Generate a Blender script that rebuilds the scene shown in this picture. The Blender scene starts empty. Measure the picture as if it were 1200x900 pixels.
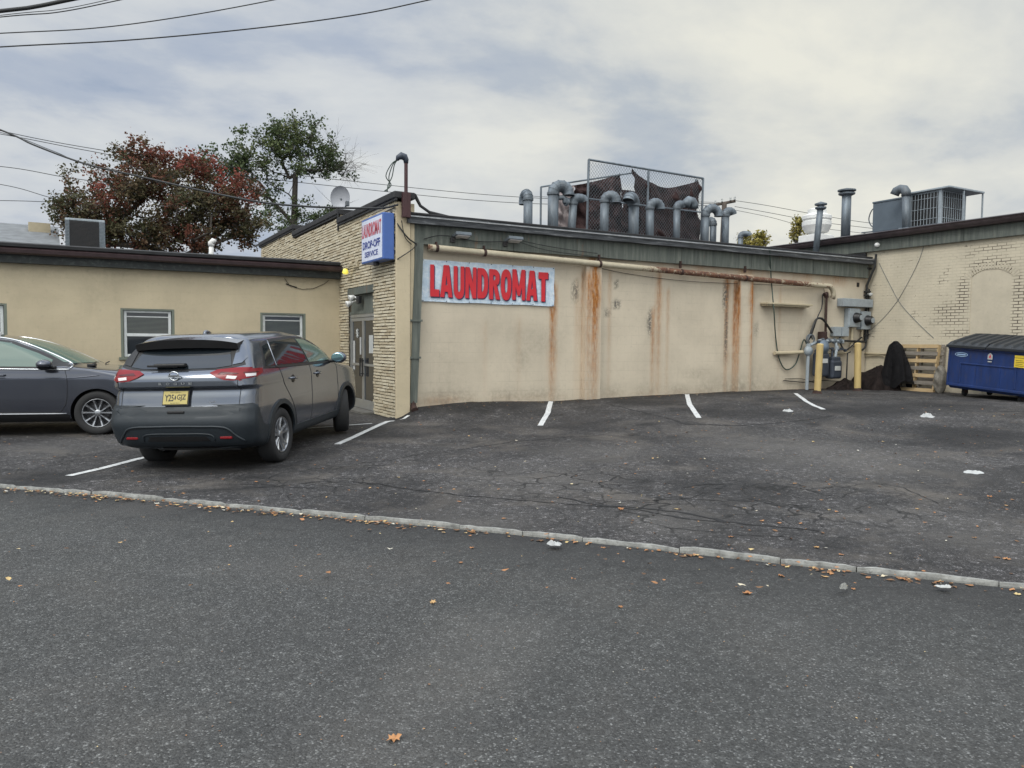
import bpy, bmesh, math, random
from mathutils import Vector, Matrix, noise, geometry
from mathutils.bvhtree import BVHTree
random.seed(7)
PI = math.pi
scene = bpy.context.scene
COL = scene.collection

# ------------------------------------------------------------------ camera model
FPX = 895.0; PITCH = math.radians(3.07); ROLL = math.radians(.5); YAW = math.radians(29.3); EYE = 1.6
def ray(px, py):
    x = (px-600)/FPX; y = -(py-450)/FPX
    c, s = math.cos(ROLL), math.sin(ROLL)
    x, y = x*c-y*s, x*s+y*c
    fw = math.cos(PITCH)+y*math.sin(PITCH); up = -math.sin(PITCH)+y*math.cos(PITCH)
    return Vector((x*math.cos(YAW)+fw*math.sin(YAW), -x*math.sin(YAW)+fw*math.cos(YAW), up))
CAM = Vector((0, 0, EYE))
def onY(px, py, Y): r = ray(px, py); return CAM+r*(Y/r.y)
def onX(px, py, X): r = ray(px, py); return CAM+r*(X/r.x)
def atD(px, py, D): r = ray(px, py); return CAM+r*(D/math.hypot(r.x, r.y))

# ------------------------------------------------------------------ mesh builder
class MB:
    def __init__(s): s.v = []; s.f = []; s.mi = []; s.sm = []; s.cur = 0; s.smooth = False
    def add(s, vs, fs, M=None):
        n = len(s.v)
        for v in vs:
            v = Vector(v)
            s.v.append(M @ v if M is not None else v)
        for f in fs: s.f.append([n+i for i in f]); s.mi.append(s.cur); s.sm.append(s.smooth)
        return s
    def box(s, a, b, M=None):
        x0, y0, z0 = [min(a[i], b[i]) for i in range(3)]; x1, y1, z1 = [max(a[i], b[i]) for i in range(3)]
        vs = [(x0,y0,z0),(x1,y0,z0),(x1,y1,z0),(x0,y1,z0),(x0,y0,z1),(x1,y0,z1),(x1,y1,z1),(x0,y1,z1)]
        return s.add(vs, [(0,3,2,1),(4,5,6,7),(0,1,5,4),(1,2,6,5),(2,3,7,6),(3,0,4,7)], M)
    def bbox(s, a, b, w=.01, M=None):
        # box with bevelled edges
        x0, y0, z0 = [min(a[i], b[i]) for i in range(3)]; x1, y1, z1 = [max(a[i], b[i]) for i in range(3)]
        w = min(w, (x1-x0)*.45, (y1-y0)*.45, (z1-z0)*.45)
        bm = bmesh.new()
        bmesh.ops.create_cube(bm, size=1)
        for v in bm.verts:
            v.co = Vector(((x0+x1)/2+v.co.x*(x1-x0), (y0+y1)/2+v.co.y*(y1-y0), (z0+z1)/2+v.co.z*(z1-z0)))
        bmesh.ops.bevel(bm, geom=bm.edges[:], offset=w, segments=2, affect='EDGES', profile=.5)
        bm.verts.index_update()
        vs = [v.co.copy() for v in bm.verts]; fs = [[v.index for v in f.verts] for f in bm.faces]
        bm.free()
        return s.add(vs, fs, M)
    def tube(s, pts, r, n=8, caps=True, M=None):
        pts = [Vector(p) for p in pts]
        rs = r if isinstance(r, (list, tuple)) else [r]*len(pts)
        vs = []; fs = []; up = None
        for i, p in enumerate(pts):
            t = (pts[min(i+1, len(pts)-1)]-pts[max(i-1, 0)])
            t = t.normalized() if t.length > 1e-9 else Vector((0,0,1))
            if up is None:
                up = Vector((0,0,1)) if abs(t.z) < .9 else Vector((1,0,0))
            a = up-t*up.dot(t)
            a = a.normalized() if a.length > 1e-6 else t.orthogonal().normalized()
            up = a; b = t.cross(a)
            for k in range(n):
                q = 2*PI*k/n; vs.append(p+(a*math.cos(q)+b*math.sin(q))*rs[i])
        for i in range(len(pts)-1):
            for k in range(n): fs.append((i*n+k, i*n+(k+1) % n, (i+1)*n+(k+1) % n, (i+1)*n+k))
        if caps:
            fs.append(tuple(reversed(range(n)))); fs.append(tuple(range((len(pts)-1)*n, len(pts)*n)))
        return s.add(vs, fs, M)
    def lathe(s, prof, n=24, M=None, caps=False):
        # prof (r,z) about z
        vs = []; fs = []
        for r, z in prof:
            for k in range(n): q = 2*PI*k/n; vs.append((r*math.cos(q), r*math.sin(q), z))
        for i in range(len(prof)-1):
            for k in range(n): fs.append((i*n+k, i*n+(k+1) % n, (i+1)*n+(k+1) % n, (i+1)*n+k))
        if caps: fs.append(tuple(reversed(range(n)))); fs.append(tuple(range((len(prof)-1)*n, len(prof)*n)))
        return s.add(vs, fs, M)
    def prism(s, poly, h0, h1, M=None):
        # poly (x,y) extruded z h0..h1, with ngon caps
        n = len(poly)
        vs = [(x, y, h0) for x, y in poly]+[(x, y, h1) for x, y in poly]
        fs = [tuple(reversed(range(n))), tuple(range(n, 2*n))]+[(i, (i+1) % n, n+(i+1) % n, n+i) for i in range(n)]
        return s.add(vs, fs, M)
    def grid(s, fn, nu, nv, M=None, closed=False):
        vs = [fn(i/nu, j/nv) for j in range(nv+1) for i in range(nu+1)]
        fs = [(j*(nu+1)+i, j*(nu+1)+i+1, (j+1)*(nu+1)+i+1, (j+1)*(nu+1)+i) for j in range(nv) for i in range(nu)]
        return s.add(vs, fs, M)

def newobj(name, data, parent=None):
    o = bpy.data.objects.new(name, data); COL.objects.link(o)
    if parent is not None: o.parent = parent
    return o
WORLDM = {}
def thing(name, label, cat, loc=(0,0,0), rot=None, group=None):
    o = newobj(name, None); o.empty_display_size = .2
    M = Matrix.Translation(Vector(loc))
    if rot is not None: M = M @ (rot if isinstance(rot, Matrix) else Matrix.Rotation(rot, 4, 'Z'))
    o.matrix_world = M; o.location, o.rotation_euler, _ = M.decompose()[0], M.decompose()[1].to_euler(), 0
    WORLDM[o.name] = M
    o['label'] = label; o['category'] = cat
    if group: o['group'] = group
    return o
def build(name, mb, mats, parent=None, local=False, label=None, cat=None, group=None, kind=None, attr=None, autosmooth=None, origin=None):
    if not isinstance(mats, (list, tuple)): mats = [mats]
    vs = [v.copy() for v in mb.v]
    if parent is not None and not local:
        Mi = WORLDM[parent.name].inverted(); vs = [Mi @ v for v in vs]
    loc = None
    if parent is None:
        if origin is None:
            xs = [v.x for v in vs]; ys = [v.y for v in vs]; zs = [v.z for v in vs]
            loc = Vector(((min(xs)+max(xs))/2, (min(ys)+max(ys))/2, min(zs)))
        else: loc = Vector(origin)
        vs = [v-loc for v in vs]
    me = bpy.data.meshes.new(name)
    me.from_pydata(vs, [], mb.f)
    for m in mats: me.materials.append(m)
    me.polygons.foreach_set('material_index', mb.mi)
    me.polygons.foreach_set('use_smooth', mb.sm)
    if attr:
        for an, fn in attr.items():
            ca = me.color_attributes.new(an, 'FLOAT_COLOR', 'POINT')
            buf = []
            for v in mb.v: c = fn(v); buf += [c[0], c[1], c[2], 1.0]
            ca.data.foreach_set('color', buf)
    me.update()
    o = newobj(name, me, parent)
    if loc is not None: o.location = loc; WORLDM[o.name] = Matrix.Translation(loc)
    elif local: WORLDM[o.name] = WORLDM[parent.name]
    else: WORLDM[o.name] = WORLDM[parent.name]
    if autosmooth:
        try: me.set_sharp_from_angle(angle=math.radians(autosmooth))
        except Exception: pass
    if label: o['label'] = label
    if cat: o['category'] = cat
    if group: o['group'] = group
    if kind: o['kind'] = kind
    return o

# ------------------------------------------------------------------ materials
def nt(name):
    m = bpy.data.materials.new(name); m.use_nodes = True
    t = m.node_tree; b = t.nodes['Principled BSDF']
    return m, t, b
def N(t, typ, **kw):
    n = t.nodes.new(typ)
    for k, v in kw.items():
        if k.startswith('i_'):
            key = k[2:].replace('_', ' ')
            n.inputs[key].default_value = v
        else: setattr(n, k, v)
    return n
def ramp(t, fac, stops):
    r = N(t, 'ShaderNodeValToRGB'); e = r.color_ramp.elements
    while len(e) < len(stops): e.new(.5)
    for i, (p, c) in enumerate(stops):
        e[i].position = p; e[i].color = (c[0], c[1], c[2], 1) if len(c) == 3 else c
    t.links.new(fac, r.inputs[0]); return r.outputs[0]
def mixc(t, fac, a, b, mode='MIX'):
    m = N(t, 'ShaderNodeMix', data_type='RGBA', blend_type=mode)
    for i, v in ((0, fac), (6, a), (7, b)):
        if isinstance(v, bpy.types.NodeSocket): t.links.new(v, m.inputs[i])
        elif isinstance(v, (int, float)): m.inputs[i].default_value = v
        else: m.inputs[i].default_value = (v[0], v[1], v[2], 1)
    return m.outputs[2]
def math_(t, op, a, b=0.0, clamp=False):
    m = N(t, 'ShaderNodeMath', operation=op); m.use_clamp = clamp
    for i, v in ((0, a), (1, b)):
        if isinstance(v, bpy.types.NodeSocket): t.links.new(v, m.inputs[i])
        else: m.inputs[i].default_value = v
    return m.outputs[0]
def coords(t, scale=(1,1,1), out='Object', loc=(0,0,0)):
    tc = N(t, 'ShaderNodeTexCoord'); mp = N(t, 'ShaderNodeMapping')
    mp.inputs['Scale'].default_value = scale; mp.inputs['Location'].default_value = loc
    t.links.new(tc.outputs[out], mp.inputs[0]); return mp.outputs[0]
def noise_(t, vec, scale, detail=4, rough=.6, dist=0.0, dim='3D'):
    n = N(t, 'ShaderNodeTexNoise'); n.inputs['Scale'].default_value = scale; n.inputs['Detail'].default_value = detail
    n.inputs['Roughness'].default_value = rough; n.inputs['Distortion'].default_value = dist
    t.links.new(vec, n.inputs['Vector']); return n.outputs['Fac']
def bump(t, b, h, strength=.3, dist=.01, prev=None):
    n = N(t, 'ShaderNodeBump'); n.inputs['Strength'].default_value = strength; n.inputs['Distance'].default_value = dist
    t.links.new(h, n.inputs['Height'])
    if prev is not None: t.links.new(prev, n.inputs['Normal'])
    t.links.new(n.outputs[0], b.inputs['Normal']); return n.outputs[0]
def sc(c, k): return tuple(min(1, x*k) for x in c[:3])
def pm(name, col, rough=.6, metal=0.0, var=.18, scale=3.0, bmp=.15, bs=60, streak=False, dirt=None, dirtamt=.5, coat=0):
    m, t, b = nt(name)
    v = coords(t, (1,1,.25) if streak else (1,1,1))
    f = noise_(t, v, scale, 6, .65)
    c = ramp(t, f, [(.3, sc(col, 1-var)), (.7, sc(col, 1+var))])
    if dirt:
        g = noise_(t, v, scale*2.7, 7, .7)
        c = mixc(t, ramp(t, g, [(.52, (0,0,0)), (.72, (dirtamt,)*3)]), c, dirt)
    t.links.new(c, b.inputs['Base Color'])
    rr = noise_(t, v, scale*4, 4)
    mr = N(t, 'ShaderNodeMapRange'); mr.inputs[3].default_value = max(0, rough-.1); mr.inputs[4].default_value = min(1, rough+.1)
    t.links.new(rr, mr.inputs[0]); t.links.new(mr.outputs[0], b.inputs['Roughness'])
    b.inputs['Metallic'].default_value = metal
    if coat: b.inputs['Coat Weight'].default_value = coat; b.inputs['Coat Roughness'].default_value = .04
    if bmp: bump(t, b, noise_(t, coords(t), bs, 3), bmp, .004)
    return m
M = {}
M['dark_metal'] = pm('dark_metal', (.03,.028,.03), .5, .2, dirt=(.08,.06,.05))
M['galv'] = pm('galvanised_steel', (.135,.16,.185), .5, .3, .5, 6, .15, 30, True, dirt=(.10,.10,.10), dirtamt=.7)
M['galv_dull'] = pm('galvanised_dull', (.12,.14,.16), .6, .25, .3, 5, .1, 30, True, dirt=(.10,.08,.06))
M['green_trim'] = None
M['galv_light'] = pm('light_drip_edge', (.34,.35,.36), .5, .3, .3, 5, .1, dirt=(.08,.08,.08))
M['white_frame'] = pm('white_window_frame', (.62,.64,.64), .45, 0, .06, 4, .05, dirt=(.35,.35,.32))
M['sage_trim'] = pm('sage_trim', (.15,.17,.14), .7, 0, .12, 4, .1)
M['alu'] = pm('aluminium_door', (.36,.37,.37), .4, .6, .1, 5, .05)
M['grey_paint'] = pm('grey_paint', (.30,.34,.37), .5, .1, .12, 5, .08, dirt=(.15,.12,.10), dirtamt=.4)
M['meter_dark'] = pm('meter_dark_blue', (.045,.055,.075), .5, .2, .2, 5, .1)
M['rubber'] = pm('rubber', (.018,.018,.019), .8, 0, .2, 20, .3, 80)
M['plastic_dark'] = pm('plastic_cladding', (.017,.023,.029), .5, 0, .12, 12, .2, 300)
M['black'] = pm('black_plastic', (.010,.010,.011), .45, 0, .2, 10, .1)
M['cable'] = pm('cable_black', (.016,.017,.018), .6, 0, .2, 10, 0)
M['cable_green'] = pm('cable_green', (.035,.055,.045), .6, 0, .2, 10, 0)
M['rust'] = pm('rusty_iron', (.045,.024,.020), .85, .1, .5, 14, .5, 60, dirt=(.03,.02,.02))
M['roofing'] = pm('roofing_black', (.03,.03,.032), .9, 0, .3, 4, .5, 60)
M['wood_dark'] = pm('pole_wood', (.07,.055,.045), .9, 0, .3, 3, .4, 40)
M['white'] = pm('white_plastic', (.72,.72,.70), .5, 0, .06, 6, .05)
M['tan'] = pm('tan_paint', (.42,.36,.25), .7, 0, .08, 4, .1)
M['bulb'] = None

def glassm(name, col, rough=.04, spec=.6, trans=0):
    m, t, b = nt(name)
    b.inputs['Base Color'].default_value = (*col, 1); b.inputs['Roughness'].default_value = rough
    b.inputs['Specular IOR Level'].default_value = spec; b.inputs['Transmission Weight'].default_value = trans
    v = coords(t); bump(t, b, noise_(t, v, 1.4, 2), .03, .02)
    return m
M['glass'] = glassm('window_glass', (.018,.022,.028))
M['car_glass'] = glassm('car_glass', (.012,.016,.020), .03, .8)
M['car_glass_green'] = glassm('car_glass_green', (.10,.15,.125), .05, .8)
M['lens_red'] = glassm('lens_red', (.20,.008,.012), .28, .35)
M['lens_dark'] = glassm('lens_dark_red', (.08,.01,.012), .15, .5)
M['lens_clear'] = glassm('lens_clear', (.65,.62,.62), .1, .7)

def carpaint(name, col, flake=.04):
    m, t, b = nt(name)
    v = coords(t)
    f = noise_(t, v, 900, 2)
    c = ramp(t, f, [(.3, sc(col, 1-flake)), (.7, sc(col, 1+flake*2))])
    d = noise_(t, coords(t, (1,1,1)), 1.3, 2, .5)
    c = mixc(t, ramp(t, d, [(.5, (0,0,0)), (.8, (.12,.12,.12))]), c, (.16,.15,.14))
    t.links.new(c, b.inputs['Base Color'])
    b.inputs['Metallic'].default_value = .7
    t.links.new(ramp(t, d, [(.35, (.12,)*3), (.8, (.20,)*3)]), b.inputs['Roughness'])
    b.inputs['Coat Weight'].default_value = .8
    b.inputs['Coat Roughness'].default_value = .06
    return m
M['paint_grey'] = carpaint('metallic_grey_paint', (.125,.14,.17))
M['paint_blue'] = carpaint('metallic_slate_blue_paint', (.075,.082,.105))
M['alloy'] = pm('alloy', (.34,.35,.37), .32, .85, .08, 8, 0)
M['alloy_dark'] = pm('alloy_dark', (.07,.07,.075), .5, .6, .1, 8, 0)
M['chrome'] = pm('chrome', (.68,.70,.72), .18, 1, .04, 8, 0)
def flat(name, col, rough=.5):
    m, t, b = nt(name)
    v = coords(t); f = noise_(t, v, 9, 4)
    t.links.new(ramp(t, f, [(.3, sc(col, .92)), (.7, sc(col, 1.06))]), b.inputs['Base Color'])
    b.inputs['Roughness'].default_value = rough
    return m
M['plate'] = flat('plate_yellow', (.46,.38,.13)); M['ink'] = flat('ink_black', (.015,.015,.02))
M['red_ink'] = flat('ink_red', (.56,.018,.028)); M['navy_ink'] = flat('ink_navy', (.02,.03,.10))
M['blue_frame'] = flat('sign_frame_blue', (.055,.12,.36), .4); M['sign_white'] = flat('sign_face_white', (.66,.70,.82), .35)
M['dark_blue_ink'] = flat('ink_blue', (.03,.05,.25)); M['sign_red'] = flat('sign_red', (.52,.10,.13))
M['yellow'] = flat('yellow_sticker', (.75,.55,.05)); M['paper'] = flat('paper_white', (.42,.43,.43), .8)
M['grey_paper'] = flat('paper_grey', (.45,.46,.45), .8)
# ------------------------------------------------------------------ special surface materials
def smooth(a, b, x):
    t = max(0, min(1, (x-a)/(b-a))) if b != a else float(x > a)
    return t*t*(3-2*t)
def interp(kn, x):
    if x <= kn[0][0]: return kn[0][1]
    for (a, p), (b, q) in zip(kn, kn[1:]):
        if x <= b: return p+(q-p)*(x-a)/(b-a)
    return kn[-1][1]

def asphalt(name, base, speck, patchy, wornness, dark, crackamt=0.0):
    m, t, b = nt(name)
    v = coords(t)
    tc = N(t, 'ShaderNodeAttribute', attribute_name='stain')
    sep = N(t, 'ShaderNodeSeparateColor'); t.links.new(tc.outputs['Color'], sep.inputs[0])
    big = noise_(t, v, .35, 6, .65, .6)
    mid = noise_(t, v, 2.3, 6, .7, .4)
    c = ramp(t, big, [(.3, sc(base, 1-patchy)), (.5, base), (.72, sc(base, 1+patchy*1.1))])
    fine = noise_(t, coords(t, loc=(3,1,0)), 14, 8, .82)
    c = mixc(t, .8 if crackamt else .30, c, ramp(t, fine, [(.3, (.34,)*3), (.5, (.5,.5,.5)), (.7, (.68,.67,.66))]), 'OVERLAY')
    c = mixc(t, .75 if crackamt else .35, c, ramp(t, mid, [(.25, (.30,.30,.31)), (.5, (.5,.5,.5)), (.8, (.78,.76,.74))]), 'OVERLAY')
    # aggregate
    vo = N(t, 'ShaderNodeTexVoronoi', feature='F1'); vo.inputs['Scale'].default_value = 120
    t.links.new(v, vo.inputs['Vector'])
    sepc = N(t, 'ShaderNodeSeparateColor'); t.links.new(vo.outputs['Color'], sepc.inputs[0])
    st = ramp(t, sepc.outputs[0], [(.0, (.45,)*3), (.55, (.9,)*3), (.88, (1.15,)*3), (.94, (speck,)*3), (1, (speck*1.5,)*3)])
    c = mixc(t, .8, c, st, 'MULTIPLY')
    v2 = N(t, 'ShaderNodeTexVoronoi', feature='F1'); v2.inputs['Scale'].default_value = 55
    t.links.new(v, v2.inputs['Vector']); s2 = N(t, 'ShaderNodeSeparateColor'); t.links.new(v2.outputs['Color'], s2.inputs[0])
    c = mixc(t, .4, c, ramp(t, s2.outputs[1], [(0, (.6,)*3), (.6, (1,)*3), (1, (1.4,)*3)]), 'MULTIPLY')
    # grit and short dark crack strokes that still read from a distance
    v3 = N(t, 'ShaderNodeTexVoronoi', feature='F1'); v3.inputs['Scale'].default_value = 24
    t.links.new(v, v3.inputs['Vector']); s3_ = N(t, 'ShaderNodeSeparateColor'); t.links.new(v3.outputs['Color'], s3_.inputs[0])
    c = mixc(t, .65 if crackamt else .15, c, ramp(t, s3_.outputs[2], [(0, (.40,)*3), (.3, (.85,)*3), (.82, (1.1,)*3), (.93, (2.4,)*3), (1, (3.2,)*3)]), 'MULTIPLY')
    nr = noise_(t, coords(t, (1,1,1), loc=(1,8,2)), 7.5, 7, .72, 1.8)
    rg = math_(t, 'ABSOLUTE', math_(t, 'SUBTRACT', nr, .5))
    rk = math_(t, 'MULTIPLY', ramp(t, rg, [(0, (1,1,1)), (.010, (.8,.8,.8)), (.030, (0,0,0))]), ramp(t, noise_(t, v, 1.7, 5, .7), [(.44, (0,0,0)), (.56, (1,1,1))]), True)
    c = mixc(t, math_(t, 'MULTIPLY', rk, crackamt), c, (.008,.008,.008))
    # worn brownish areas
    w = noise_(t, coords(t, (1,1,1), loc=(7,3,0)), .8, 6, .7, .5)
    c = mixc(t, ramp(t, w, [(.50, (0,0,0)), (.70, (wornness,)*3)]), c, (.115,.102,.090))
    # painted stains: R dark oil/tar and dark strips, G dusty light
    nz = noise_(t, v, 6, 5, .75)
    dk = math_(t, 'MULTIPLY', sep.outputs[0], math_(t, 'ADD', nz, .35), True)
    c = mixc(t, dk, c, dark)
    c = mixc(t, math_(t, 'MULTIPLY', sep.outputs[1], nz), c, (.16,.15,.14))
    # fine crazing
    vc = N(t, 'ShaderNodeTexVoronoi', feature='DISTANCE_TO_EDGE'); vc.inputs['Scale'].default_value = 3.4
    wv = N(t, 'ShaderNodeMix', data_type='VECTOR'); wv.inputs[0].default_value = .3
    nn = N(t, 'ShaderNodeTexNoise'); nn.inputs['Scale'].default_value = 3; nn.inputs['Detail'].default_value = 5
    t.links.new(v, nn.inputs['Vector']); t.links.new(v, wv.inputs[4]); t.links.new(nn.outputs['Color'], wv.inputs[5])
    t.links.new(wv.outputs[1], vc.inputs['Vector'])
    cr = ramp(t, vc.outputs['Distance'], [(0, (1,1,1)), (.016, (1,1,1)), (.045, (0,0,0))])
    cm = math_(t, 'MULTIPLY', cr, sep.outputs[2], True)
    cm = math_(t, 'MULTIPLY', cm, ramp(t, noise_(t, v, 1.3, 4), [(.38, (0,0,0)), (.52, (1,1,1))]), True)
    c = mixc(t, cm, c, (.008,.008,.008))
    t.links.new(c, b.inputs['Base Color'])
    t.links.new(ramp(t, mid, [(.2, (.62,)*3), (.8, (.9,)*3)]), b.inputs['Roughness'])
    b.inputs['Specular IOR Level'].default_value = .35
    h = math_(t, 'ADD', math_(t, 'MULTIPLY', vo.outputs['Distance'], -1.0), math_(t, 'MULTIPLY', v2.outputs['Distance'], -.6))
    h = math_(t, 'SUBTRACT', h, math_(t, 'MULTIPLY', cm, 1.5))
    p = bump(t, b, h, .8, .008)
    bump(t, b, mid, .25, .04, p)
    return m
M['road'] = asphalt('street_asphalt', (.066,.067,.066), 2.2, .14, .15, (.022,.022,.023))
M['lot'] = asphalt('parking_asphalt', (.052,.050,.051), 3.2, .38, .8, (.010,.010,.011), .9)

def wallmat(name, base, joints=True, jz=.2, jx=.4, jstr=.35, brick=False):
    m, t, b = nt(name)
    v = coords(t, out='Object')
    at = N(t, 'ShaderNodeAttribute', attribute_name='stain')
    sp = N(t, 'ShaderNodeSeparateColor'); t.links.new(at.outputs['Color'], sp.inputs[0])
    big = noise_(t, v, .9, 6, .6, .3)
    c = ramp(t, big, [(.3, sc(base, .86)), (.55, base), (.75, sc(base, 1.07))])
    st = noise_(t, coords(t, (2.6, 2.6, .35)), 1.5, 6, .7, .2)      # run-down grime
    c = mixc(t, ramp(t, st, [(.5, (0,0,0)), (.8, (.22,)*3)]), c, sc(base, .66))
    sm_ = noise_(t, v, 14, 6, .7)
    c = mixc(t, ramp(t, sm_, [(.56, (0,0,0)), (.8, (.45,)*3)]), c, (.26,.24,.19))
    pn = N(t, 'ShaderNodeTexNoise'); pn.inputs['Scale'].default_value = 26; pn.inputs['Detail'].default_value = 5; t.links.new(coords(t, (1.0,1.0,.22)), pn.inputs['Vector'])
    rm = math_(t, 'MULTIPLY', sp.outputs[0], ramp(t, pn.outputs[0], [(.25, (.45,)*3), (.6, (1.3,)*3)]), True)
    c = mixc(t, rm, c, ramp(t, sm_, [(.3, (.20,.065,.015)), (.7, (.46,.20,.055))]))
    gm = math_(t, 'MULTIPLY', sp.outputs[1], ramp(t, noise_(t, v, 9, 6, .75), [(.3, (0,0,0)), (.6, (1,1,1))]), True)
    c = mixc(t, gm, c, (.12,.11,.085))
    pl = math_(t, 'MULTIPLY', sp.outputs[2] if not brick else 0.0, ramp(t, noise_(t, v, 17, 5, .7), [(.44, (0,0,0)), (.5, (1,1,1))]), True)
    c = mixc(t, pl, c, (.10,.095,.085))
    t.links.new(c, b.inputs['Base Color']); b.inputs['Roughness'].default_value = .82
    b.inputs['Specular IOR Level'].default_value = .25
    if joints:
        br = N(t, 'ShaderNodeTexBrick'); br.offset = .5
        vv = N(t, 'ShaderNodeCombineXYZ'); s3 = N(t, 'ShaderNodeSeparateXYZ'); t.links.new(v, s3.inputs[0])
        ds = noise_(t, v, 5, 3)
        xx = math_(t, 'ADD', math_(t, 'ADD', s3.outputs[0], s3.outputs[1]), math_(t, 'MULTIPLY', ds, .012))
        zz = math_(t, 'ADD', s3.outputs[2], math_(t, 'MULTIPLY', ds, .012))
        t.links.new(xx, vv.inputs[0]); t.links.new(zz, vv.inputs[1])
        t.links.new(vv.outputs[0], br.inputs['Vector'])
        br.inputs['Scale'].default_value = 1; br.inputs['Brick Width'].default_value = jx; br.inputs['Row Height'].default_value = jz
        br.inputs['Mortar Size'].default_value = .004 if not brick else .011; br.inputs['Mortar Smooth'].default_value = .3
        br.inputs['Color1'].default_value = (1,1,1,1); br.inputs['Color2'].default_value = (1,1,1,1) if not brick else (.86,.86,.86,1)
        br.inputs['Mortar'].default_value = (0,0,0,1)
        if brick:
            mk = ramp(t, noise_(t, coords(t, (1.0,1.0,3.0)), 1.5, 6, .75), [(.57, (0,0,0)), (.66, (1,1,1))])
            mk2 = math_(t, 'MULTIPLY', mk, ramp(t, noise_(t, v, 8, 3), [(.44, (0,0,0)), (.52, (1,1,1))]), True)
            mk2 = math_(t, 'MAXIMUM', mk2, sp.outputs[2])
            f = math_(t, 'MULTIPLY', br.outputs['Fac'], mk2, True)
            c = mixc(t, f, c, (.055,.042,.035))
            c = mixc(t, math_(t, 'MULTIPLY', br.outputs['Fac'], .12), c, (.25,.22,.17))
        else:
            mk = ramp(t, noise_(t, v, .8, 5, .7), [(.46, (.05,.05,.05)), (.66, (1,1,1))])
            c = mixc(t, math_(t, 'MULTIPLY', math_(t, 'MULTIPLY', br.outputs['Fac'], mk), jstr), c, (.16,.14,.11))
        t.links.new(c, b.inputs['Base Color'])
        h = math_(t, 'ADD', math_(t, 'MULTIPLY', br.outputs['Fac'], -1.0 if not brick else -1.6), math_(t, 'MULTIPLY', sm_, .5))
        p = bump(t, b, h, .35 if not brick else .35, .006)
    else:
        p = bump(t, b, sm_, .3, .006)
    bump(t, b, noise_(t, v, 90, 3), .25, .003, p)
    return m
M['dark_fascia'] = pm('dark_weathered_fascia', (.022,.026,.026), .6, 0, .4, 5, .2, 60, dirt=(.12,.14,.12), dirtamt=.6)
CREAM = (.47,.395,.27)
M['cmu'] = wallmat('painted_block_wall', (.56,.49,.385))
M['stucco'] = wallmat('smooth_cream_wall', (.53,.45,.315), jstr=.10)
M['paintbrick'] = wallmat('painted_brick', (.56,.50,.385), jz=.075, jx=.215, brick=True)
M['infill'] = wallmat('rendered_infill', (.55,.49,.38), joints=False)

def brickm():
    m, t, b = nt('cream_roman_brick')
    at = N(t, 'ShaderNodeAttribute', attribute_name='tint')
    c = ramp(t, at.outputs['Fac'], [(0, (.42,.35,.24)), (.4, (.52,.455,.33)), (1, (.60,.54,.41))])
    v = coords(t); g = noise_(t, v, 12, 6, .7)
    c = mixc(t, ramp(t, g, [(.55, (0,0,0)), (.8, (.5,)*3)]), c, (.22,.18,.12))
    t.links.new(c, b.inputs['Base Color']); b.inputs['Roughness'].default_value = .85
    bump(t, b, noise_(t, v, 70, 4), .4, .004); return m
M['brick'] = brickm(); M['mortar'] = pm('dark_mortar', (.17,.14,.10), .95, 0, .3, 8, .4)

def greenm():
    m, t, b = nt('weathered_green_fascia')
    g = noise_(t, coords(t, (6,6,.5)), 2, 7, .72)
    c = ramp(t, g, [(.25, (.048,.055,.049)), (.5, (.10,.112,.098)), (.72, (.165,.175,.15))])
    g2 = noise_(t, coords(t, (2.5,2.5,.6), loc=(4,0,0)), 1.6, 6, .7)
    c = mixc(t, ramp(t, g2, [(.62, (0,0,0)), (.72, (.8,)*3)]), c, (.17,.085,.045))
    t.links.new(c, b.inputs['Base Color']); b.inputs['Roughness'].default_value = .75
    bump(t, b, g, .3, .01); return m
M['green_trim'] = greenm()
def pipem():
    m, t, b = nt('rusting_beige_pipe')
    at = N(t, 'ShaderNodeAttribute', attribute_name='stain'); sp = N(t, 'ShaderNodeSeparateColor'); t.links.new(at.outputs['Color'], sp.inputs[0])
    n1 = noise_(t, coords(t, (1.5,1,2)), 5, 6, .75)
    f = ramp(t, math_(t, 'ADD', n1, math_(t, 'MULTIPLY', sp.outputs[0], .34)), [(.70, (0,0,0)), (.80, (1,1,1))])
    r = ramp(t, noise_(t, coords(t), 20, 5), [(.3, (.05,.022,.018)), (.7, (.19,.085,.045))])
    c = mixc(t, f, ramp(t, n1, [(.3, (.36,.31,.22)), (.7, (.50,.45,.34))]), r)
    t.links.new(c, b.inputs['Base Color']); b.inputs['Roughness'].default_value = .75; bump(t, b, n1, .4, .01); return m
M['rustpipe'] = pipem()
def gutterm():
    m, t, b = nt('grey_roof_edge_metal')
    g = noise_(t, coords(t, (.6,1,7)), 3, 6, .7)
    c = ramp(t, g, [(.3, (.025,.027,.030)), (.55, (.075,.08,.088)), (.78, (.30,.31,.32))])
    t.links.new(c, b.inputs['Base Color']); b.inputs['Roughness'].default_value = .6; b.inputs['Metallic'].default_value = .2
    bump(t, b, g, .5, .01); return m
M['gutter'] = gutterm()
def leafm(name, stops, trans=.25):
    m, t, b = nt(name)
    at = N(t, 'ShaderNodeAttribute', attribute_name='tint')
    c = ramp(t, at.outputs['Fac'], stops)
    t.links.new(c, b.inputs['Base Color']); b.inputs['Roughness'].default_value = .65
    b.inputs['Specular IOR Level'].default_value = .25
    tr = N(t, 'ShaderNodeBsdfTranslucent'); t.links.new(c, tr.inputs[0])
    mx = N(t, 'ShaderNodeMixShader'); mx.inputs[0].default_value = trans
    t.links.new(b.outputs[0], mx.inputs[1]); t.links.new(tr.outputs[0], mx.inputs[2])
    t.links.new(mx.outputs[0], t.nodes['Material Output'].inputs[0]); return m
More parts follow.
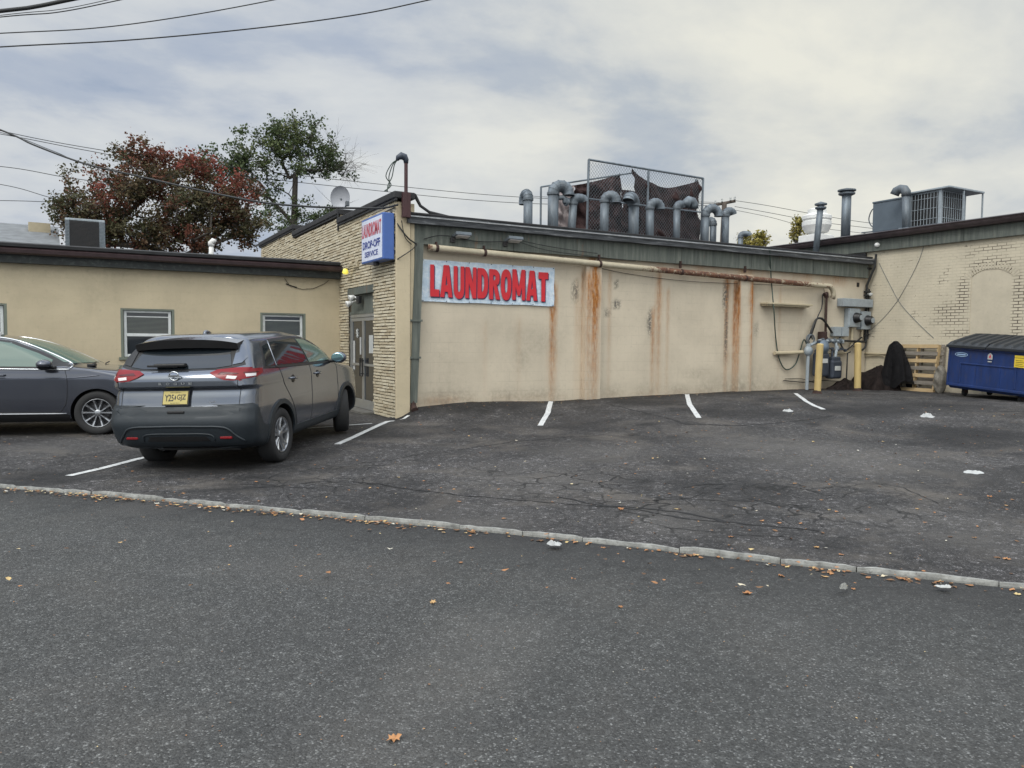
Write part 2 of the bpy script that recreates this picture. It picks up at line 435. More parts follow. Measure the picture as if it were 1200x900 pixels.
M['leaf_red'] = leafm('leaf_red', [(0, (.05,.065,.03)), (.35, (.10,.085,.045)), (.58, (.16,.065,.042)), (1, (.34,.055,.05))])
M['leaf_green'] = leafm('leaf_green', [(0, (.035,.060,.028)), (.5, (.075,.105,.045)), (.85, (.13,.15,.06)), (1, (.19,.16,.07))])
M['leaf_yellow'] = leafm('leaf_yellow', [(0, (.12,.13,.04)), (.5, (.28,.24,.06)), (1, (.40,.33,.10))])
M['leaf_dry'] = leafm('leaf_dry', [(0, (.10,.06,.04)), (.35, (.22,.12,.06)), (.7, (.42,.20,.09)), (.9, (.55,.42,.20)), (1, (.6,.58,.52))], .05)
M['bark'] = pm('bark', (.055,.047,.04), .95, 0, .3, 5, .6, 30)
M['granite'] = pm('granite_kerb', (.25,.25,.235), .85, 0, .45, 9, .6, 70, dirt=(.11,.105,.10), dirtamt=.95)
M['line'] = pm('road_paint', (.55,.56,.56), .7, 0, .18, 9, .2, dirt=(.10,.10,.10), dirtamt=1.0)
M['tar'] = pm('tar_crack', (.009,.009,.010), .8, 0, .3, 10, .3)
M['dump_blue'] = pm('dumpster_blue', (.010,.032,.13), .5, 0, .3, 5, .15, 40, True, dirt=(.055,.05,.055), dirtamt=.55)
M['lid'] = pm('dumpster_lid', (.018,.022,.028), .5, 0, .2, 8, .15)
def woodm(name, c0, c1):
    m, t, b = nt(name)
    g = noise_(t, coords(t, (2,1.2,18)), 3, 6, .7, .6)
    t.links.new(ramp(t, g, [(.3, c0), (.7, c1)]), b.inputs['Base Color']); b.inputs['Roughness'].default_value = .85
    bump(t, b, g, .5, .006); return m
M['pine'] = woodm('pallet_pine', (.34,.235,.12), (.52,.39,.22)); M['grey_wood'] = woodm('pallet_grey', (.12,.105,.09), (.26,.23,.19))
M['yellow_post'] = pm('yellow_post', (.50,.375,.16), .65, 0, .1, 5, .15, 40, True, dirt=(.30,.20,.10), dirtamt=.5)
def meshcloth(name, col, col2, sheen=False):
    m, t, b = nt(name)
    g = noise_(t, coords(t, (1,1,.5)), 3.5, 7, .72, 1.5)
    t.links.new(ramp(t, g, [(.3, col), (.7, col2)]), b.inputs['Base Color']); b.inputs['Roughness'].default_value = .55
    b.inputs['Specular IOR Level'].default_value = .12; b.inputs['Roughness'].default_value = .85; bump(t, b, g, 1.0, .06); return m
M['tarp_brown'] = meshcloth('tarp_brown', (.016,.009,.010), (.085,.052,.050))
M['tarp_pale'] = meshcloth('tarp_pale', (.22,.17,.17), (.50,.45,.45))
M['tarp_black'] = meshcloth('tarp_black', (.005,.005,.006), (.016,.015,.016))
M['tarp_heap'] = meshcloth('tarp_heap', (.006,.005,.005), (.032,.023,.021))
def bannerm():
    m, t, b = nt('banner_vinyl')
    v = coords(t)
    g = noise_(t, v, 5, 5, .7, 2.5)
    c = ramp(t, g, [(.35, (.44,.56,.68)), (.5, (.54,.64,.74)), (.65, (.66,.72,.78))])
    t.links.new(c, b.inputs['Base Color']); b.inputs['Roughness'].default_value = .4
    bump(t, b, noise_(t, v, 2.6, 4, .6, 1.5), .6, .05); return m
M['banner'] = bannerm()
M['shingle'] = pm('grey_shingles', (.17,.18,.19), .9, 0, .25, 3, .4, 20)
def em(name, col, s):
    m, t, b = nt(name)
    b.inputs['Base Color'].default_value = (*col, 1); b.inputs['Emission Color'].default_value = (*col, 1); b.inputs['Emission Strength'].default_value = s
    n = noise_(t, coords(t), 4, 2); t.links.new(ramp(t, n, [(.3, col), (.7, sc(col, .9))]), b.inputs['Base Color'])
    return m
M['lamp_yellow'] = em('yellow_lamp', (.95,.80,.12), .55)

def block_letter(ch):
    # heavy condensed sign-painter capitals on the unit square, as a list of convex pieces
    def arc(cx, cy, rx, ry, a0, a1, n=14, e=2.5):
        o = []
        for k in range(n+1):
            q = a0+(a1-a0)*k/n; c, s_ = math.cos(q), math.sin(q)
            o.append((cx+rx*math.copysign(abs(c)**(2/e), c), cy+ry*math.copysign(abs(s_)**(2/e), s_)))
        return o
    def strip(o, i): return [[o[k], o[k+1], i[k+1], i[k]] for k in range(len(o)-1)]
    R = lambda x0, y0, x1, y1: [(x0,y0),(x1,y0),(x1,y1),(x0,y1)]
    H = PI/2
    if ch == 'L': return [R(0,0,.44,1), R(.44,0,1,.23)]
    if ch == 'A': return [[(0,0),(.34,0),(.60,1),(.28,1)], [(.66,0),(1,0),(.72,1),(.45,1)], [(.26,.17),(.74,.17),(.66,.38),(.34,.38)]]
    if ch == 'U': return [R(0,.34,.36,1), R(.64,.34,1,1)]+strip(arc(.5,.34,.5,.36,-PI,0), arc(.5,.34,.14,.14,-PI,0))
    if ch == 'N': return [R(0,0,.32,1), R(.68,0,1,1), [(.0,1),(.36,1),(1,0),(.64,0)]]
    if ch == 'D': return [R(0,0,.38,1)]+strip(arc(.38,.5,.62,.5,-H,H), arc(.38,.5,.24,.28,-H,H))
    if ch == 'R': return [R(0,0,.38,1)]+strip(arc(.38,.72,.60,.28,-H,H), arc(.38,.72,.22,.09,-H,H))+[[(.38,.50),(.70,.52),(1.02,0),(.64,0)]]
    if ch == 'O': return strip(arc(.5,.5,.5,.51,-PI,PI,28), arc(.5,.5,.14,.26,-PI,PI,28))
    if ch == 'M': return [R(0,0,.26,1), R(.74,0,1,1), [(.0,1),(.30,1),(.60,.14),(.40,.14)], [(.70,1),(1,1),(.60,.14),(.40,.14)]]
    if ch == 'T': return [R(0,.77,1,1), R(.30,0,.70,.78)]
def block_mb(mb, ch, O, w, h, y):
    for k, pc in enumerate(block_letter(ch)):
        yy = y-.0006*(k % 4)
        mb.add([Vector((O[0]+px_*w, yy, O[1]+pz_*h)) for px_, pz_ in pc], [tuple(range(len(pc)))])
# ------------------------------------------------------------------ text
def text_polys(s, bold=0.0):
    cu = bpy.data.curves.new('t', 'FONT'); cu.body = s; cu.size = 1; cu.offset = bold; cu.resolution_u = 3
    o = bpy.data.objects.new('t', cu); COL.objects.link(o)
    dg = bpy.context.evaluated_depsgraph_get(); me = bpy.data.meshes.new_from_object(o.evaluated_get(dg))
    vs = [v.co.copy() for v in me.vertices]; fs = [list(p.vertices) for p in me.polygons]
    bpy.data.objects.remove(o); bpy.data.meshes.remove(me); bpy.data.curves.remove(cu)
    return vs, fs
def text_mb(s, O, U, V, w, h, bold=0.0, mb=None, push=0.0):
    # fit the words to a w x h rectangle with lower-left O and axes U, V
    vs, fs = text_polys(s, bold)
    x0 = min(v.x for v in vs); x1 = max(v.x for v in vs); y0 = min(v.y for v in vs); y1 = max(v.y for v in vs)
    U = Vector(U).normalized(); V = Vector(V).normalized(); Nn = U.cross(V)
    mb = mb or MB()
    mb.add([Vector(O)+U*((v.x-x0)/(x1-x0)*w)+V*((v.y-y0)/(y1-y0)*h)+Nn*push for v in vs], fs)
    return mb
# ------------------------------------------------------------------ ground
KERB_PX = [(-420,541),(0,568),(150,580),(300,594),(530,615),(700,632),(880,652),(1040,669),(1200,685),(1700,738)]
KZ = -.01
def onZ(px, py, Z): r = ray(px, py); return CAM+r*((Z-EYE)/r.z)
kp = [onZ(x, y, KZ) for x, y in KERB_PX]
d0 = (kp[0]-kp[1]).normalized(); kp = [kp[0]+d0*40]+kp
d1 = (kp[-1]-kp[-2]).normalized(); kp = kp+[kp[-1]+d1*30]
def resample(pts, step):
    out = []; 
    for a, b in zip(pts, pts[1:]):
        n = max(1, int((b-a).length/step))
        for i in range(n): out.append(a.lerp(b, i/n))
    out.append(pts[-1]); return out
for _ in range(3):
    q = [kp[0]]
    for a, b in zip(kp, kp[1:]): q += [a.lerp(b, .25), a.lerp(b, .75)]
    q.append(kp[-1]); kp = q
KC = resample(kp, .3)
KDIR = Vector((.656, -.755, 0)); KN = Vector((.755, .656, 0))
def tdist(X, Y):
    return (X+.8)*.755+(Y-9.9)*.656
FK = [(-2,-.02),(0,-.02),(2.5,.0),(5,.06),(7.1,.13),(8.5,.23),(10.5,.37),(14,.43),(60,.5)]
def lotz(X, Y):
    z = interp(FK, tdist(X, Y))
    s = smooth(5.22, 5.65, X)*(1-smooth(14.02, 14.25, Y)*(1-smooth(19.3, 19.4, X)))
    z = min(z, .11+s*.6)
    z += .17*s*smooth(12.6, 13.9, Y)*(1-smooth(6.5, 9.5, X))
    z += .012*noise.noise(Vector((X*.6, Y*.6, 0)))+.006*noise.noise(Vector((X*1.7, Y*1.7, 5)))
    return z
TS = [0,.03,.15,.3,.5,.75]+[1+.28*i for i in range(64)]+[19.5,21,23,26,30,36,44,60]
mb = MB(); nv = len(TS); vs = []; fs = []
def cells(KCp, TSp, zfn, sgn, t0):
    vs = []; fs = []
    for P in KCp:
        for t in TSp:
            X = P.x+KN.x*(t*sgn+t0); Y = P.y+KN.y*(t*sgn+t0); vs.append(Vector((X, Y, zfn(X, Y, t))))
    n = len(TSp)
    for i in range(len(KCp)-1):
        for j in range(n-1):
            q = (i*n+j, (i+1)*n+j, (i+1)*n+j+1, i*n+j+1); fs.append(q if sgn > 0 else q[::-1])
    return vs, fs
vs, fs = cells(KC, TS, lambda X, Y, t: lotz(X, Y) if t > .05 else -.02, 1, .045)
mb.smooth = True; mb.add(vs, fs)
LOTBVH = BVHTree.FromPolygons(mb.v, mb.f)
def gpt(px, py):
    r = ray(px, py).normalized(); h = LOTBVH.ray_cast(CAM, r)
    return h[0] if h[0] is not None else onZ(px, py, 0)
def gz(X, Y):
    h = LOTBVH.ray_cast(Vector((X, Y, 5)), Vector((0,0,-1))); return h[0].z if h[0] is not None else 0
def blob(v, cx, cy, r): return max(0, 1-math.hypot(v.x-cx, v.y-cy)/r)
tarpts = [gpt(540,468), gpt(560,478), gpt(210,535), gpt(260,545), gpt(930,470), gpt(1100,475)]
dark = [(gpt(760,470),1.0),(gpt(860,480),1.3),(gpt(1010,478),1.5),(gpt(470,505),.9),(gpt(700,500),.8),(gpt(850,575),.7),(gpt(620,482),.7),(gpt(250,540),1.3),(gpt(60,560),.6),(gpt(1130,510),1.2)]
craze = [(gpt(800,590), 2.2), (gpt(980,585), 1.6), (gpt(400,560), 2.0), (gpt(650,560), 1.3), (gpt(60,545), 1.4)]
dust = [(gpt(900,520),1.6),(gpt(700,530),1.2),(gpt(620,560), 1.3), (gpt(1000,540), 2.0), (gpt(1120,620), 1.2), (gpt(60,525), 1.2), (gpt(780,610), .8), (gpt(560,610), .8)]
def lotstain(v):
    n = noise.noise(Vector((v.x*.9, v.y*.9, 2)))*.5+.5
    n2 = noise.noise(Vector((v.x*2.6, v.y*2.6, 8)))*.5+.5
    d = 0
    for p in tarpts: d += 1.7*blob(v, p.x, p.y, .9)*n2
    for p, r in dark: d += .8*smooth(0, .35, blob(v, p.x, p.y, r)+.25*(n2-.5))*(.4+.6*n)
    if v.x > 5: d += 1.0*smooth(13.0, 13.9, v.y)*(.4+.6*n2)          # darker strip along the wall foot
    d += smooth(.35, .75, n)*.35
    d += .8*smooth(3.0, 3.9, v.x)*smooth(16, 14, v.y)*0
    cz = 0
    cz = .3*smooth(.45, .8, n2)
    for p, r in craze: cz += 1.1*blob(v, p.x, p.y, r)
    g = 0
    for p, r in dust: g += 1.3*blob(v, p.x, p.y, r)*n2
    return (min(1, d), min(1, g), min(1, cz))
build('parking_lot', mb, M['lot'], kind='structure', attr={'stain': lotstain}, origin=(0,0,0))
mb = MB(); mb.smooth = True
TR = [0,.1,.2,.35,.5,.7,.9,1.2,1.6,2,2.6,3.3,4,5,6,7,8.5,10,12]
RZ = -.032
vs, fs = cells(KC, TR, lambda X, Y, t: RZ, -1, -.045); mb.add(vs, fs)
def roadstain(v):
    P = min(KC[::4], key=lambda p: (p.x-v.x)**2+(p.y-v.y)**2)
    t = abs((v.x-P.x)*KN.x+(v.y-P.y)*KN.y)
    n = noise.noise(Vector((v.x*.8, v.y*.8, 3)))*.5+.5
    return (min(1, .95*math.exp(-(t/.75)**2)*(.55+.7*n)), .35*smooth(.55, .8, n), .25 if t < 1.2 else 0)
build('street', mb, M['road'], kind='structure', attr={'stain': roadstain}, origin=(0,0,0))
mb = MB()
mb.grid(lambda u, v: Vector(((u-.5)*900, (v-.5)*900, -.33)), 8, 8)
build('ground', mb, pm('distant_ground', (.06,.062,.055), .95, 0, .3, .05, .2), kind='structure', origin=(0,0,0))
# a pavement and verge on the camera's side of the street
# granite kerb stones
mb = MB(); i = 0; acc = 0; rnd = random.Random(3)
P = KC; L = [0]
for a, b in zip(P, P[1:]): L.append(L[-1]+(b-a).length)
def kat(s):
    s = max(0, min(L[-1]-1e-3, s))
    lo, hi = 0, len(L)-1
    while hi-lo > 1:
        m_ = (lo+hi)//2
        if L[m_] <= s: lo = m_
        else: hi = m_
    return P[lo].lerp(P[lo+1], (s-L[lo])/(L[lo+1]-L[lo]))
s = 8.0
while s < L[-1]-3:
    ln = rnd.uniform(.28, .95); a = kat(s+.003); b = kat(s+ln-.003)
    d = (b-a).normalized(); n = Vector((-d.y, d.x, 0)); off = rnd.uniform(-.008, .008); top = rnd.uniform(-.006, .010)
    nseg = 7; rings = []
    for k in range(nseg+1):
        c = a.lerp(b, k/nseg)+n*(off+rnd.uniform(-.004, .004)); e = .014 if k in (0, nseg) else 0
        w1 = .024+rnd.uniform(-.007, .006); w2 = .026+rnd.uniform(-.008, .006); z = top+rnd.uniform(-.004, .004)-e*.6
        w1 -= e; w2 -= e
        rings.append([c+n*(-w1)+Vector((0,0,-.2-c.z)), c+n*(-w1)+Vector((0,0,z-.022-c.z)), c+n*(-w1*.7)+Vector((0,0,z-c.z)), c+n*(w2*.7)+Vector((0,0,z-c.z)), c+n*w2+Vector((0,0,z-.015-c.z)), c+n*w2+Vector((0,0,-.2-c.z))])
    vs = [v for r_ in rings for v in r_]; fs = []
    for k in range(nseg):
        for j in range(5): fs.append((k*6+j, k*6+j+1, (k+1)*6+j+1, (k+1)*6+j))
    fs.append((5,4,3,2,1,0)); fs.append(tuple(nseg*6+j for j in range(6)))
    mb.add(vs, fs); s += ln
build('kerb', mb, M['granite'], kind='structure', origin=(0,0,0))

def ribbon(mb, pxs, w0, w1=None, lift=.006, jit=0.0, rnd=random.Random(1), step=.12, world=False):
    pts = [Vector(p) for p in pxs] if world else [gpt(x, y) for x, y in pxs]
    pts = resample([Vector((p.x, p.y, 0)) for p in pts], step); n = len(pts); vs = []; w1 = w1 if w1 is not None else w0
    for i, p in enumerate(pts):
        d = (pts[min(n-1, i+1)]-pts[max(0, i-1)]).normalized(); q = Vector((-d.y, d.x, 0))
        w = (w0+(w1-w0)*i/max(1, n-1))*(1+(rnd.uniform(-jit, jit) if jit else 0))/2
        o = q*(rnd.uniform(-1, 1)*jit*.03)
        for s_ in (-1, 0, 1):
            c = p+q*w*s_+o; vs.append(Vector((c.x, c.y, gz(c.x, c.y)+lift)))
    fs = []
    for i in range(n-1):
        for j in range(2): fs.append((i*3+j, i*3+j+1, (i+1)*3+j+1, (i+1)*3+j))
    mb.add(vs, fs)
for pts, w in (([(653,467),(642,484),(633,499)], .10), ([(800,460),(808,474),(819,490)], .10), ([(932,461),(944,470),(955,476),(965,480)], .09),
               ([(80,558),(120,549),(158,539),(215,525)], .10), ([(395,521),(430,505),(455,494),(479,487)], .10), ([(330,504),(390,500),(436,496.5)], .07)):
    mb = MB(); ribbon(mb, pts, w, jit=.05); build('parking_line', mb, M['line'], kind='structure', origin=(0,0,0))
mb = MB(); rc = random.Random(11)
for pts, w in (([(300,572),(380,564),(430,566),(520,578),(600,586),(660,590),(740,596),(800,607),(900,617),(960,622)], .022),
               ([(655,583),(700,592),(760,596),(800,601),(850,612)], .03), ([(700,590),(760,586),(800,584),(850,588)], .012),
               ([(800,572),(830,567),(850,568),(840,573)], .03), ([(715,474),(740,480),(770,487),(805,497),(860,499)], .035),
               ([(500,532),(540,527),(600,518),(690,511)], .012), ([(860,499),(900,497),(950,492),(975,487)], .02),
               ([(250,569),(300,567),(370,573)], .014), ([(410,545),(450,540),(500,531)], .012), ([(780,618),(860,626),(920,630)], .010),
               ([(870,583),(900,590),(960,594)], .010), ([(990,560),(1060,572),(1100,590)], .008)):
    # wander
    P2 = [gpt(*p) for p in pts]; Q = resample(P2, .15)
    Q = [Vector((p.x+.05*noise.noise(p*3), p.y+.05*noise.noise(p*3+Vector((9,0,0))), 0)) for p in Q]
    ribbon(mb, Q, w*.8, w*1.35, lift=.004, jit=.6, rnd=rc, step=.06, world=True)
build('asphalt_cracks', mb, M['tar'], kind='structure', origin=(0,0,0))

# ------------------------------------------------------------------ wall with holes on a plane
def holed(mb, axis, plane, u0, u1, z0, z1, holes, step=.12, depth=.12, sgn=1, zt=None):
    # axis 'Y': surface at Y=plane, u = X.   axis 'X': surface at X=plane, u = Y.  The wall thickness goes +sgn
    us = sorted(set([u0, u1]+[h[i] for h in holes for i in (0, 1)])); zs = sorted(set([z0, z1]+[h[i] for h in holes for i in (2, 3)]))
    def fine(a):
        o = []
        for p, q in zip(a, a[1:]):
            n = max(1, int(round((q-p)/step)))
            o += [p+(q-p)*i/n for i in range(n)]
        return o+[a[-1]]
    U = fine(us); Z = fine(zs)
    def P(u, z, d=0): return Vector((u, plane+d*sgn, z)) if axis == 'Y' else Vector((plane+d*sgn, u, z))
    vs = [P(u, zt(u, z) if zt else z) for z in Z for u in U]; fs = []
    nU = len(U)
    for j in range(len(Z)-1):
        for i in range(nU-1):
            cu, cz = (U[i]+U[i+1])/2, (Z[j]+Z[j+1])/2
            if any(h[0] < cu < h[1] and h[2] < cz < h[3] for h in holes): continue
            fs.append((j*nU+i, j*nU+i+1, (j+1)*nU+i+1, (j+1)*nU+i))
    if axis == 'X': fs = [f[::-1] for f in fs]
    mb.add(vs, fs)
    for h in holes:
        a, b, c, d = h
        for (p, q) in (((a, c), (a, d)), ((a, d), (b, d)), ((b, d), (b, c)), ((b, c), (a, c))):
            mb.add([P(*p), P(*q), P(*q, depth), P(*p, depth)], [(0,1,2,3)])

# ------------------------------------------------------------------ laundromat building
WY = 14.0; BX = 5.21; CX = 5.60; EX = 19.35
lb = thing('laundromat_building', 'long single-storey beige block laundromat with cream brick entrance side and green fascia', 'building', (CX, WY, 0))
rustx = [(8.85,.08,2.85,1.0),(9.68,.07,3.2,.7),(9.86,.12,3.5,1.0),(9.5,.05,3.0,.35),(11.78,.08,3.3,.6),(11.62,.05,2.4,.6),(13.95,.07,3.3,.8),(14.22,.06,3.2,.8),(14.72,.10,3.3,1.0),(12.05,.04,2.9,.35),(10.35,.03,3.2,.3),(13.1,.02,3.2,.25),(15.85,.02,3.1,.4),(7.2,.05,2.0,.12),(8.0,.06,2.1,.15),(16.6,.03,2.6,.3)]
def wallstain(v):
    x, z = v.x, v.z; n = noise.noise(Vector((x*3, z*.7, 1)))*.5+.5; r = 0
    for cx, w, top, a in rustx:
        ww = w*(1+.5*noise.noise(Vector((cx*7, z*1.3, 0)))); dx = abs(x-cx-.02*noise.noise(Vector((z*1.2, cx, 0))))
        r = max(r, a*math.exp(-(dx/ww)**2)*smooth(top+.15, top-.1, z)*(.35+.75*smooth(.3, top, z)))
    r = max(r, .45*math.exp(-((z-.42)/.10)**2)*n*(1 if x < 6.6 else .35), .5*blob(v, 0, 0, .01))
    if z > 3.15: r = max(r, .6*smooth(11.2, 12.5, x)*n*n*smooth(3.1, 3.4, z))
    g = .55*math.exp(-((z-.45)/.22)**2)*n+.2*smooth(.55, .85, noise.noise(Vector((x*.7, z*.9, 4)))*.5+.5)
    p = 0
    for cx, cz, rx, rz in ((9.42,2.75,.08,.35),(10.55,2.95,.07,.10),(10.55,2.5,.14,.14),(10.3,2.3,.1,.08),(13.9,2.8,.10,.5),(13.93,1.9,.06,.9),(14.98,2.0,.06,.35),(12.9,1.2,.02,.02),(6.35,1.6,.03,.05),(11.5,2.1,.08,.4),(8.1,1.3,.35,.5),(13.0,.9,.8,.25)):
        q = math.hypot((x-cx)/rx, (z-cz)/rz)
        if q < 1: p = max(p, min(1, 1.6*(1-q)) if rx < .3 else .0); g = max(g, .35*(1-q))
    return (min(1, r), min(1, g), p)
mb = MB(); holed(mb, 'Y', WY, CX, EX-.02, .0, 3.62, [], step=.09)
mb.cur = 0; build('wall', mb, M['cmu'], lb, attr={'stain': wallstain})
mb = MB()
for x0, x1 in ((9.62, 10.03), (14.24, 14.70)):
    m2 = MB(); holed(m2, 'Y', WY-.14, x0, x1, .1, 3.36, [], step=.07)
    for xx in (x0, x1): m2.grid(lambda u, v, xx=xx: Vector((xx, WY-.14+.14*u, .1+3.26*v)), 1, 30)
    m2.add([Vector((x0, WY-.14, 3.36)), Vector((x1, WY-.14, 3.36)), Vector((x1, WY, 3.36)), Vector((x0, WY, 3.36))], [(0,1,2,3)])
    build('pilaster', m2, M['cmu'], lb, attr={'stain': wallstain})
# fascia, roof edge, roof
mb = MB(); xs = [5.52+i*(19.2-5.52)/6 for i in range(7)]
for a, b in zip(xs, xs[1:]):
    w = random.uniform(-.006, .006); mb.bbox((a+.004, WY-.11+w, 3.50), (b-.004, WY-.03, 3.90), .006)
build('fascia', mb, M['green_trim'], lb)
mb = MB(); n = 46
def gedge(i): return (5.42+(19.28-5.42)*i/n)
prof = [(-.12,3.875),(-.24,3.875),(-.245,3.93),(-.235,3.935),(-.25,3.995),(-.24,4.0),(-.24,4.03),(-.05,4.05),(.3,4.06)]
vs = []; fs = []
for i in range(n+1):
    x = gedge(i); w = .012*noise.noise(Vector((x*.8, 0, 3)))
    for y, z in prof: vs.append(Vector((x, WY+y, z+w)))
k = len(prof)
for i in range(n):
    for j in range(k-1): fs.append((i*k+j, i*k+j+1, (i+1)*k+j+1, (i+1)*k+j))
fs.append(tuple(range(k))); fs.append(tuple(reversed([n*k+j for j in range(k)])))
mb.add(vs, fs); build('roof_edge', mb, M['gutter'], lb)
mb = MB(); mb.bbox((5.46, WY-.20, 4.045), (19.26, WY+.25, 4.085), .01); build('roof_lip', mb, M['roofing'], lb)
mb = MB(); mb.bbox((5.44, WY-.262, 3.985), (19.27, WY-.246, 4.008), .003); build('drip_edge', mb, M['galv_light'], lb)
mb = MB(); mb.grid(lambda u, v: Vector((BX+.2+(19.6-BX-.2)*u, WY+.25+12.6*v, 4.06+.85*v)), 10, 8)
build('roof', mb, M['roofing'], lb)
mb = MB(); mb.box((BX+.3, 26.6, 0), (EX, 26.8, 4.9)); build('rear_wall', mb, M['stucco'], lb)
# brick side
mb = MB(); rb = random.Random(5); tint = []
def topz(y): return 4.30 if y < 17.5 else (4.52 if y < 21.8 else 4.72)
course = .062; dy0, dy1, dz1 = 15.10, 16.86, 2.79
row = 0; z = .0
while z < 4.75:
    y = 13.86-rb.uniform(0, .28)
    while y < 26.4:
        ln = rb.uniform(.22, .34); a, b = max(y, 13.87), min(y+ln-.008, 26.4); y += ln
        if b-a < .03: continue
        mid = (a+b)/2
        if z+course > topz(mid): continue
        if mid > 17.6 and z < 2.9: continue
        if z+.03 < dz1 and b > dy0 and a < dy1:
            if a < dy0-.03: b = dy0
            elif b > dy1+.03: a = dy1
            else: continue
        pr = rb.choice([0, .004, .008, .014, .020]); tt = rb.random()
        n0 = len(mb.v)
        zz = z+rb.uniform(-.003, .003)
        mb.box((BX-pr, a, zz), (BX+.06, b, zz+course-.015-rb.uniform(0, .006)))
        tint += [tt]*(len(mb.v)-n0)
    z += course
ti = iter(tint)
bw = build('brick_wall', mb, M['brick'], lb, attr={'tint': lambda v: (lambda q: (q, q, q))(next(ti))})
mb = MB(); mb.box((BX+.022, 13.88, -.1), (BX+.3, dy0, 4.28)); mb.box((BX+.022, dy1, -.1), (BX+.3, 17.5, 4.3)); mb.box((BX+.022, dy0, dz1), (BX+.3, dy1, 4.3))
mb.box((BX+.022, 17.5, -.1), (BX+.3, 21.8, 4.52)); mb.box((BX+.022, 21.8, -.1), (BX+.3, 26.4, 4.72)); build('mortar_backing', mb, M['mortar'], lb)
# smooth corner pier between brick and block wall
mb = MB(); mb.bbox((BX-.005, 13.82, .0), (5.50, 13.866, 4.25), .012)
mb.box((BX+.31, 13.87, .0), (CX, 14.05, 4.25)); build('corner_pier', mb, M['stucco'], lb)
# coping in steps
for a, b, z in ((13.74, 17.52, 4.31), (17.50, 21.85, 4.53), (21.82, 26.5, 4.73)):
    mb = MB(); mb.bbox((BX-.07, a, z), (BX+.36, b, z+.13), .02); mb.bbox((BX-.045, a+.01, z-.05), (BX-.0, b-.01, z+.001), .01)
    build('coping', mb, M['roofing'], lb)
mb = MB(); mb.tube([(BX+.36,13.8,4.42),(CX+.1,13.82,4.22),(CX+.3,13.85,4.12),(CX+.9,13.9,4.06)], [.035,.03,.03,.02], 8); build('flashing', mb, M['roofing'], lb)
# brick wall conduit and staple at parapet step
mb = MB(); mb.tube([(BX-.03,17.5,4.62),(BX-.03,17.5,4.15)], .02, 6); build('parapet_strap', mb, M['cable'], lb)
# downspout panel at the corner
mb = MB(); a = (5.70, 3.86); b = (5.55, .42)
def ds(x, z, w): return [(x-w, WY-.15, z), (x+w, WY-.15, z), (x+w, WY-.01, z), (x-w, WY-.01, z)]
vs = ds(5.70, 3.52, .085)+ds(5.64, 1.9, .085)+ds(5.585, .42, .075)
mb.add(vs, [(0,3,2,1),(8,9,10,11)]+[(r*4+i, r*4+(i+1)%4, r*4+4+(i+1)%4, r*4+4+i) for r in (0,1) for i in range(4)])
mb.box((5.50, WY-.17, 2.0), (5.76, WY-.005, 2.04)); mb.box((5.46, WY-.17, 1.28), (5.73, WY-.005, 1.32))
build('downspout', mb, M['green_trim'], lb)
mb = MB(); mb.tube([(5.585, WY-.08, .46), (5.58, WY-.12, .34), (5.56, WY-.28, .28)], .07, 8); build('downspout_shoe', mb, M['rust'], lb)
# big horizontal pipe
mb = MB(); mb.smooth = True
pts = [Vector((5.88+i*.2, WY-.16-.0*i, 3.44-.0042*i)) for i in range(58)]
e = pts[-1]
pts += [e+Vector((.2+.22*math.sin(q), 0, -.22+.22*math.cos(q))) for q in [k*PI/12 for k in range(0, 7)]]
e = pts[-1]; pts += [e+Vector((0, .02, -.1)), Vector((e.x, WY-.13, 2.93))]
mb.tube(pts, .066, 14)
build('overhead_pipe', mb, M['rustpipe'], lb, attr={'stain': lambda v: (smooth(10.2, 12, v.x)*(1-.5*smooth(16.2, 17.2, v.x))+.8*math.exp(-((v.x-5.95)/.15)**2), 0, 0)})
for x in (6.05, 7.1, 9.95, 12.3, 14.4):
    mb = MB()
    mb.tube([(x-.03, WY-.16, 3.44-.021*(x-5.88)), (x+.03, WY-.16, 3.44-.021*(x-5.88))], .074, 12); mb.box((x-.015, WY-.17, 3.40), (x+.015, WY-.10, 3.56))
    build('pipe_bracket', mb, M['rust'], lb)
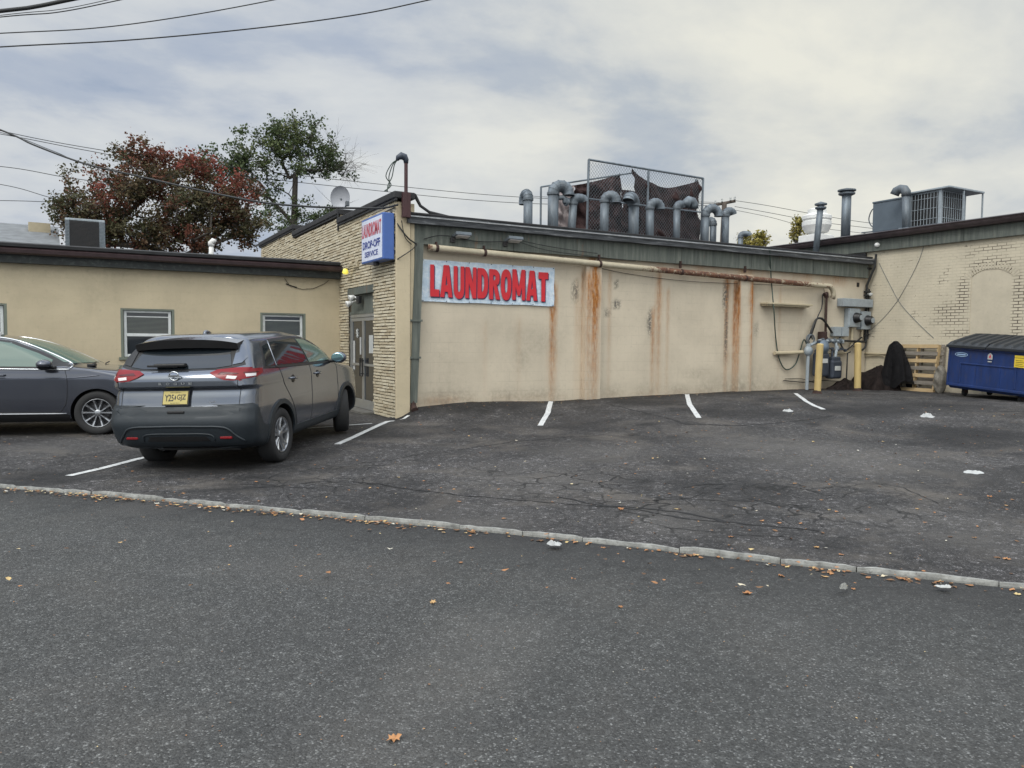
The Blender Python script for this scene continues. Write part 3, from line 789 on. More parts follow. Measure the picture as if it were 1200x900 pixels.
# door
dr = BX+.05
dz0 = .15
mb = MB()
fr = .055
mb.box((dr, dy0, dz0), (dr+.08, dy0+fr, 2.13)); mb.box((dr, dy1-fr, dz0), (dr+.08, dy1, 2.13)); mb.box((dr-.002, dy0, 2.13), (dr+.08, dy1, 2.20))
mid = (dy0+dy1)/2
frame = build('door_frame', mb, M['alu'], lb)
mb = MB(); mb.box((dr+.03, dy0, 2.20), (dr+.09, dy1, dz1)); mb.bbox((dr-.06, dy0+.001, 2.62), (dr+.03, dy1-.001, dz1-.01), .01); mb.box((dr-.01, dy0, 2.20), (dr+.031, dy1, 2.26))
build('transom_panel', mb, M['green_trim'], lb)
for nm, a, b in (('door', dy0+fr+.004, mid-.004), ('door', mid+.004, dy1-fr-.004)):
    mb = MB(); w = .06
    mb.box((dr+.01, a, dz0+.01), (dr+.055, a+w, 2.12)); mb.box((dr+.01, b-w, dz0+.01), (dr+.055, b, 2.12)); mb.box((dr+.008, a, dz0+.01), (dr+.057, b, dz0+.20)); mb.box((dr+.008, a, 2.05), (dr+.057, b, 2.121)); mb.box((dr+.006, a, 1.08), (dr+.05, b, 1.13))
    d_ = build(nm, mb, M['alu'], lb)
    g_ = MB(); g_.box((dr+.03, a+w, dz0+.2), (dr+.036, b-w, 2.05)); build('pane', g_, M['glass'], d_)
    h_ = MB(); yy = mid+.07 if a > mid else mid-.07
    h_.bbox((dr-.05, yy-.015, .85), (dr-.02, yy+.015, 1.25), .006); h_.box((dr-.05, yy-.01, .9), (dr+.01, yy+.01, .92)); h_.box((dr-.05, yy-.01, 1.18), (dr+.01, yy+.01, 1.2)); build('handle', h_, M['black'], d_)
# notices on the door glass
for (y0_, y1_, z0_, z1_, mt) in ((16.58,16.72,.98,1.62,'paper'),(16.14,16.24,1.32,1.70,'paper'),(16.14,16.26,.86,1.14,'paper'),(15.36,15.62,1.36,1.74,'grey_paper')):
    mb = MB(); mb.box((dr+.022, y0_, z0_), (dr+.026, y1_, z1_)); build('door_notice', mb, M[mt], lb)
mb = MB(); 
for q in range(4):
    aa = q*PI/4; dx, dz = math.cos(aa)*.085, math.sin(aa)*.10
    mb.tube([(dr+.02, 16.40-dx, 1.79-dz), (dr+.02, 16.40+dx, 1.79+dz)], .012, 4)
build('door_emblem', mb, M['grey_paper'], lb)
mb = MB(); mb.box((BX-.25, dy0-.05, -.1), (BX+.2, dy1+.05, dz0)); build('door_step', mb, pm('dark_concrete', (.12,.115,.105), .85, 0, .25, 6, .3), lb)
# ------------------------------------------------------------------ low building at left
LY = 17.486
left = thing('low_building', 'low cream rendered building with dark roof edge behind the parked cars', 'building', (2, LY, 0))
wins = [(-2.35, -1.26, 1.23, 2.27), (.67, 1.68, 1.23, 2.24), (3.42, 4.42, 1.23, 2.225)]
mb = MB(); holed(mb, 'Y', LY, -16, BX+.02, -.1, 3.16, wins+[(-6.0,-5.0,1.23,2.25)], step=.2, depth=.13)
def lstain(v):
    n = noise.noise(Vector((v.x*.8, v.z, 6)))*.5+.5
    return (0, min(1, .25*smooth(.5, .9, n)+.35*math.exp(-((v.z-2.95)/.1)**2)*n+.3*math.exp(-((v.z)/.25)**2)), 0)
build('wall', mb, M['stucco'], left, attr={'stain': lstain})
for i, (a, b, c, d) in enumerate(wins+[(-6.0,-5.0,1.23,2.25)]):
    m2 = MB(); y0 = LY+.02; t = .055
    m2.box((a-.0, y0-.018, c), (a+.05, y0+.12, d)); m2.box((b-.05, y0-.018, c), (b, y0+.12, d)); m2.box((a+.05, y0-.016, d-.035), (b-.05, y0+.12, d)); m2.box((a-.04, y0-.06, c-.04), (b+.04, y0+.12, c+.015))
    build('window_surround', m2, M['sage_trim'], left)
    m2 = MB(); A, B, Cc, D = a+.06, b-.06, c+.02, d-.04; mz = c+.47; y1 = y0+.03
    for p, q in (((A, Cc), (A+t, D)), ((B-t, Cc), (B, D))): m2.bbox((p[0], y1, p[1]), (q[0], y1+.05, q[1]), .006)
    m2.bbox((A+t, y1, D-t*.8), (B-t, y1+.05, D), .006); m2.bbox((A+t, y1, Cc), (B-t, y1+.05, Cc+t), .006); m2.bbox((A+t-.01, y1-.012, mz-.03), (B-t+.01, y1+.04, mz+.03), .006)
    m2.box((A+t, y1+.01, D-.135), (B-t, y1+.03, D-.115))
    wf = build('window', m2, M['white_frame'], left)
    m2 = MB(); m2.box((A+t, y1+.025, mz), (B-t, y1+.03, D-t*.8)); m2.box((A+t, y1+.032, Cc+t), (B-t, y1+.037, mz)); build('pane', m2, M['glass'], wf)
    m2 = MB()
    for k in range(13): m2.box((A+t, y1+.018, mz+.05+k*.026), (B-t, y1+.022, mz+.05+k*.026+.006))
    build('blind', m2, M['sage_trim'], wf)
mb = MB()
prof = [(.0,3.02),(-.20,3.02),(-.22,3.13),(-.24,3.14),(-.24,3.15)]
def extr(mb, prof, x0, x1, n=30, amp=.006, seed=0):
    vs = []; fs = []
    for i in range(n+1):
        x = x0+(x1-x0)*i/n; w = amp*noise.noise(Vector((x*.9, seed, 3)))
        for y, z in prof: vs.append(Vector((x, LY+y, z+w)))
    k = len(prof)
    for i in range(n):
        for j in range(k-1): fs.append((i*k+j, i*k+j+1, (i+1)*k+j+1, (i+1)*k+j))
    fs.append(tuple(range(k))); fs.append(tuple(reversed([n*k+j for j in range(k)]))); mb.add(vs, fs)
extr(mb, [(.02,3.04),(-.16,3.04),(-.17,3.20),(.02,3.2)], -16, 5.17); build('fascia', mb, M['dark_fascia'], left)
mb = MB(); extr(mb, [(-.172,3.19),(-.27,3.19),(-.31,3.22),(-.32,3.285),(-.30,3.30),(-.31,3.315),(-.172,3.32)], -16, 5.17, amp=.01); build('gutter', mb, pm('maroon_gutter', (.045,.028,.03), .35, .2, .3, 4, .1), left)
mb = MB(); extr(mb, [(-.173,3.325),(-.29,3.335),(-.30,3.39),(-.2,3.42),(3,3.47),(9,3.6)], -16, 5.15, amp=.012, seed=4); build('roof', mb, M['roofing'], left)
mb = MB(); mb.box((-16, LY+8.7, 0), (5.1, LY+8.9, 3.5)); build('rear_wall', mb, M['stucco'], left)
mb = MB()
mb.tube([(3.95,LY-.02,3.0),(4.05,LY-.02,2.86),(4.2,LY-.025,2.80),(4.35,LY-.02,2.77),(4.6,LY-.02,2.80),(4.85,LY-.02,2.92),(4.95,LY-.02,3.0)], .006, 5)
mb.tube([(3.98,LY-.02,2.88),(4.12,LY-.03,2.83),(4.22,LY-.02,2.81)], .012, 5); build('loose_wire', mb, M['cable'], left)

# ------------------------------------------------------------------ painted brick building at right
rt = thing('brick_building', 'taller painted cream brick building at right with peeling mortar and a bricked-up arched opening', 'building', (EX, 10, 0))
def rstain(v):
    y, z = v.y, v.z; p = 0
    n = noise.noise(Vector((y*2.2, z*2.2, 7)))*.5+.5
    for cy, cz, ry, rz, a in ((11.33,2.9,.17,.55,1.0),(10.65,3.62,.70,.20,1.0),(11.6,2.55,.5,.18,.95),(11.6,2.25,.6,.14,.8),(11.3,1.95,.7,.10,.8),(10.0,2.6,.16,1.1,1.0),(11.9,3.3,.12,.12,.9),(10.6,4.0,.6,.12,.7),(12.6,2.45,.10,.10,.9),(9.2,2.2,.3,.5,.9),(11.2,3.9,.15,.1,.8),(9.0,3.4,.5,.6,.7)):
        q = math.hypot((y-cy)/ry, (z-cz)/rz); p = max(p, a*smooth(1.1, .6, q+.5*(n-.5)))
    g = .55*math.exp(-((z-.4)/.35)**2)*n+.25*smooth(.6, .9, n)
    return (0, min(1, g), p)
# stain B drives open mortar only for the brick material, so keep the infill clear of it
mb = MB(); holed(mb, 'X', EX, 3.5, 24, -.1, 4.26, [(10.17,11.12,1.3,3.50)], step=.1, depth=.04, sgn=1)
pb = M['paintbrick']
build('wall', mb, pb, rt, attr={'stain': rstain})
mb = MB(); mb.add([Vector((EX+.012, 10.17, 1.3)), Vector((EX+.012, 11.12, 1.3))]+[Vector((EX+.012, 10.645+.475*math.cos(q), 3.40+.13*math.sin(q))) for q in [k*PI/12 for k in range(13)]]+[Vector((EX+.012,10.17,3.40))], [tuple(range(16))][:1])
mb.v = mb.v[:]; mb.box((EX+.03,10.1,1.2),(EX+.2,11.2,3.6))
build('bricked_up_opening', mb, M['infill'], rt, attr={'stain': lambda v: (0, .05, 0)})
mb = MB()
for k in range(19):
    q = PI*(.20+.60*k/18); cy, cz = 10.645+.72*math.cos(q), 2.98+.62*math.sin(q)
    R_ = Matrix.Translation((EX, cy, cz)) @ Matrix.Rotation(q-PI/2, 4, 'X')
    mb.bbox((-.005, -.024, -.085), (.03, .024, .085), .003, R_)
build('arch_bricks', mb, M['infill'], rt, attr={'stain': lambda v: (0, .2, 0)})
mb = MB(); y = 3.5
while y < 23.9: mb.bbox((EX-.10, y+.003, 4.24), (EX-.02, min(24, y+2.6)-.003, 4.56), .006); y += 2.6
build('fascia', mb, M['green_trim'], rt)
def extx(mb, prof, y0, y1, n=40, amp=.01):
    vs = []; fs = []; k = len(prof)
    for i in range(n+1):
        y = y0+(y1-y0)*i/n; w = amp*noise.noise(Vector((y*.9, 2, 3)))
        for x, z in prof: vs.append(Vector((EX+x, y, z+w)))
    for i in range(n):
        for j in range(k-1): fs.append((i*k+j, (i+1)*k+j, (i+1)*k+j+1, i*k+j+1))
    fs.append(tuple(reversed(range(k)))); fs.append(tuple([n*k+j for j in range(k)])); mb.add(vs, fs)
mb = MB(); extx(mb, [(-.10,4.55),(-.24,4.56),(-.27,4.62),(-.28,4.66),(-.26,4.67),(-.28,4.72),(-.2,4.75),(2,4.8),(10,5.0)], 3.4, 24.1); build('roof', mb, pm('dark_brown_roof_edge', (.04,.030,.032), .4, .1, .35, 4, .15), rt)
mb = MB(); mb.box((EX+9.7, 3.6, 0), (EX+9.9, 24, 4.9)); mb.box((EX+.2, 3.5, 0), (EX+9.7, 3.7, 4.7)); build('rear_wall', mb, M['stucco'], rt)
mb = MB(); mb.bbox((EX-.09, 14.05, 3.62), (EX-.02, 16.8, 4.22), .01); build('dark_opening', mb, M['black'], rt)

# ------------------------------------------------------------------ helpers for fittings
def one(name, label, cat, mb, mat, group=None, **k): return build(name, mb, mat, label=label, cat=cat, group=group, **k)
def catn(a, b, sag, n=24):
    a = Vector(a); b = Vector(b); return [a.lerp(b, i/n)-Vector((0, 0, sag*4*(i/n)*(1-i/n))) for i in range(n+1)]
def curve(pts, n=6):
    pts = [Vector(p) for p in pts]; o = []
    for i in range(len(pts)-1):
        p0 = pts[max(0, i-1)]; p1 = pts[i]; p2 = pts[i+1]; p3 = pts[min(len(pts)-1, i+2)]
        for k in range(n):
            t = k/n; o.append(.5*((2*p1)+(p2-p0)*t+(2*p0-5*p1+4*p2-p3)*t*t+(3*p1-p0-3*p2+p3)*t**3))
    o.append(pts[-1]); return o

# ------------------------------------------------------------------ banner
bn = thing('banner', 'pale blue vinyl banner with big red LAUNDROMAT lettering on the block wall', 'banner', (7.3, WY-.03, 2.38))
bx0, bx1, bz0, bz1 = 5.79, 8.86, 2.40, 3.225
def bpt(u, v):
    x = bx0+(bx1-bx0)*u; z = bz0+(bz1-bz0)*v
    e = min(u, 1-u, v*.3, (1-v)*.3); w = .010*noise.noise(Vector((x*2.2, z*4, 1)))+.006*noise.noise(Vector((x*6+z*5, z*3, 4)))
    sag = .012*math.sin(u*PI*6)*(1-v)*.5 - .010*abs(math.sin(u*PI*5))*v
    return Vector((x+.006*math.sin(v*9), WY-.035+w, z+sag))
mb = MB(); mb.smooth = True; mb.grid(bpt, 90, 26)
build('banner_sheet', mb, M['banner'], bn)
W_ = (bx1-bx0)
# heavy condensed letters, each letter its own width
letters = 'LAUNDROMAT'; wid = [.78,1.08,.95,1.0,.98,1.0,1.0,1.25,1.08,.98]; tot = sum(wid); cur = 0
red = MB(); nav = MB(); bx, bw = bx0+.17, W_-.32
for ch, w in zip(letters, wid):
    u = bx+bw*cur/tot; ww = bw*w/tot*.93; h = .625+.012*math.sin(cur*1.1); zb = 2.495+.006*math.cos(cur*1.7)
    block_mb(red, ch, (u, zb), ww*.985, h, WY-.062)
    block_mb(nav, ch, (u+.022, zb-.020), ww*.985, h, WY-.052)
    cur += w
build('lettering', red, M['red_ink'], bn); build('lettering_shadow', nav, M['navy_ink'], bn)
for k in range(7):
    for z in (bz0+.02, bz1-.02):
        mb = MB(); mb.tube([(bx0+.03+k*(W_-.06)/6, WY-.05, z), (bx0+.03+k*(W_-.06)/6, WY, z)], .010, 6)
        build('eyelet', mb, M['galv'], bn)

# ------------------------------------------------------------------ box sign
sg = thing('box_sign', 'blue framed light box sign reading LAUNDROMAT DROP-OFF SERVICE on the brick wall above the door', 'sign', (BX, 14.5, 3.1))
x0 = 4.95
mb = MB(); mb.bbox((x0, 13.83, 3.16), (BX-.03, 15.10, 4.04), .02); mb.box((x0+.05, 14.0, 4.04), (x0+.12, 14.9, 4.06)); build('frame', mb, M['blue_frame'], sg)
mb = MB(); mb.box((x0-.004, 13.87, 3.20), (x0+.01, 15.06, 4.0)); build('face', mb, M['sign_white'], sg)
U = (0, -1, 0); V = (0, 0, 1)
build('red_lettering', text_mb('LAUNDROMAT', (x0-.009, 15.03, 3.66), U, V, 1.12, .27, .03), M['sign_red'], sg)
b_ = text_mb('DROP-OFF', (x0-.009, 14.99, 3.43), U, V, 1.02, .155, .03); text_mb('SERVICE', (x0-.009, 14.87, 3.27), U, V, .78, .11, .02, b_); build('blue_lettering', b_, M['dark_blue_ink'], sg)
for y in (14.1, 14.8): mb = MB(); mb.box((BX-.03, y-.03, 3.3), (BX+.0, y+.03, 3.9)); build('bracket', mb, M['dark_metal'], sg)
mb = MB(); mb.bbox((x0+.06, 14.4, 3.09), (x0+.14, 14.55, 3.16), .01); build('bracket', mb, M['dark_metal'], sg)
# yellow wall lamp with sensor
wl = thing('wall_lamp', 'small yellow wall lamp on the brick between roof and box sign', 'wall lamp', (BX, 16.66, 3.15))
mb = MB(); mb.smooth = True; mb.lathe([(.0,.04),(.04,.035),(.055,.0),(.07,-.05),(.04,-.08),(0,-.085)], 16, Matrix.Translation((5.06,16.55,3.16))); build('bulb', mb, M['lamp_yellow'], wl)
mb = MB(); mb.bbox((BX-.05,16.05,3.2),(BX,16.2,3.34), .01); mb.tube([(BX-.02,16.1,3.27),(BX-.1,16.25,3.25),(BX-.12,16.4,3.22),(5.06,16.55,3.21)], .02, 6); mb.lathe([(.02,.0),(.05,.02),(.055,.08),(.02,.1)], 10, Matrix.Translation((BX-.1,16.3,3.22)), caps=True); build('arm', mb, M['tan'], wl)
fl = thing('floodlight', 'white twin floodlight on the green panel over the entrance door', 'floodlight', (BX, 16.3, 2.5))
mb = MB(); mb.bbox((BX-.06,15.93,2.42),(BX+.02,16.1,2.58), .015); build('back_box', mb, M['black'], fl)
for y, z in ((16.22, 2.58), (16.42, 2.46)):
    mb = MB(); mb.smooth = True; mb.lathe([(0,.0),(.035,.005),(.05,.05),(.075,.12),(.07,.125),(.0,.11)], 14, Matrix.Translation((BX-.06,y-.03,z)) @ Matrix.Rotation(-2.0, 4, 'Y')); build('lamp_head', mb, M['white'], fl)
    mb = MB(); mb.tube([(BX-.03,16.02,2.5),(BX-.06,y-.03,z)], .015, 6); build('arm', mb, M['white'], fl)
for (px, py, side) in ((541,276,'nearest the box sign corner'), (602,281,'right of the first, above the banner end')):
    p = onY(px, py, WY-.2)
    f = thing('fascia_floodlight', 'small grey floodlight on the green fascia, '+side, 'floodlight', p, group='small floodlights on the fascia')
    mb = MB(); mb.bbox((-.17,-.12,-.035), (.17,.10,.035), .012, Matrix.Translation(p) @ Matrix.Rotation(-.25, 4, 'X')); build('housing', mb, M['galv_dull'], f)
    mb = MB(); mb.bbox((-.14,-.10,-.045), (.14,.06,-.034), .004, Matrix.Translation(p) @ Matrix.Rotation(-.25, 4, 'X')); build('lens', mb, M['lens_clear'], f)
    mb = MB(); mb.tube([p+Vector((-.1,0,0)), p+Vector((-.16,.05,-.09)), Vector((p.x-.16, WY-.10, p.z-.09))], .02, 6); mb.bbox((p.x-.21, WY-.15, p.z-.14), (p.x-.11, WY-.105, p.z-.04), .01); build('mount', mb, M['dark_metal'], f)

# ------------------------------------------------------------------ weatherhead mast
q = 13.45
ms = thing('service_mast', 'dark red electrical mast with drooping wires at the roof corner', 'service mast', (5.33, 13.74, 4.1))
mx, my = 5.36, 13.70
mb = MB(); mb.tube([(mx,my,3.98),(mx,my,4.98)], .035, 10); mb.bbox((mx-.07,my-.03,3.95),(mx+.09,my+.06,4.42), .01); build('mast', mb, pm('oxide_mast', (.055,.022,.024), .6, .1), ms)
mb = MB(); mb.smooth = True; mb.tube([(mx,my,4.96),(mx,my,5.02),(mx-.03,my,5.07),(mx-.09,my+.01,5.09),(mx-.15,my+.02,5.05),(mx-.17,my+.02,5.0)], [.042,.052,.068,.07,.05,.028], 12); build('weatherhead', mb, M['meter_dark'], ms)
for k, dx in enumerate((0, .03, -.03)):
    mb = MB(); mb.tube(curve([(mx-.15,my+.02,5.02),(mx-.24-dx,my+.05,4.92),(mx-.30-dx*2,my+.10,4.70),(mx-.28+dx,my+.12,4.55),(mx-.36-dx,my+.10,4.42)], 5), .010, 5); build('wire', mb, M['cable_green'], ms)

# ------------------------------------------------------------------ roof vents
def goose(name, label, px, ptop, pw, Y, dirv, kind, reach=.35, drop=.12, ground=4.0, lean=0.0, mat='galv'):
    b = onY(px, ptop, Y); D = b.length; r = pw*math.hypot(b.x, b.y)*.93/FPX/2
    t = thing(name, label, 'roof vent', (b.x, Y, ground), group='curved metal dryer vents on the roof')
    x, z1 = b.x, b.z; d = Vector(dirv).normalized()
    xb = x-lean
    if kind == 'goose':
        R = max(r*1.25, reach/2); zt = z1-R-r
        path = [Vector((xb, Y, ground-.1)), Vector((x, Y, zt))]
        pm_ = MB(); pm_.smooth = True; pm_.tube(path, r, 18); build('pipe', pm_, M[mat], t)
        a = [Vector((x, Y, zt))+d*(R-R*math.cos(q))+Vector((0,0,R*math.sin(q))) for q in [k*PI/7 for k in range(8)]]
        a.append(a[-1]-Vector((0,0,drop)))
    elif kind == 'elbow':
        R = max(r*1.1, reach*.5); zt = z1-R-r
        path = [Vector((xb, Y, ground-.1)), Vector((x, Y, zt))]
        pm_ = MB(); pm_.smooth = True; pm_.tube(path, r, 18); build('pipe', pm_, M[mat], t)
        a = [Vector((x, Y, zt))+d*(R-R*math.cos(q))+Vector((0,0,R*math.sin(q))) for q in [k*PI/10 for k in range(6)]]
        a.append(a[-1]+d*drop)
        a += [a[-1]+d*(r*.9)*math.sin(q)-Vector((0,0,r*.9*(1-math.cos(q)))) for q in (.5, 1.0, 1.4)]
    m = MB(); m.tube(a, r*1.10, 18, caps=False)
    for i in range(1, len(a)-1):
        tt = (a[i+1]-a[i-1]).normalized(); m.tube([a[i]-tt*.008, a[i]+tt*.008], r*1.15, 18)
    hd = build('hood', m, M[mat], t)
    m = MB(); tt = (a[-1]-a[-2]).normalized(); m.tube([a[-1]-tt*.03, a[-1]-tt*.025], r*1.07, 18); build('opening', m, M['black'], t)
    m = MB(); zt2 = path[-1].z; m.tube([Vector((x,Y,zt2-.03)), Vector((x,Y,zt2+.02))], r*1.17, 18); build('joint_band', m, M['galv_dull'], t); m = MB(); m.lathe([(r*1.12,.10),(r*1.15,.04),(r*1.7,.0),(r*1.9,-.06)], 18, Matrix.Translation((xb, Y, ground+.04))); build('collar', m, M['galv_dull'], t)
    return t, a, r
R1 = (1,0,0)
goose('roof_vent', 'short straight vent with rounded hood, leftmost on the block building roof', 619, 221, 11.5, 14.9, (.15,1,0), 'goose', .2, .08)
goose('roof_vent', 'tallest fat curved vent next to the leftmost rounded one', 648.5, 211, 13.5, 14.8, (.9,-.25,0), 'goose', .36, .02)
goose('roof_vent', 'leaning curved vent in front of the torn screen, left of the tall fence post', 672, 227, 10, 14.7, (1,-.15,0), 'elbow', .24, .08, lean=.06)
goose('roof_vent', 'curved vent just right of the tall fence post, hood turned forward', 709, 224, 11, 14.6, (.75,-.6,0), 'goose', .24, .04, lean=.02)
goose('roof_vent', 'bulky vent with ball-like hood turned left in the middle of the row', 743, 227, 13, 14.5, (-.9,-.45,0), 'elbow', .22, .05)
goose('roof_vent', 'curved vent right of the ball-hooded one, in front of the dark screen', 762, 232, 10, 14.5, (.95,-.2,0), 'goose', .28, .02)
t7, a7, r7 = goose('roof_vent', 'thin vent with double bent hood in front of the right end of the dark screen', 793.5, 235, 8.5, 14.5, (1,0,0), 'elbow', .16, .02)
m = MB(); m.smooth = True; e = onY(809, 240, 14.45); m.tube([e+Vector((-.16,0,-.05)), e+Vector((-.13,0,.03)), e+Vector((-.05,0,.1)), e+Vector((.04,-.02,.08)), e+Vector((.1,-.02,0)), e+Vector((.10,-.02,-.08))], r7*1.3, 16); build('second_bend', m, M['galv'], t7)
goose('roof_vent', 'wide arched vent at the right end of the fence with big ribbed hood', 827, 239, 9.5, 14.5, (.95,-.3,0), 'goose', .36, .02)
goose('roof_vent', 'plain thin vent half hidden behind the wide arched one', 836, 254, 8, 14.9, (0,1,0), 'goose', .14, .02)
goose('roof_vent', 'bright vent with cupped hood, right of the wide arched one', 850.5, 243, 9, 14.5, (1,-.1,0), 'elbow', .2, .04)
goose('roof_vent', 'small low elbow vent with black mouth at the right end of the row', 868, 271, 6, 17.5, (.8,-.6,0), 'elbow', .2, .1, ground=4.3)
# second small elbow on the tall vent
sv = thing('roof_vent', 'small elbow vent tucked beside the tallest fat vent', 'roof vent', onY(656,262,14.9), group='curved metal dryer vents on the roof')
m = MB(); m.smooth = True; e = onY(654, 232, 14.75); f_ = onY(664, 234, 14.7)
m.tube([Vector((e.x,14.95,3.95)), Vector((e.x,14.9,e.z-.05)), e, e.lerp(f_,.5)+Vector((0,0,.03)), f_], .055, 12); build('pipe', m, M['galv_dull'], sv)
m = MB(); m.tube([f_+Vector((-.03,0,-.05)), f_+Vector((.02,0,-.06))], .09, 12); m.bbox(tuple(f_+Vector((-.09,-.05,-.09))), tuple(f_+Vector((.08,.05,.04))), .02); build('hood', m, M['galv'], sv)

# ------------------------------------------------------------------ chain link screen
FY = 15.3
A = onY(690, 187, FY); B = onY(824, 209, FY); 
fn = thing('chain_link_fence', 'chain link fence panels standing on the roof behind the vents', 'fence', (A.x, FY, 4.05))
m = MB()
for px, pt in ((690,187),(760,200),(824,209)):
    p = onY(px, pt, FY); m2 = MB(); m2.tube([(p.x-.03,FY,4.0),(p.x,FY,p.z)], .030, 8); build('post', m2, M['galv'], fn)
p2 = onY(820, 209, FY+.35); m2 = MB(); m2.tube([(p2.x,FY+.5,4.0),(p2.x,FY+.5,p2.z)], .028, 8); build('post', m2, M['galv'], fn)
m2 = MB(); m2.tube([A, B], .028, 8); build('top_rail', m2, M['galv'], fn)
zr = 4.95; m2 = MB(); m2.tube([onY(690,233,FY-.04), onY(824,249,FY-.04)], .020, 6); build('middle_rail', m2, M['galv'], fn)
C0 = onY(634, 219, FY+1.2); C1 = onY(745, 202, FY+.6)
m2 = MB(); m2.tube([C0, C1], .022, 6); build('rear_rail', m2, M['galv'], fn)
m2 = MB(); m2.tube([(C0.x,C0.y,4.0), C0], .026, 8); build('post', m2, M['galv'], fn)
# mesh of wires
def topAt(x): return A.z+(B.z-A.z)*(x-A.x)/(B.x-A.x)
m2 = MB(); st = .085; x = A.x-2.2
while x < B.x:
    for sgn in (1, -1):
        # line z = 4.05 + sgn*(X - x)
        X0 = x if sgn == 1 else x+2.2
        pts = []
        for k in range(0, 40):
            zz = 4.1+k*.06; XX = X0+sgn*(zz-4.1)*.9
            if A.x <= XX <= B.x and zz < topAt(XX): pts.append(Vector((XX, FY+.02, zz)))
        if len(pts) > 1: m2.tube([pts[0], pts[-1]], .0035, 3, caps=False)
    x += st
build('chain_mesh', m2, M['galv_dull'], fn)
def cloth(name, label, tops, bots, Y, mat, amp=.05, seed=0):
    tp = curve([onY(*p, Y) for p in tops], 8); bt = [onY(*p, Y) for p in bots]
    def rs(pts, u):
        L_ = [0]
        for a, b in zip(pts, pts[1:]): L_.append(L_[-1]+(b-a).length)
        s = u*L_[-1]
        for i in range(len(pts)-1):
            if s <= L_[i+1] or i == len(pts)-2: return pts[i].lerp(pts[i+1], (s-L_[i])/max(1e-6, L_[i+1]-L_[i]))
    def fn_(u, v):
        p = rs(bt, u).lerp(rs(tp, u), v)
        w = 1.6*amp*noise.noise(Vector((p.x*2.5+seed, p.z*2.4, seed)))+amp*1.3*noise.noise(Vector((p.x*6+p.z*5, p.z*3.8, seed+4)))+.035*math.sin(p.x*13+4*noise.noise(Vector((p.x*1.5, p.z*2, 1)))+p.z*7)+.02*math.sin(p.z*19+p.x*6+3*noise.noise(p*2))
        return p+Vector((0, w*(1-.6*(v > .97)), 0))
    m = MB(); m.smooth = True; m.grid(fn_, 50, 36)
    return one(name, label, 'tarp', m, mat)
cloth('tarp', 'dark maroon mesh tarp sagging across the right part of the rooftop fence', [(740,197),(752,208),(770,217),(784,220),(800,217),(815,213),(818,209)], [(754,284),(790,290),(822,294)], FY+.08, M['tarp_brown'], .06, 2)
cloth('tarp', 'dark brown crumpled tarp hanging behind the tall post of the rooftop fence', [(673,217),(690,214),(710,209),(727,203)], [(668,280),(700,284),(735,288)], FY+.75, M['tarp_brown'], .09, 5)
cloth('tarp', 'pale faded strip of tarp at the left end of the rooftop fence', [(652,222),(664,219),(672,217)], [(650,278),(660,280),(673,282)], FY+1.0, M['tarp_pale'], .07, 9)
cloth('tarp', 'narrow grey brown tarp fold between the two larger rooftop tarps', [(728,222),(738,223),(748,226)], [(730,288),(742,289),(758,291)], FY+.5, M['tarp_brown'], .06, 12)

# ------------------------------------------------------------------ right roof plant
def flue(name, label, px, pt, X, w, ground, tilt=0):
    b = onX(px, pt, X); r = w*math.hypot(b.x, b.y)/FPX/2
    t = thing(name, label, 'flue', (b.x, b.y, ground))
    m = MB(); m.smooth = True; m.tube([(b.x, b.y+tilt, ground-.1), (b.x, b.y, b.z-.05)], r, 14); build('pipe', m, M['galv'], t)
    m = MB(); T = Matrix.Translation((b.x, b.y, b.z-.1)); m.lathe([(r*1.1,-.12),(r*1.75,-.08),(r*1.8,-.04),(r*1.1,-.03)], 16, T, True); m.lathe([(r*1.2,.0),(r*1.95,.02),(r*1.95,.06),(0.01,.12)], 16, T, True)
    m.tube([(b.x,b.y,b.z-.16),(b.x,b.y,b.z-.06)], r*1.05, 12); build('cap', m, M['galv_dull'], t)
    m = MB(); m.lathe([(r*1.15,.12),(r*1.2,.03),(r*1.9,0),(r*2,-.06)], 14, Matrix.Translation((b.x, b.y+tilt, ground+.03))); build('collar', m, M['galv'], t)
flue('flue_pipe', 'tall straight metal flue with flat cap on the taller building roof', 992.5, 221, 20.6, 9.5, 4.82)
t_ = onX(960, 238, 19.8)
flue('flue_pipe', 'leaning metal flue with brown cap rising beside the white roof fan', 962, 237, 18.6, 6.5, 4.15, tilt=.15)
b = onX(957, 262, 21.6)
ff = thing('exhaust_fan', 'white upblast exhaust fan on the roof between the two flues', 'roof fan', (b.x, b.y, 4.85))
T = Matrix.Translation((b.x, b.y, b.z)); k = .86*math.hypot(b.x, b.y)/FPX
m = MB(); m.smooth = False; m.lathe([(9*k,-22*k),(9*k,-12*k),(14*k,-11*k),(17.5*k,-3*k),(17.5*k,2*k),(16*k,3*k),(17.5*k,5*k),(17.5*k,9*k),(16*k,10*k)], 24, T); build('housing', m, M['white'], ff)
m = MB(); m.lathe([(15.5*k,10*k),(11*k,12*k),(11*k,17*k),(6*k,19*k),(0.01,19*k)], 24, T); build('motor_cover', m, M['white'], ff)
m = MB(); m.bbox((b.x-15*k,b.y-15*k,4.7),(b.x+15*k,b.y+15*k,b.z-15*k), .02); build('kerb_box', m, M['white'], ff)
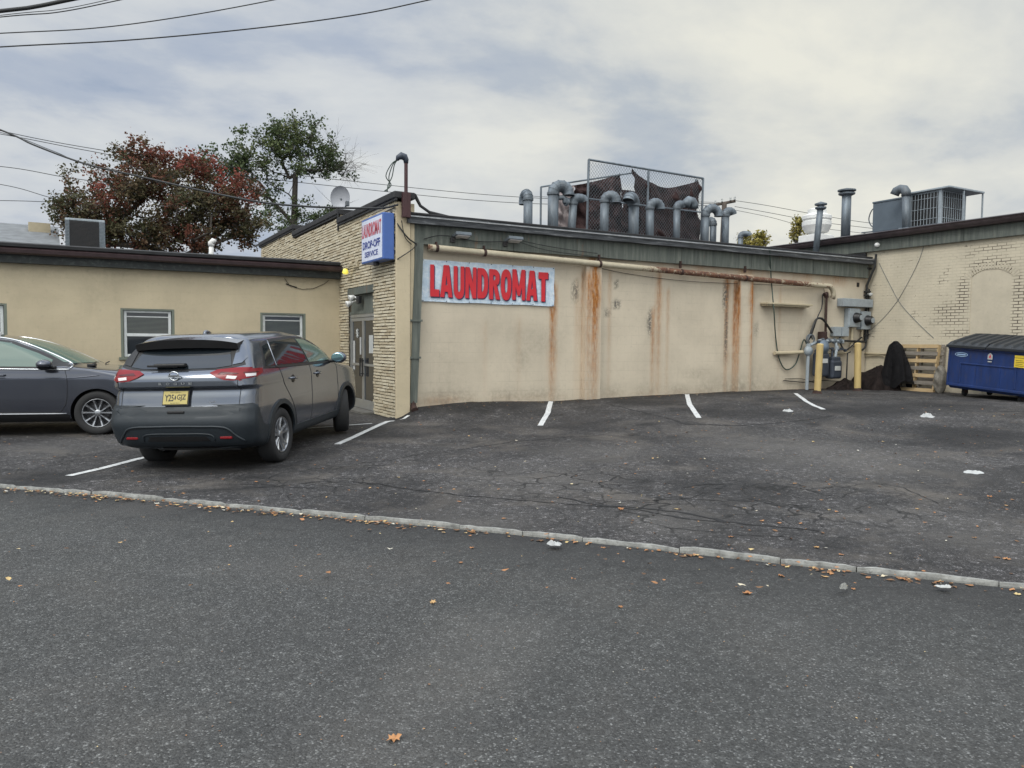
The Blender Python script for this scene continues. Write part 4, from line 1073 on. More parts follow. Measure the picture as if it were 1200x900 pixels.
# AC units
ac = thing('rooftop_ac_unit', 'large grey rooftop air conditioner with louvred condenser end above the brick building', 'air conditioner', (21, 13, 4.8))
m = MB(); m.bbox((20.3, 12.58, 4.86), (21.5, 13.55, 5.86), .015); build('casing', m, M['grey_paint'], ac)
m = MB(); m.box((20.25, 12.3, 4.80), (21.6, 14.75, 4.87)); m.bbox((20.28,12.45,4.83),(21.55,14.65,4.93), .01); build('base_rail', m, M['grey_paint'], ac)
m = MB()
m.box((20.285, 12.64, 4.96), (20.298, 13.40, 5.80)); m.box((20.36, 12.566, 4.96), (21.40, 12.578, 5.80)); build('coil', m, M['black'], ac)
m = MB()
for k in range(9): y = 12.66+k*.09; m.tube([(20.278,y,4.95),(20.278,y,5.81)], .008, 4)
for k in range(11): x = 20.38+k*.1; m.tube([(x,12.56,4.95),(x,12.56,5.81)], .008, 4)
for z in (5.1,5.38,5.66): m.tube([(20.275,12.64,z),(20.275,13.40,z)], .008, 4); m.tube([(20.36,12.556,z),(21.40,12.556,z)], .008, 4)
m.bbox((20.27,12.54,4.9),(20.34,12.62,5.86), .01); m.bbox((20.27,13.40,4.9),(20.31,13.46,5.86), .01); build('coil_guard', m, M['grey_paint'], ac)
m = MB(); m.bbox((20.2, 12.28, 5.85), (21.85, 13.62, 5.90), .01)
for x in (20.9, 21.8): m.box((x, 12.3, 4.85), (x+.035, 12.335, 5.86))
build('top_frame', m, M['grey_paint'], ac)
m = MB(); m.box((20.293,13.48,5.5),(20.299,13.53,5.66)); build('rating_label', m, M['paper'], ac)
ah = thing('rooftop_air_handler', 'plain dark slate box of the rooftop air conditioning, left of the louvred end', 'air handler', (21, 14.3, 4.8))
m = MB(); m.bbox((20.32, 13.64, 4.94), (21.45, 14.63, 5.80), .02); m.bbox((20.30,13.63,5.78),(21.47,14.64,5.83), .01); build('casing', m, M['meter_dark'] if False else pm('slate_panel', (.10,.125,.15), .5, .1, .12, 3, .08), ah)
m = MB(); m.tube(curve([(20.6,14.64,5.72),(20.6,14.85,5.66),(20.6,14.95,5.4),(20.6,14.85,5.18),(20.6,14.66,5.1)], 6), .018, 6); m.bbox((20.55,14.63,5.3),(20.75,14.72,5.5), .01); m.tube([(20.35,15.0,4.98),(20.4,14.6,4.98)], .02, 6); build('refrigerant_pipe', m, M['galv_dull'], ah)
b = onX(1062, 222, 19.95)
vt = thing('roof_vent', 'bright metal elbow vent in front of the slate air handler', 'roof vent', (b.x, b.y, 4.75))
m = MB(); m.smooth = True; m.tube([(b.x,b.y-.05,4.70),(b.x,b.y,5.78)], .105, 16); build('pipe', m, M['galv'], vt)
m = MB(); m.smooth = True; a = [Vector((b.x,b.y,5.76)),Vector((b.x,b.y,5.86)),Vector((b.x,b.y+.06,5.95)),Vector((b.x,b.y+.17,5.98)),Vector((b.x-.02,b.y+.28,5.94)),Vector((b.x-.03,b.y+.33,5.84))]; m.tube(a, .125, 16); build('hood', m, M['galv_dull'], vt)
m = MB(); m.bbox((b.x-.15,b.y-.2,4.72),(b.x+.15,b.y+.12,4.88), .03); build('flashing', m, M['galv'], vt)
# left roof plant
al = thing('rooftop_ac_unit', 'boxy rooftop air conditioner with black grille on the low left building', 'air conditioner', (.1, 19.8, 3.5))
m = MB(); m.bbox((-.30,19.5,3.45),(-.22,20.4,4.24), .01); m.bbox((.36,19.5,3.45),(.47,20.4,4.24), .01); m.bbox((-.30,19.52,4.21),(.47,20.4,4.26), .01); m.box((-.2,19.9,3.45),(.34,20.38,4.2)); build('casing', m, M['grey_paint'], al)
m = MB(); m.box((-.22,19.515,3.45),(.36,19.53,4.21)); build('grille_back', m, M['black'], al)
m = MB(); 
for k in range(26): m.box((-.22,19.505,3.5+k*.027),(.36,19.514,3.508+k*.027))
build('grille', m, M['dark_metal'], al)
m = MB()
for k in range(24): 
    z = 3.48+k*.031; m.box((-.305,19.49,z),(-.215,19.50,z+.016)); m.box((.355,19.49,z),(.475,19.50,z+.016))
build('corner_louvre', m, M['galv'], al)
vp = thing('vent_pipe', 'short white plastic vent pipe on the low left roof', 'vent pipe', (2.72,19.5,3.5))
m = MB(); m.smooth = True; m.tube([(2.70,19.5,3.4),(2.70,19.5,3.86)], .055, 12); build('pipe', m, M['white'], vp)
m = MB(); m.smooth = True; m.tube([(2.70,19.5,3.84),(2.70,19.5,3.92),(2.73,19.48,3.96),(2.78,19.46,3.93)], .072, 12); build('cap', m, M['white'], vp)
dz = onX(399, 232, BX+.3)
sd = thing('satellite_dish', 'grey oval satellite dish above the stepped brick parapet', 'satellite dish', (dz.x, dz.y, 4.5))
k = math.hypot(dz.x, dz.y)/FPX
fdir = (CAM-dz).normalized(); ax = (Vector((-.75,-.55,.25))*.65+fdir*.75).normalized()
Q = ax.to_track_quat('Z', 'Y').to_matrix().to_4x4()
m = MB(); m.smooth = True; pr = [(0.001,-.06),(4*k,-.055),(8*k,-.035),(11.5*k,.0),(13.2*k,.03),(13.4*k,.035),(13.2*k,.02),(11.5*k,-.012),(8*k,-.05),(0.001,-.075)]; m.lathe(pr, 28, Matrix.Translation(dz) @ Q @ Matrix.Diagonal((.84,1.0,1,1))); build('reflector', m, pm('dish_grey', (.30,.31,.34), .5, .1, .06, 3, .03), sd)
m = MB(); m.tube([dz-ax*.05, dz-ax*.12+Vector((0,0,-.15)), Vector((dz.x+.05,dz.y,4.62))], .022, 8); build('mount', m, M['galv_dull'], sd)
arm = onX(407, 240, BX-.05)
m = MB(); m.tube([onX(404,243,BX+.25), arm], .016, 6); m.bbox(tuple(arm-Vector((.04,.04,.03))), tuple(arm+Vector((.04,.04,.08))), .01); build('feed_arm', m, M['galv_dull'], sd)
# ------------------------------------------------------------------ utilities on the block wall
def W(px, py, d=0.0): return onY(px, py, WY-d)
me_ = thing('electric_meter_bank', 'grey electric meter bank with two round dark meters in the wall corner', 'electric meter', (18.8, WY, 2.0))
m = MB(); m.bbox((18.05, WY-.22, 2.68), (19.30, WY-.005, 2.90), .012); build('trough', m, M['grey_paint'], me_)
for x0, x1, z0, z1 in ((18.36,18.84,2.12,2.64),(18.90,19.30,2.06,2.57)):
    m = MB(); m.bbox((x0,WY-.16,z0),(x1,WY-.005,z1), .014); m.bbox((x0+.01,WY-.175,z0+.01),(x1-.01,WY-.155,z1-.01), .006); c = build('meter_box', m, M['grey_paint'], me_)
    xc = (x0+x1)/2+.10*(x1-x0) ; T = Matrix.Translation((xc, WY-.17, (z0+z1)/2)) @ Matrix.Rotation(PI/2, 4, 'X')
    m = MB(); m.smooth = True; m.lathe([(.145,0),(.145,.03),(.125,.05),(.12,.13),(.09,.17),(0.001,.18)], 22, T); build('meter_dome', m, M['black'], c)
    m = MB(); m.lathe([(.075,.172),(.075,.180),(0.001,.181)], 18, T); build('dial', m, M['grey_paint'], c)
m = MB()
m.tube(curve([(18.62,WY-.08,2.12),(18.62,WY-.08,1.75),(18.60,WY-.08,1.60),(18.4,WY-.08,1.42),(18.0,WY-.1,1.40),(17.5,WY-.1,1.42)], 5), .035, 8); build('conduit', m, M['tan'], me_)
m = MB(); m.tube([(19.05,WY-.08,2.06),(19.05,WY-.08,1.86),(18.98,WY-.08,1.75)], .03, 8); build('conduit', m, M['tan'], me_)
m = MB()
cb = thing('corner_conduit', 'black conduit running up the corner between block and brick walls', 'conduit', (19.2, WY, 1.5))
m.tube([(19.22,WY-.06,1.72),(19.22,WY-.06,2.95),(19.20,WY-.07,3.3),(19.23,WY-.28,3.8),(19.24,WY-.30,4.15)], .032, 8); m.tube([(19.27,WY-.1,1.80),(19.27,WY-.1,3.2)], .022, 8)
for z in (1.9,2.3,3.0,3.1,3.75): m.bbox((19.14,WY-.13,z),(19.32,WY-.02,z+.05), .008)
build('riser', m, M['cable'], cb)
m = MB(); m.tube([(17.4,WY-.12,1.76),(19.2,WY-.12,1.72)], .028, 8); m.tube(curve([(18.7,WY-.1,1.60),(18.85,WY-.12,1.50),(19.05,WY-.12,1.50),(19.2,WY-.1,1.62),(19.22,WY-.08,1.9)], 5), .028, 8); build('crossing', m, M['cable'], cb)
m = MB(); m.smooth = True; m.lathe([(.03,-.05),(.05,-.03),(.055,.02),(.0,.04)], 12, Matrix.Translation((19.2,WY-.2,3.05))); m.tube([(19.2,WY-.1,3.06),(19.2,WY-.2,3.06)], .015, 6); build('insulator', m, M['grey_paper'], cb)
p = onX(1028, 287, EX-.12)
ws = thing('wall_sensor_lamp', 'small round white lamp under the roof edge at the inside corner', 'wall lamp', p)
m = MB(); m.smooth = True; m.lathe([(.0,-.07),(.055,-.05),(.075,0),(.055,.05),(0,.07)], 14, Matrix.Translation(p)); build('globe', m, M['white'], ws)
m = MB(); m.tube([p, Vector((EX-.08,p.y,p.z+.02))], .03, 8); m.bbox((EX-.12,p.y-.05,p.z-.04),(EX-.1,p.y+.05,p.z+.06), .008); build('mount', m, M['grey_paper'], ws)
# junction boxes
jb = thing('junction_box_pair', 'two small grey junction boxes above the gas meters', 'junction box', (17.9, WY, 1.85))
for x in (17.80, 18.12): 
    m = MB(); m.bbox((x,WY-.14,1.86),(x+.29,WY-.01,2.12), .012); m.bbox((x+.01,WY-.15,1.87),(x+.28,WY-.138,2.11), .004); build('box', m, M['grey_paint'], jb)
rp = thing('vent_riser', 'rusty vertical gas riser pipe standing above the gas meters', 'gas riser', (17.45, WY, 1.8))
m = MB(); m.smooth = False; m.tube([(17.48,WY-.12,1.5),(17.47,WY-.12,2.95)], .034, 10); m.tube([(17.47,WY-.12,2.90),(17.44,WY-.14,3.0),(17.36,WY-.14,2.96)], .058, 10); build('pipe', m, M['rust'], rp)
m = MB(); m.bbox((17.28,WY-.2,1.76),(17.46,WY-.02,1.98), .02); m.tube([(17.48,WY-.12,1.74),(17.48,WY-.12,1.84)], .065, 10); build('valve', m, M['rust'], rp)
gm = thing('gas_meter_set', 'dark blue gas meters with regulator and pipework behind the leaning bollard', 'gas meter', (17.3, WY, .4))
def gasbody(x0, x1, z0, z1, y):
    m = MB(); m.bbox((x0,y,z0),(x1,y+.26,z1), .06); m.tube([((x0+x1)/2-.02,y+.13,z0+.25*(z1-z0)),((x0+x1)/2+.02,y+.13,z0+.25*(z1-z0))], (z1-z0)*.0+.02, 6); m.bbox((x0+.04,y+.03,z1-.03),(x1-.04,y+.23,z1+.09), .03)
    d_ = build('meter_body', m, M['meter_dark'], gm)
    m = MB(); m.bbox((x0+.1,y-.015,z1-.28),(x1-.1,y+.01,z1-.16), .006); build('index_plate', m, M['grey_paper'], d_)
gasbody(16.86,17.26,.78,1.42,WY-.46); gasbody(17.36,17.78,.72,1.22,WY-.46)
m = MB(); m.smooth = True; T = Matrix.Translation((17.05,WY-.42,1.56)) @ Matrix.Rotation(PI/2, 4, 'X')
m.lathe([(0,-.10),(.10,-.09),(.19,-.02),(.20,.0),(.19,.02),(.10,.08),(.04,.12),(0,.12)], 22, T); build('regulator', m, pm('regulator_grey_blue', (.13,.17,.22), .5, .2), gm)
m = MB(); m.smooth = True; T = Matrix.Translation((16.72,WY-.2,1.46)) @ Matrix.Rotation(PI/2, 4, 'X'); m.lathe([(0,-.08),(.10,-.07),(.15,.0),(.10,.07),(0,.09)], 18, T); build('regulator', m, M['grey_paint'], gm)
for pts, r in (([(16.70,WY-.2,.36),(16.72,WY-.2,1.6)], .045), ([(16.72,WY-.2,1.6),(17.1,WY-.25,1.72),(17.7,WY-.25,1.74)], .04), ([(17.7,WY-.25,1.74),(17.72,WY-.3,1.55),(17.62,WY-.33,1.25)], .04),
               ([(16.95,WY-.33,1.45),(16.95,WY-.33,1.70),(17.2,WY-.3,1.73)], .035), ([(17.2,WY-.33,1.45),(17.3,WY-.33,1.55),(17.5,WY-.33,1.52),(17.5,WY-.33,1.25)], .03), ([(17.75,WY-.2,1.45),(18.05,WY-.2,1.52),(18.2,WY-.2,1.48)], .03), ([(17.72,WY-.22,1.73),(18.02,WY-.22,1.72)], .045)):
    m = MB(); m.tube(pts, r, 8)
    for p_ in pts: m.lathe([(0,-r*1.4),(r*1.45,-r),(r*1.45,r),(0,r*1.4)], 8, Matrix.Translation(p_))
    build('pipework', m, M['grey_paint'] if r > .036 else M['meter_dark'], gm)
m = MB()
for x in (17.2, 17.45, 17.66, 17.9): m.lathe([(.02,-.03),(.07,-.03),(.07,.03),(.02,.03)], 8, Matrix.Translation((x,WY-.25,1.735)) @ Matrix.Rotation(PI/2, 4, 'Y'), True)
build('fittings', m, M['galv_dull'], gm)
one('wall_ledge', 'thin projecting cream ledge on the block wall left of the gas riser', 'ledge', MB().bbox((15.10,WY-.26,2.64),(16.78,WY,2.685), .006).bbox((15.13,WY-.22,2.60),(16.7,WY,2.64), .004), M['tan'])
one('wall_ledge', 'short low cream pipe stub on the wall left of the gas meters', 'pipe stub', MB().tube([(15.60,WY-.07,1.40),(16.1,WY-.07,1.40),(16.6,WY-.12,1.43)], .05, 10), M['tan'])
one('hanging_cable', 'dark green cable looping down the wall from the roof edge by the ledge', 'cable', MB().tube(curve([W(902,293,.26),W(904,330,.05),W(907,365,.28),W(909,395,.05),W(913,420,.05),W(921,433,.05),W(932,427,.05),W(938,410,.05),W(942,398,.1),(16.75,WY-.12,1.62)], 6), .016, 6), M['cable_green'])
one('cable_bundle', 'thick black cables arching over the gas meters to the junction boxes', 'cable', MB().tube(curve([W(948,398,.12),W(952,385,.15),W(957,374,.15),W(964,374,.2),W(970,382,.15),W(975,390,.1)], 5), .030, 6).tube(curve([W(950,396,.12),W(958,372,.12),W(963,360,.12),W(964,345,.12)], 5), .016, 6).tube(curve([W(984,395,.1),W(986,405,.12),W(992,410,.12),W(1004,400,.1),W(1014,392,.08)], 5), .022, 6), M['cable'])
one('coiled_cable', 'small loop of grey cable at the left of the gas meters', 'cable', MB().tube([(16.78+.13*math.cos(q), WY-.16-.01*q, 1.76+.13*math.sin(q)) for q in [k*PI/9 for k in range(30)]], .020, 6), M['galv_dull'])
one('low_cable', 'thin dark cable along the foot of the wall under the gas meters', 'cable', MB().tube(curve([W(918,446,.04),W(930,447,.04),W(944,448,.05),W(960,446,.06),W(985,447,.06)], 4), .012, 5).tube(curve([W(920,444,.03),W(940,444,.03),W(958,450,.05)], 4), .008, 5), M['cable'])
one('wall_wire', 'thin wire strung along the block wall below the overhead pipe', 'wire', MB().tube(curve([W(655,300,.2),W(720,318,.05),W(800,329,.05),W(880,333,.05),W(965,336,.03)], 6), .006, 5).tube(curve([W(965,336,.03),W(966,345,.03),W(966,378,.03)], 4), .006, 5), M['cable'])
one('fascia_wire', 'two dark wires drooping across the green fascia between the floodlights', 'wire', MB().tube(curve([W(497,280,.13),W(515,276,.2),W(535,278,.2),W(560,283,.14),W(598,283,.2)], 5), .010, 5).tube(curve([W(604,282,.2),W(640,293,.17),W(690,300,.17),W(745,306,.12)], 5), .008, 5).tube(curve([W(606,281,.2),W(650,290,.17),W(700,297,.17)], 5), .008, 5), M['cable'])
def Xw(px, py, d=.01): return onX(px, py, EX-d)
one('wall_wire', 'wire hanging in a curve from the fascia down the painted brick wall to the corner', 'wire', MB().tube(curve([Xw(1086,276),Xw(1077,305),Xw(1062,335),Xw(1050,355),Xw(1035,373),Xw(1020,387)], 6), .006, 5), M['galv_dull'])
one('wall_wire', 'wire slanting from the inside corner down the painted brick wall towards the pallet', 'wire', MB().tube(curve([Xw(1030,308),Xw(1044,336),Xw(1056,357),Xw(1076,379),Xw(1094,396)], 6), .006, 5), M['galv_dull'])
one('wall_conduit', 'horizontal cream pipe low on the painted brick wall behind the tarp heap', 'pipe', MB().tube([Xw(1013,414,.05),Xw(1060,415.5,.05)], .03, 8).tube([Xw(1013,417,.06),Xw(1030,416,.06),Xw(1040,419,.06),Xw(1060,418,.06)], .012, 6), M['tan'])
m = MB(); m.bbox((18.98-.12,WY-.012,3.25),(18.98-.02,WY+.01,3.37), .004); one('vent_grille', 'small dark square vent high in the block wall near the corner', 'vent', m, M['black'])
# brick side wires by sign
one('sign_wire', 'dark cable looping beside the box sign across the corner pier', 'cable', MB().tube(curve([(BX-.04,14.0,4.12),(BX-.04,13.92,4.0),(5.3,13.77,3.72),(5.45,13.76,3.56),(5.62,13.80,3.48)], 6), .014, 6).tube(curve([(5.62,13.80,3.46),(5.5,13.76,3.36),(5.3,13.77,3.22),(BX-.04,13.95,3.12),(BX-.04,14.25,3.12)], 6), .010, 6).tube(curve([(5.3,13.77,3.9),(5.36,13.76,3.6),(5.5,13.77,3.46)], 5), .009, 5), M['cable'])

# ------------------------------------------------------------------ bollards
def bollard(label, pb_, pt_, r, cap):
    g = gpt(*pb_); D = math.hypot(g.x, g.y); rr = ray(*pt_); top = CAM+rr*((D-.02)/math.hypot(rr.x, rr.y))
    t = thing('bollard', label, 'bollard', g, group='yellow steel bollards guarding the meters')
    m = MB(); m.smooth = False; m.tube([g-Vector((0,0,.2)), top], r, 18, caps=False); ax = (top-g).normalized()
    d_ = build('post', m, M['yellow_post'], t)
    m = MB(); m.smooth = True; T = Matrix.Translation(top) @ ax.to_track_quat('Z', 'Y').to_matrix().to_4x4()
    m.lathe([(r,0),(r*.97,.015 if not cap else .03),(r*.6,.03 if not cap else .06),(0.001,.035 if not cap else .07)], 18, T); build('cap', m, M['yellow_post'], t)
    m = MB(); m.lathe([(r*1.04,.08),(r*1.25,.02),(r*1.8,-.02)], 14, Matrix.Translation(g)); build('rust_collar', m, M['rust'], t)
bollard('leaning pale yellow steel bollard in front of the gas meters', (957.5,461), (961,404), .082, False)
bollard('upright yellow steel bollard in front of the electric meter corner', (1005,458), (1005.5,403), .085, False)
g = gpt(1000, 455); one('thin_post', 'thin dark rod standing just left of the upright bollard', 'rod', MB().tube([(18.28,WY-.2,.3),(18.30,WY-.2,1.40),(18.42,WY-.2,1.44)], .018, 6), M['cable'])

# ------------------------------------------------------------------ pallet leaning on the brick wall
pl = thing('wooden_pallet', 'wooden pallet standing on edge against the painted brick wall beside the dumpster', 'pallet', (19.0, 12.3, .42),
           rot=Matrix.Rotation(math.radians(8), 4, 'Y') @ Matrix.Identity(4))
# local: Y along wall (0..1.1), Z up, X thickness
rp_ = random.Random(4)
yw, hh = 1.12, 1.24
for k in range(7):
    z = k*(hh-.095)/6; mt = 'pine' if k in (0, 2, 4, 6) else 'grey_wood'
    m = MB(); m.bbox((-.075, -yw/2+rp_.uniform(-.01,.01), z), (-.057, yw/2+rp_.uniform(-.01,.01), z+.095), .003, Matrix.Rotation(rp_.uniform(-.012,.012), 4, 'X')); build('slat', m, M[mt], pl, local=True)
for k, z in enumerate((0, .3, .57, .84, hh-.095)):
    m = MB(); m.bbox((.057, -yw/2, z), (.075, yw/2, z+.09), .003); build('rear_slat', m, M['grey_wood'], pl, local=True)
for y in (-yw/2+.02, 0, yw/2-.02):
    m = MB(); m.bbox((-.056, y-.019, 0), (.056, y+.019, hh), .003); build('stringer', m, M['pine'], pl, local=True)
pl2 = thing('wooden_pallet', 'second greyer pallet sandwiched behind the front one against the brick wall', 'pallet', (19.14, 12.22, .42), rot=Matrix.Rotation(math.radians(7), 4, 'Y') @ Matrix.Identity(4))
for k in range(7):
    z = .03+k*(hh-.12)/6
    m = MB(); m.bbox((-.065, -yw/2, z), (-.048, yw/2+.03, z+.088), .003, Matrix.Rotation(rp_.uniform(-.02,.02), 4, 'X')); build('slat', m, M['grey_wood'], pl2, local=True)
for y in (-yw/2+.02, .05, yw/2):
    m = MB(); m.bbox((-.047, y-.019, 0), (.04, y+.019, hh-.02), .003); build('stringer', m, M['grey_wood'], pl2, local=True)
# ------------------------------------------------------------------ dumpster
ang = math.radians(-10)
Dm = Matrix.Rotation(ang, 4, 'Z') @ Matrix.Rotation(math.radians(3.2), 4, 'X')
dgz = gz(18.1, 10.4)
dm = thing('dumpster', 'blue steel dumpster with ribbed black plastic lids at the right edge', 'dumpster', (17.92, 10.78, dgz+.03), rot=Dm)
# local: face at x=0, depth +x, length -y (0..-1.9), z up
Ld, Hf, Hb, Dd = 1.95, 1.16, 1.42, 1.25
z0 = .17
m = MB()
prof = [(0.10,z0),(0.0,z0+.10),(0,Hf),(Dd,Hb),(Dd,z0)]
vs = [Vector((x, 0, z)) for x, z in prof]+[Vector((x, -Ld, z)) for x, z in prof]
m.add(vs, [(0,1,2,3,4),(9,8,7,6,5),(0,5,6,1),(1,6,7,2),(3,8,9,4),(4,9,5,0),(2,7,8,3)])
m.bbox((-.035,.03,Hf-.07),(.03,-Ld-.03,Hf), .012); m.bbox((-.02,.02,z0+.06),(.05,-Ld-.02,z0+.12), .01)
for y in (0, -Ld): m.bbox((-.02,y-.02,z0+.1),(.05,y+.02,Hf), .01)
# pressed panel
m.bbox((-.018,-.30,Hf-.40),(.01,-Ld+.25,Hf-.365), .012); m.bbox((-.018,-.30,z0+.15),(.01,-.335,Hf-.37), .012); m.bbox((-.018,-Ld+.25,z0+.15),(.01,-Ld+.285,Hf-.37), .012)
for y in (-.7,-1.3): m.bbox((-.012,y,z0+.14),(.01,y-.02,Hf-.4), .005)
body = build('body', m, M['dump_blue'], dm, local=True)
for y in (.0, -Ld-.14):
    m = MB(); m.bbox((.12,y,.62),(.9,y+.14,.67), .01); m.bbox((.12,y,.90),(.9,y+.14,.95), .01); m.bbox((.12,y+.11,.62),(.9,y+.14,.95), .01); build('fork_pocket', m, M['dump_blue'], dm, local=True)
    m = MB(); m.box((.14,y+.005,.67),(.88,y+.11,.90)); build('pocket_shadow', m, M['black'], dm, local=True) if False else None
for y0_, y1_ in ((.05,-Ld/2+.01),(-Ld/2-.01,-Ld-.05)):
    def lf(u, v, y0_=y0_, y1_=y1_):
        y = y0_+(y1_-y0_)*v; x = -.07+(Dd+.10)*u; z = Hf+.02+(Hb-Hf-.02)*min(1, u*1.55)**.85
        rb_ = .045 if 0.04 < u < .97 and math.sin(v*PI*9) > 0 else 0
        return Vector((x, y, z+rb_))
    m = MB(); m.smooth = False; m.grid(lf, 14, 42); 
    m.bbox((-.085,y0_,Hf-.03),(-.055,y1_,Hf+.035), .01); m.box((-.07, y0_-.001*0, Hf+.0), (Dd, y0_+(-.012 if y0_ > y1_ else .012), Hf+.03)); build('lid', m, M['lid'], dm, local=True)
m = MB()
for x, y in ((.25,-.28),(.25,-Ld+.28),(1.05,-.28),(1.05,-Ld+.28)):
    m2 = MB(); m2.smooth = True; m2.lathe([(.02,-.028),(.075,-.028),(.085,-.015),(.085,.015),(.075,.028),(.02,.028)], 16, Matrix.Translation((x,y,.085)) @ Matrix.Rotation(PI/2, 4, 'X'), True); w_ = build('caster', m2, M['rubber'], dm, local=True)
    m2 = MB(); m2.box((x-.05,y-.045,.08),(x+.05,y-.035,.17)); m2.box((x-.05,y+.035,.08),(x+.05,y+.045,.17)); m2.box((x-.06,y-.05,.16),(x+.06,y+.05,.19)); build('caster_fork', m2, M['rust'], dm, local=True)
# oval emblem, sticker, warning label
m = MB(); n = 28
ov = lambda a, b, x: [Vector((x, -.33+a*math.cos(2*PI*k/n), .98+b*math.sin(2*PI*k/n))) for k in range(n)]
o1 = ov(.17,.050,-.021); o2 = ov(.155,.036,-.021); m.add(o1+o2, [(k, n+k, n+(k+1) % n, (k+1) % n) for k in range(n)])
text_mb('DUMPSTER', (-.0215, -.22, .962), (0,-1,0), (0,0,1), .22, .036, .01, m) if False else m.box((-.0215,-.22,.966),(-.021,-.44,.992))
build('oval_emblem', m, flat('emblem_pale_blue', (.35,.50,.70)), dm, local=True)
m = MB(); m.add([Vector((-.021,-1.0,.92)),Vector((-.021,-1.12,.92)),Vector((-.021,-1.12,1.02)),Vector((-.021,-1.06,1.07)),Vector((-.021,-1.0,1.02))], [(0,1,2,3,4)]); m.box((-.0215,-1.01,.86),(-.021,-1.11,.885)); build('sticker', m, M['paper'], dm, local=True)
m = MB(); m.add([Vector((-.0225,-.16+y_,z_)) for y_, z_ in ((-.865,.95),(-.89,.95),(-.90,.985),(-.91,.95),(-.935,.95),(-.90,1.045))], [(0,1,2,5),(2,3,4,5)]); build('sticker_mark', m, M['red_ink'], dm, local=True)
m = MB(); m.box((-.0225,-1.64,.80),(-.021,-1.88,1.0)); m.box((-.0225,-1.64,1.01),(-.021,-1.88,1.06)); build('warning_label', m, M['yellow'], dm, local=True)
m = MB()
for k in range(4): m.box((-.0235,-1.67,.83+k*.038),(-.0226,-1.86+.03*(k % 2),.84+k*.038))
build('label_text', m, M['ink'], dm, local=True)

# ------------------------------------------------------------------ tarps and rubbish by the wall
def heap(name, label, cat, cx, cy, rx, ry, h, mat, seed, pw=1.0, base=None, cone=False):
    bz = gz(cx, cy) if base is None else base
    def f(u, v):
        a = 2*PI*u; r = v
        nn = noise.noise(Vector((math.cos(a)*1.5+seed, math.sin(a)*1.5, seed)))
        R_ = 1+.28*nn+.10*math.sin(a*7+seed+4*v)*(v**1.5)+.05*math.sin(a*15+seed)*(v**2)
        x = cx+rx*r*R_*math.cos(a); y = cy+ry*r*R_*math.sin(a)
        prof_ = (1-r**pw) if not cone else (1-r)**.55*(1 if r < .98 else .9)
        z = bz+h*prof_*(1+.30*noise.noise(Vector((x*2.2+seed, y*2.2, 3))))+(.05*noise.noise(Vector((x*7, y*7, seed)))+.03*math.sin(a*9+r*14))*(1-r)
        if not cone: z += .0
        return Vector((x, y, max(z, bz-.02)))
    m = MB(); m.smooth = True; m.grid(f, 72, 30); return one(name, label, cat, m, mat)
heap('tarp_heap', 'heap of crumpled dark brown tarp on the ground between bollard and wall corner', 'tarp', 18.72, 13.25, .55, .65, .60, M['tarp_heap'], 3, 2.2)
heap('tarp_heap', 'low trailing edge of dark tarp by the gas meters', 'tarp', 17.95, 13.6, .62, .30, .26, M['tarp_heap'], 8, 1.4)
# draped object
g = gpt(1051, 453); cx, cy = 18.80, 12.72; bz = gz(cx, cy)
def dr_(u, v):
    a = 2*PI*u; z = 1.30-1.12*v
    r = .05+.07*smooth(0, .12, v)+.26*v**.8; fold = 1+(.16*math.sin(a*5+1.3)+.08*math.sin(a*9+v*3))*smooth(.1, .7, v)
    bottom = .10*math.sin(a*3+1)+.12*noise.noise(Vector((math.cos(a)*2, math.sin(a)*2, 5)))
    return Vector((cx+r*fold*math.cos(a)*.75, cy+r*fold*math.sin(a)*1.15-.05*v, bz+z+bottom*v))
m = MB(); m.smooth = True; m.grid(dr_, 80, 30); m.lathe([(.0,.0),(.05,-.01),(.09,-.05)], 20, Matrix.Translation((cx,cy,bz+1.31)))
dt = thing('covered_object', 'tall black tarp draped over a pointed object left of the pallet', 'covered object', (cx, cy, bz))
build('black_cover', m, M['tarp_black'], dt)
m = MB(); m.tube([(cx-.05,cy-.02,bz),(cx-.05,cy,bz+.5)], [.09,.06], 12); build('pale_stand', m, M['tan'], dt)
g = gpt(1052, 457)
def crumple(name, label, px, py, w, d, h, mat, seed, cat='litter', group=None):
    g = gpt(px, py)
    def f(u, v):
        a = 2*PI*u; R_ = 1+.35*noise.noise(Vector((math.cos(a)*1.8+seed, math.sin(a)*1.8, seed)))+.12*math.sin(a*5+seed)
        x = g.x+w/2*v*R_*math.cos(a)*.872+d/2*v*R_*math.sin(a)*.489; y = g.y-w/2*v*R_*math.cos(a)*.489+d/2*v*R_*math.sin(a)*.872
        return Vector((x, y, gz(x, y)+.004+h*(1-v**3)*max(0,(.75+1.3*noise.noise(Vector((x*16, y*16, seed)))+.7*noise.noise(Vector((x*40, y*40, seed)))))))
    m = MB(); m.grid(f, 34, 12); return one(name, label, cat, m, mat, group=group)
crumple('paper_scrap', 'white crumpled paper at the foot of the black draped object', 1051, 457, .22, .2, .08, M['paper'], 1)
crumple('plastic_strip', 'long flat white strip of plastic right of the upright bollard', 1020, 456, .55, .18, .02, M['paper'], 2)
crumple('plastic_bag', 'white crumpled plastic on the asphalt in front of the pallet', 1087, 488.5, .26, .22, .05, M['paper'], 3)
crumple('paper_plate', 'flat white tray lying on the asphalt at right', 1141, 554, .25, .17, .02, M['paper'], 4)
crumple('paper_scrap', 'white crumpled scrap below the third painted bay line', 924, 482, .20, .16, .035, M['paper'], 5)
crumple('paper_scrap', 'white scrap lying on the street just below the middle of the kerb', 650, 638.5, .11, .08, .03, M['paper'], 6)
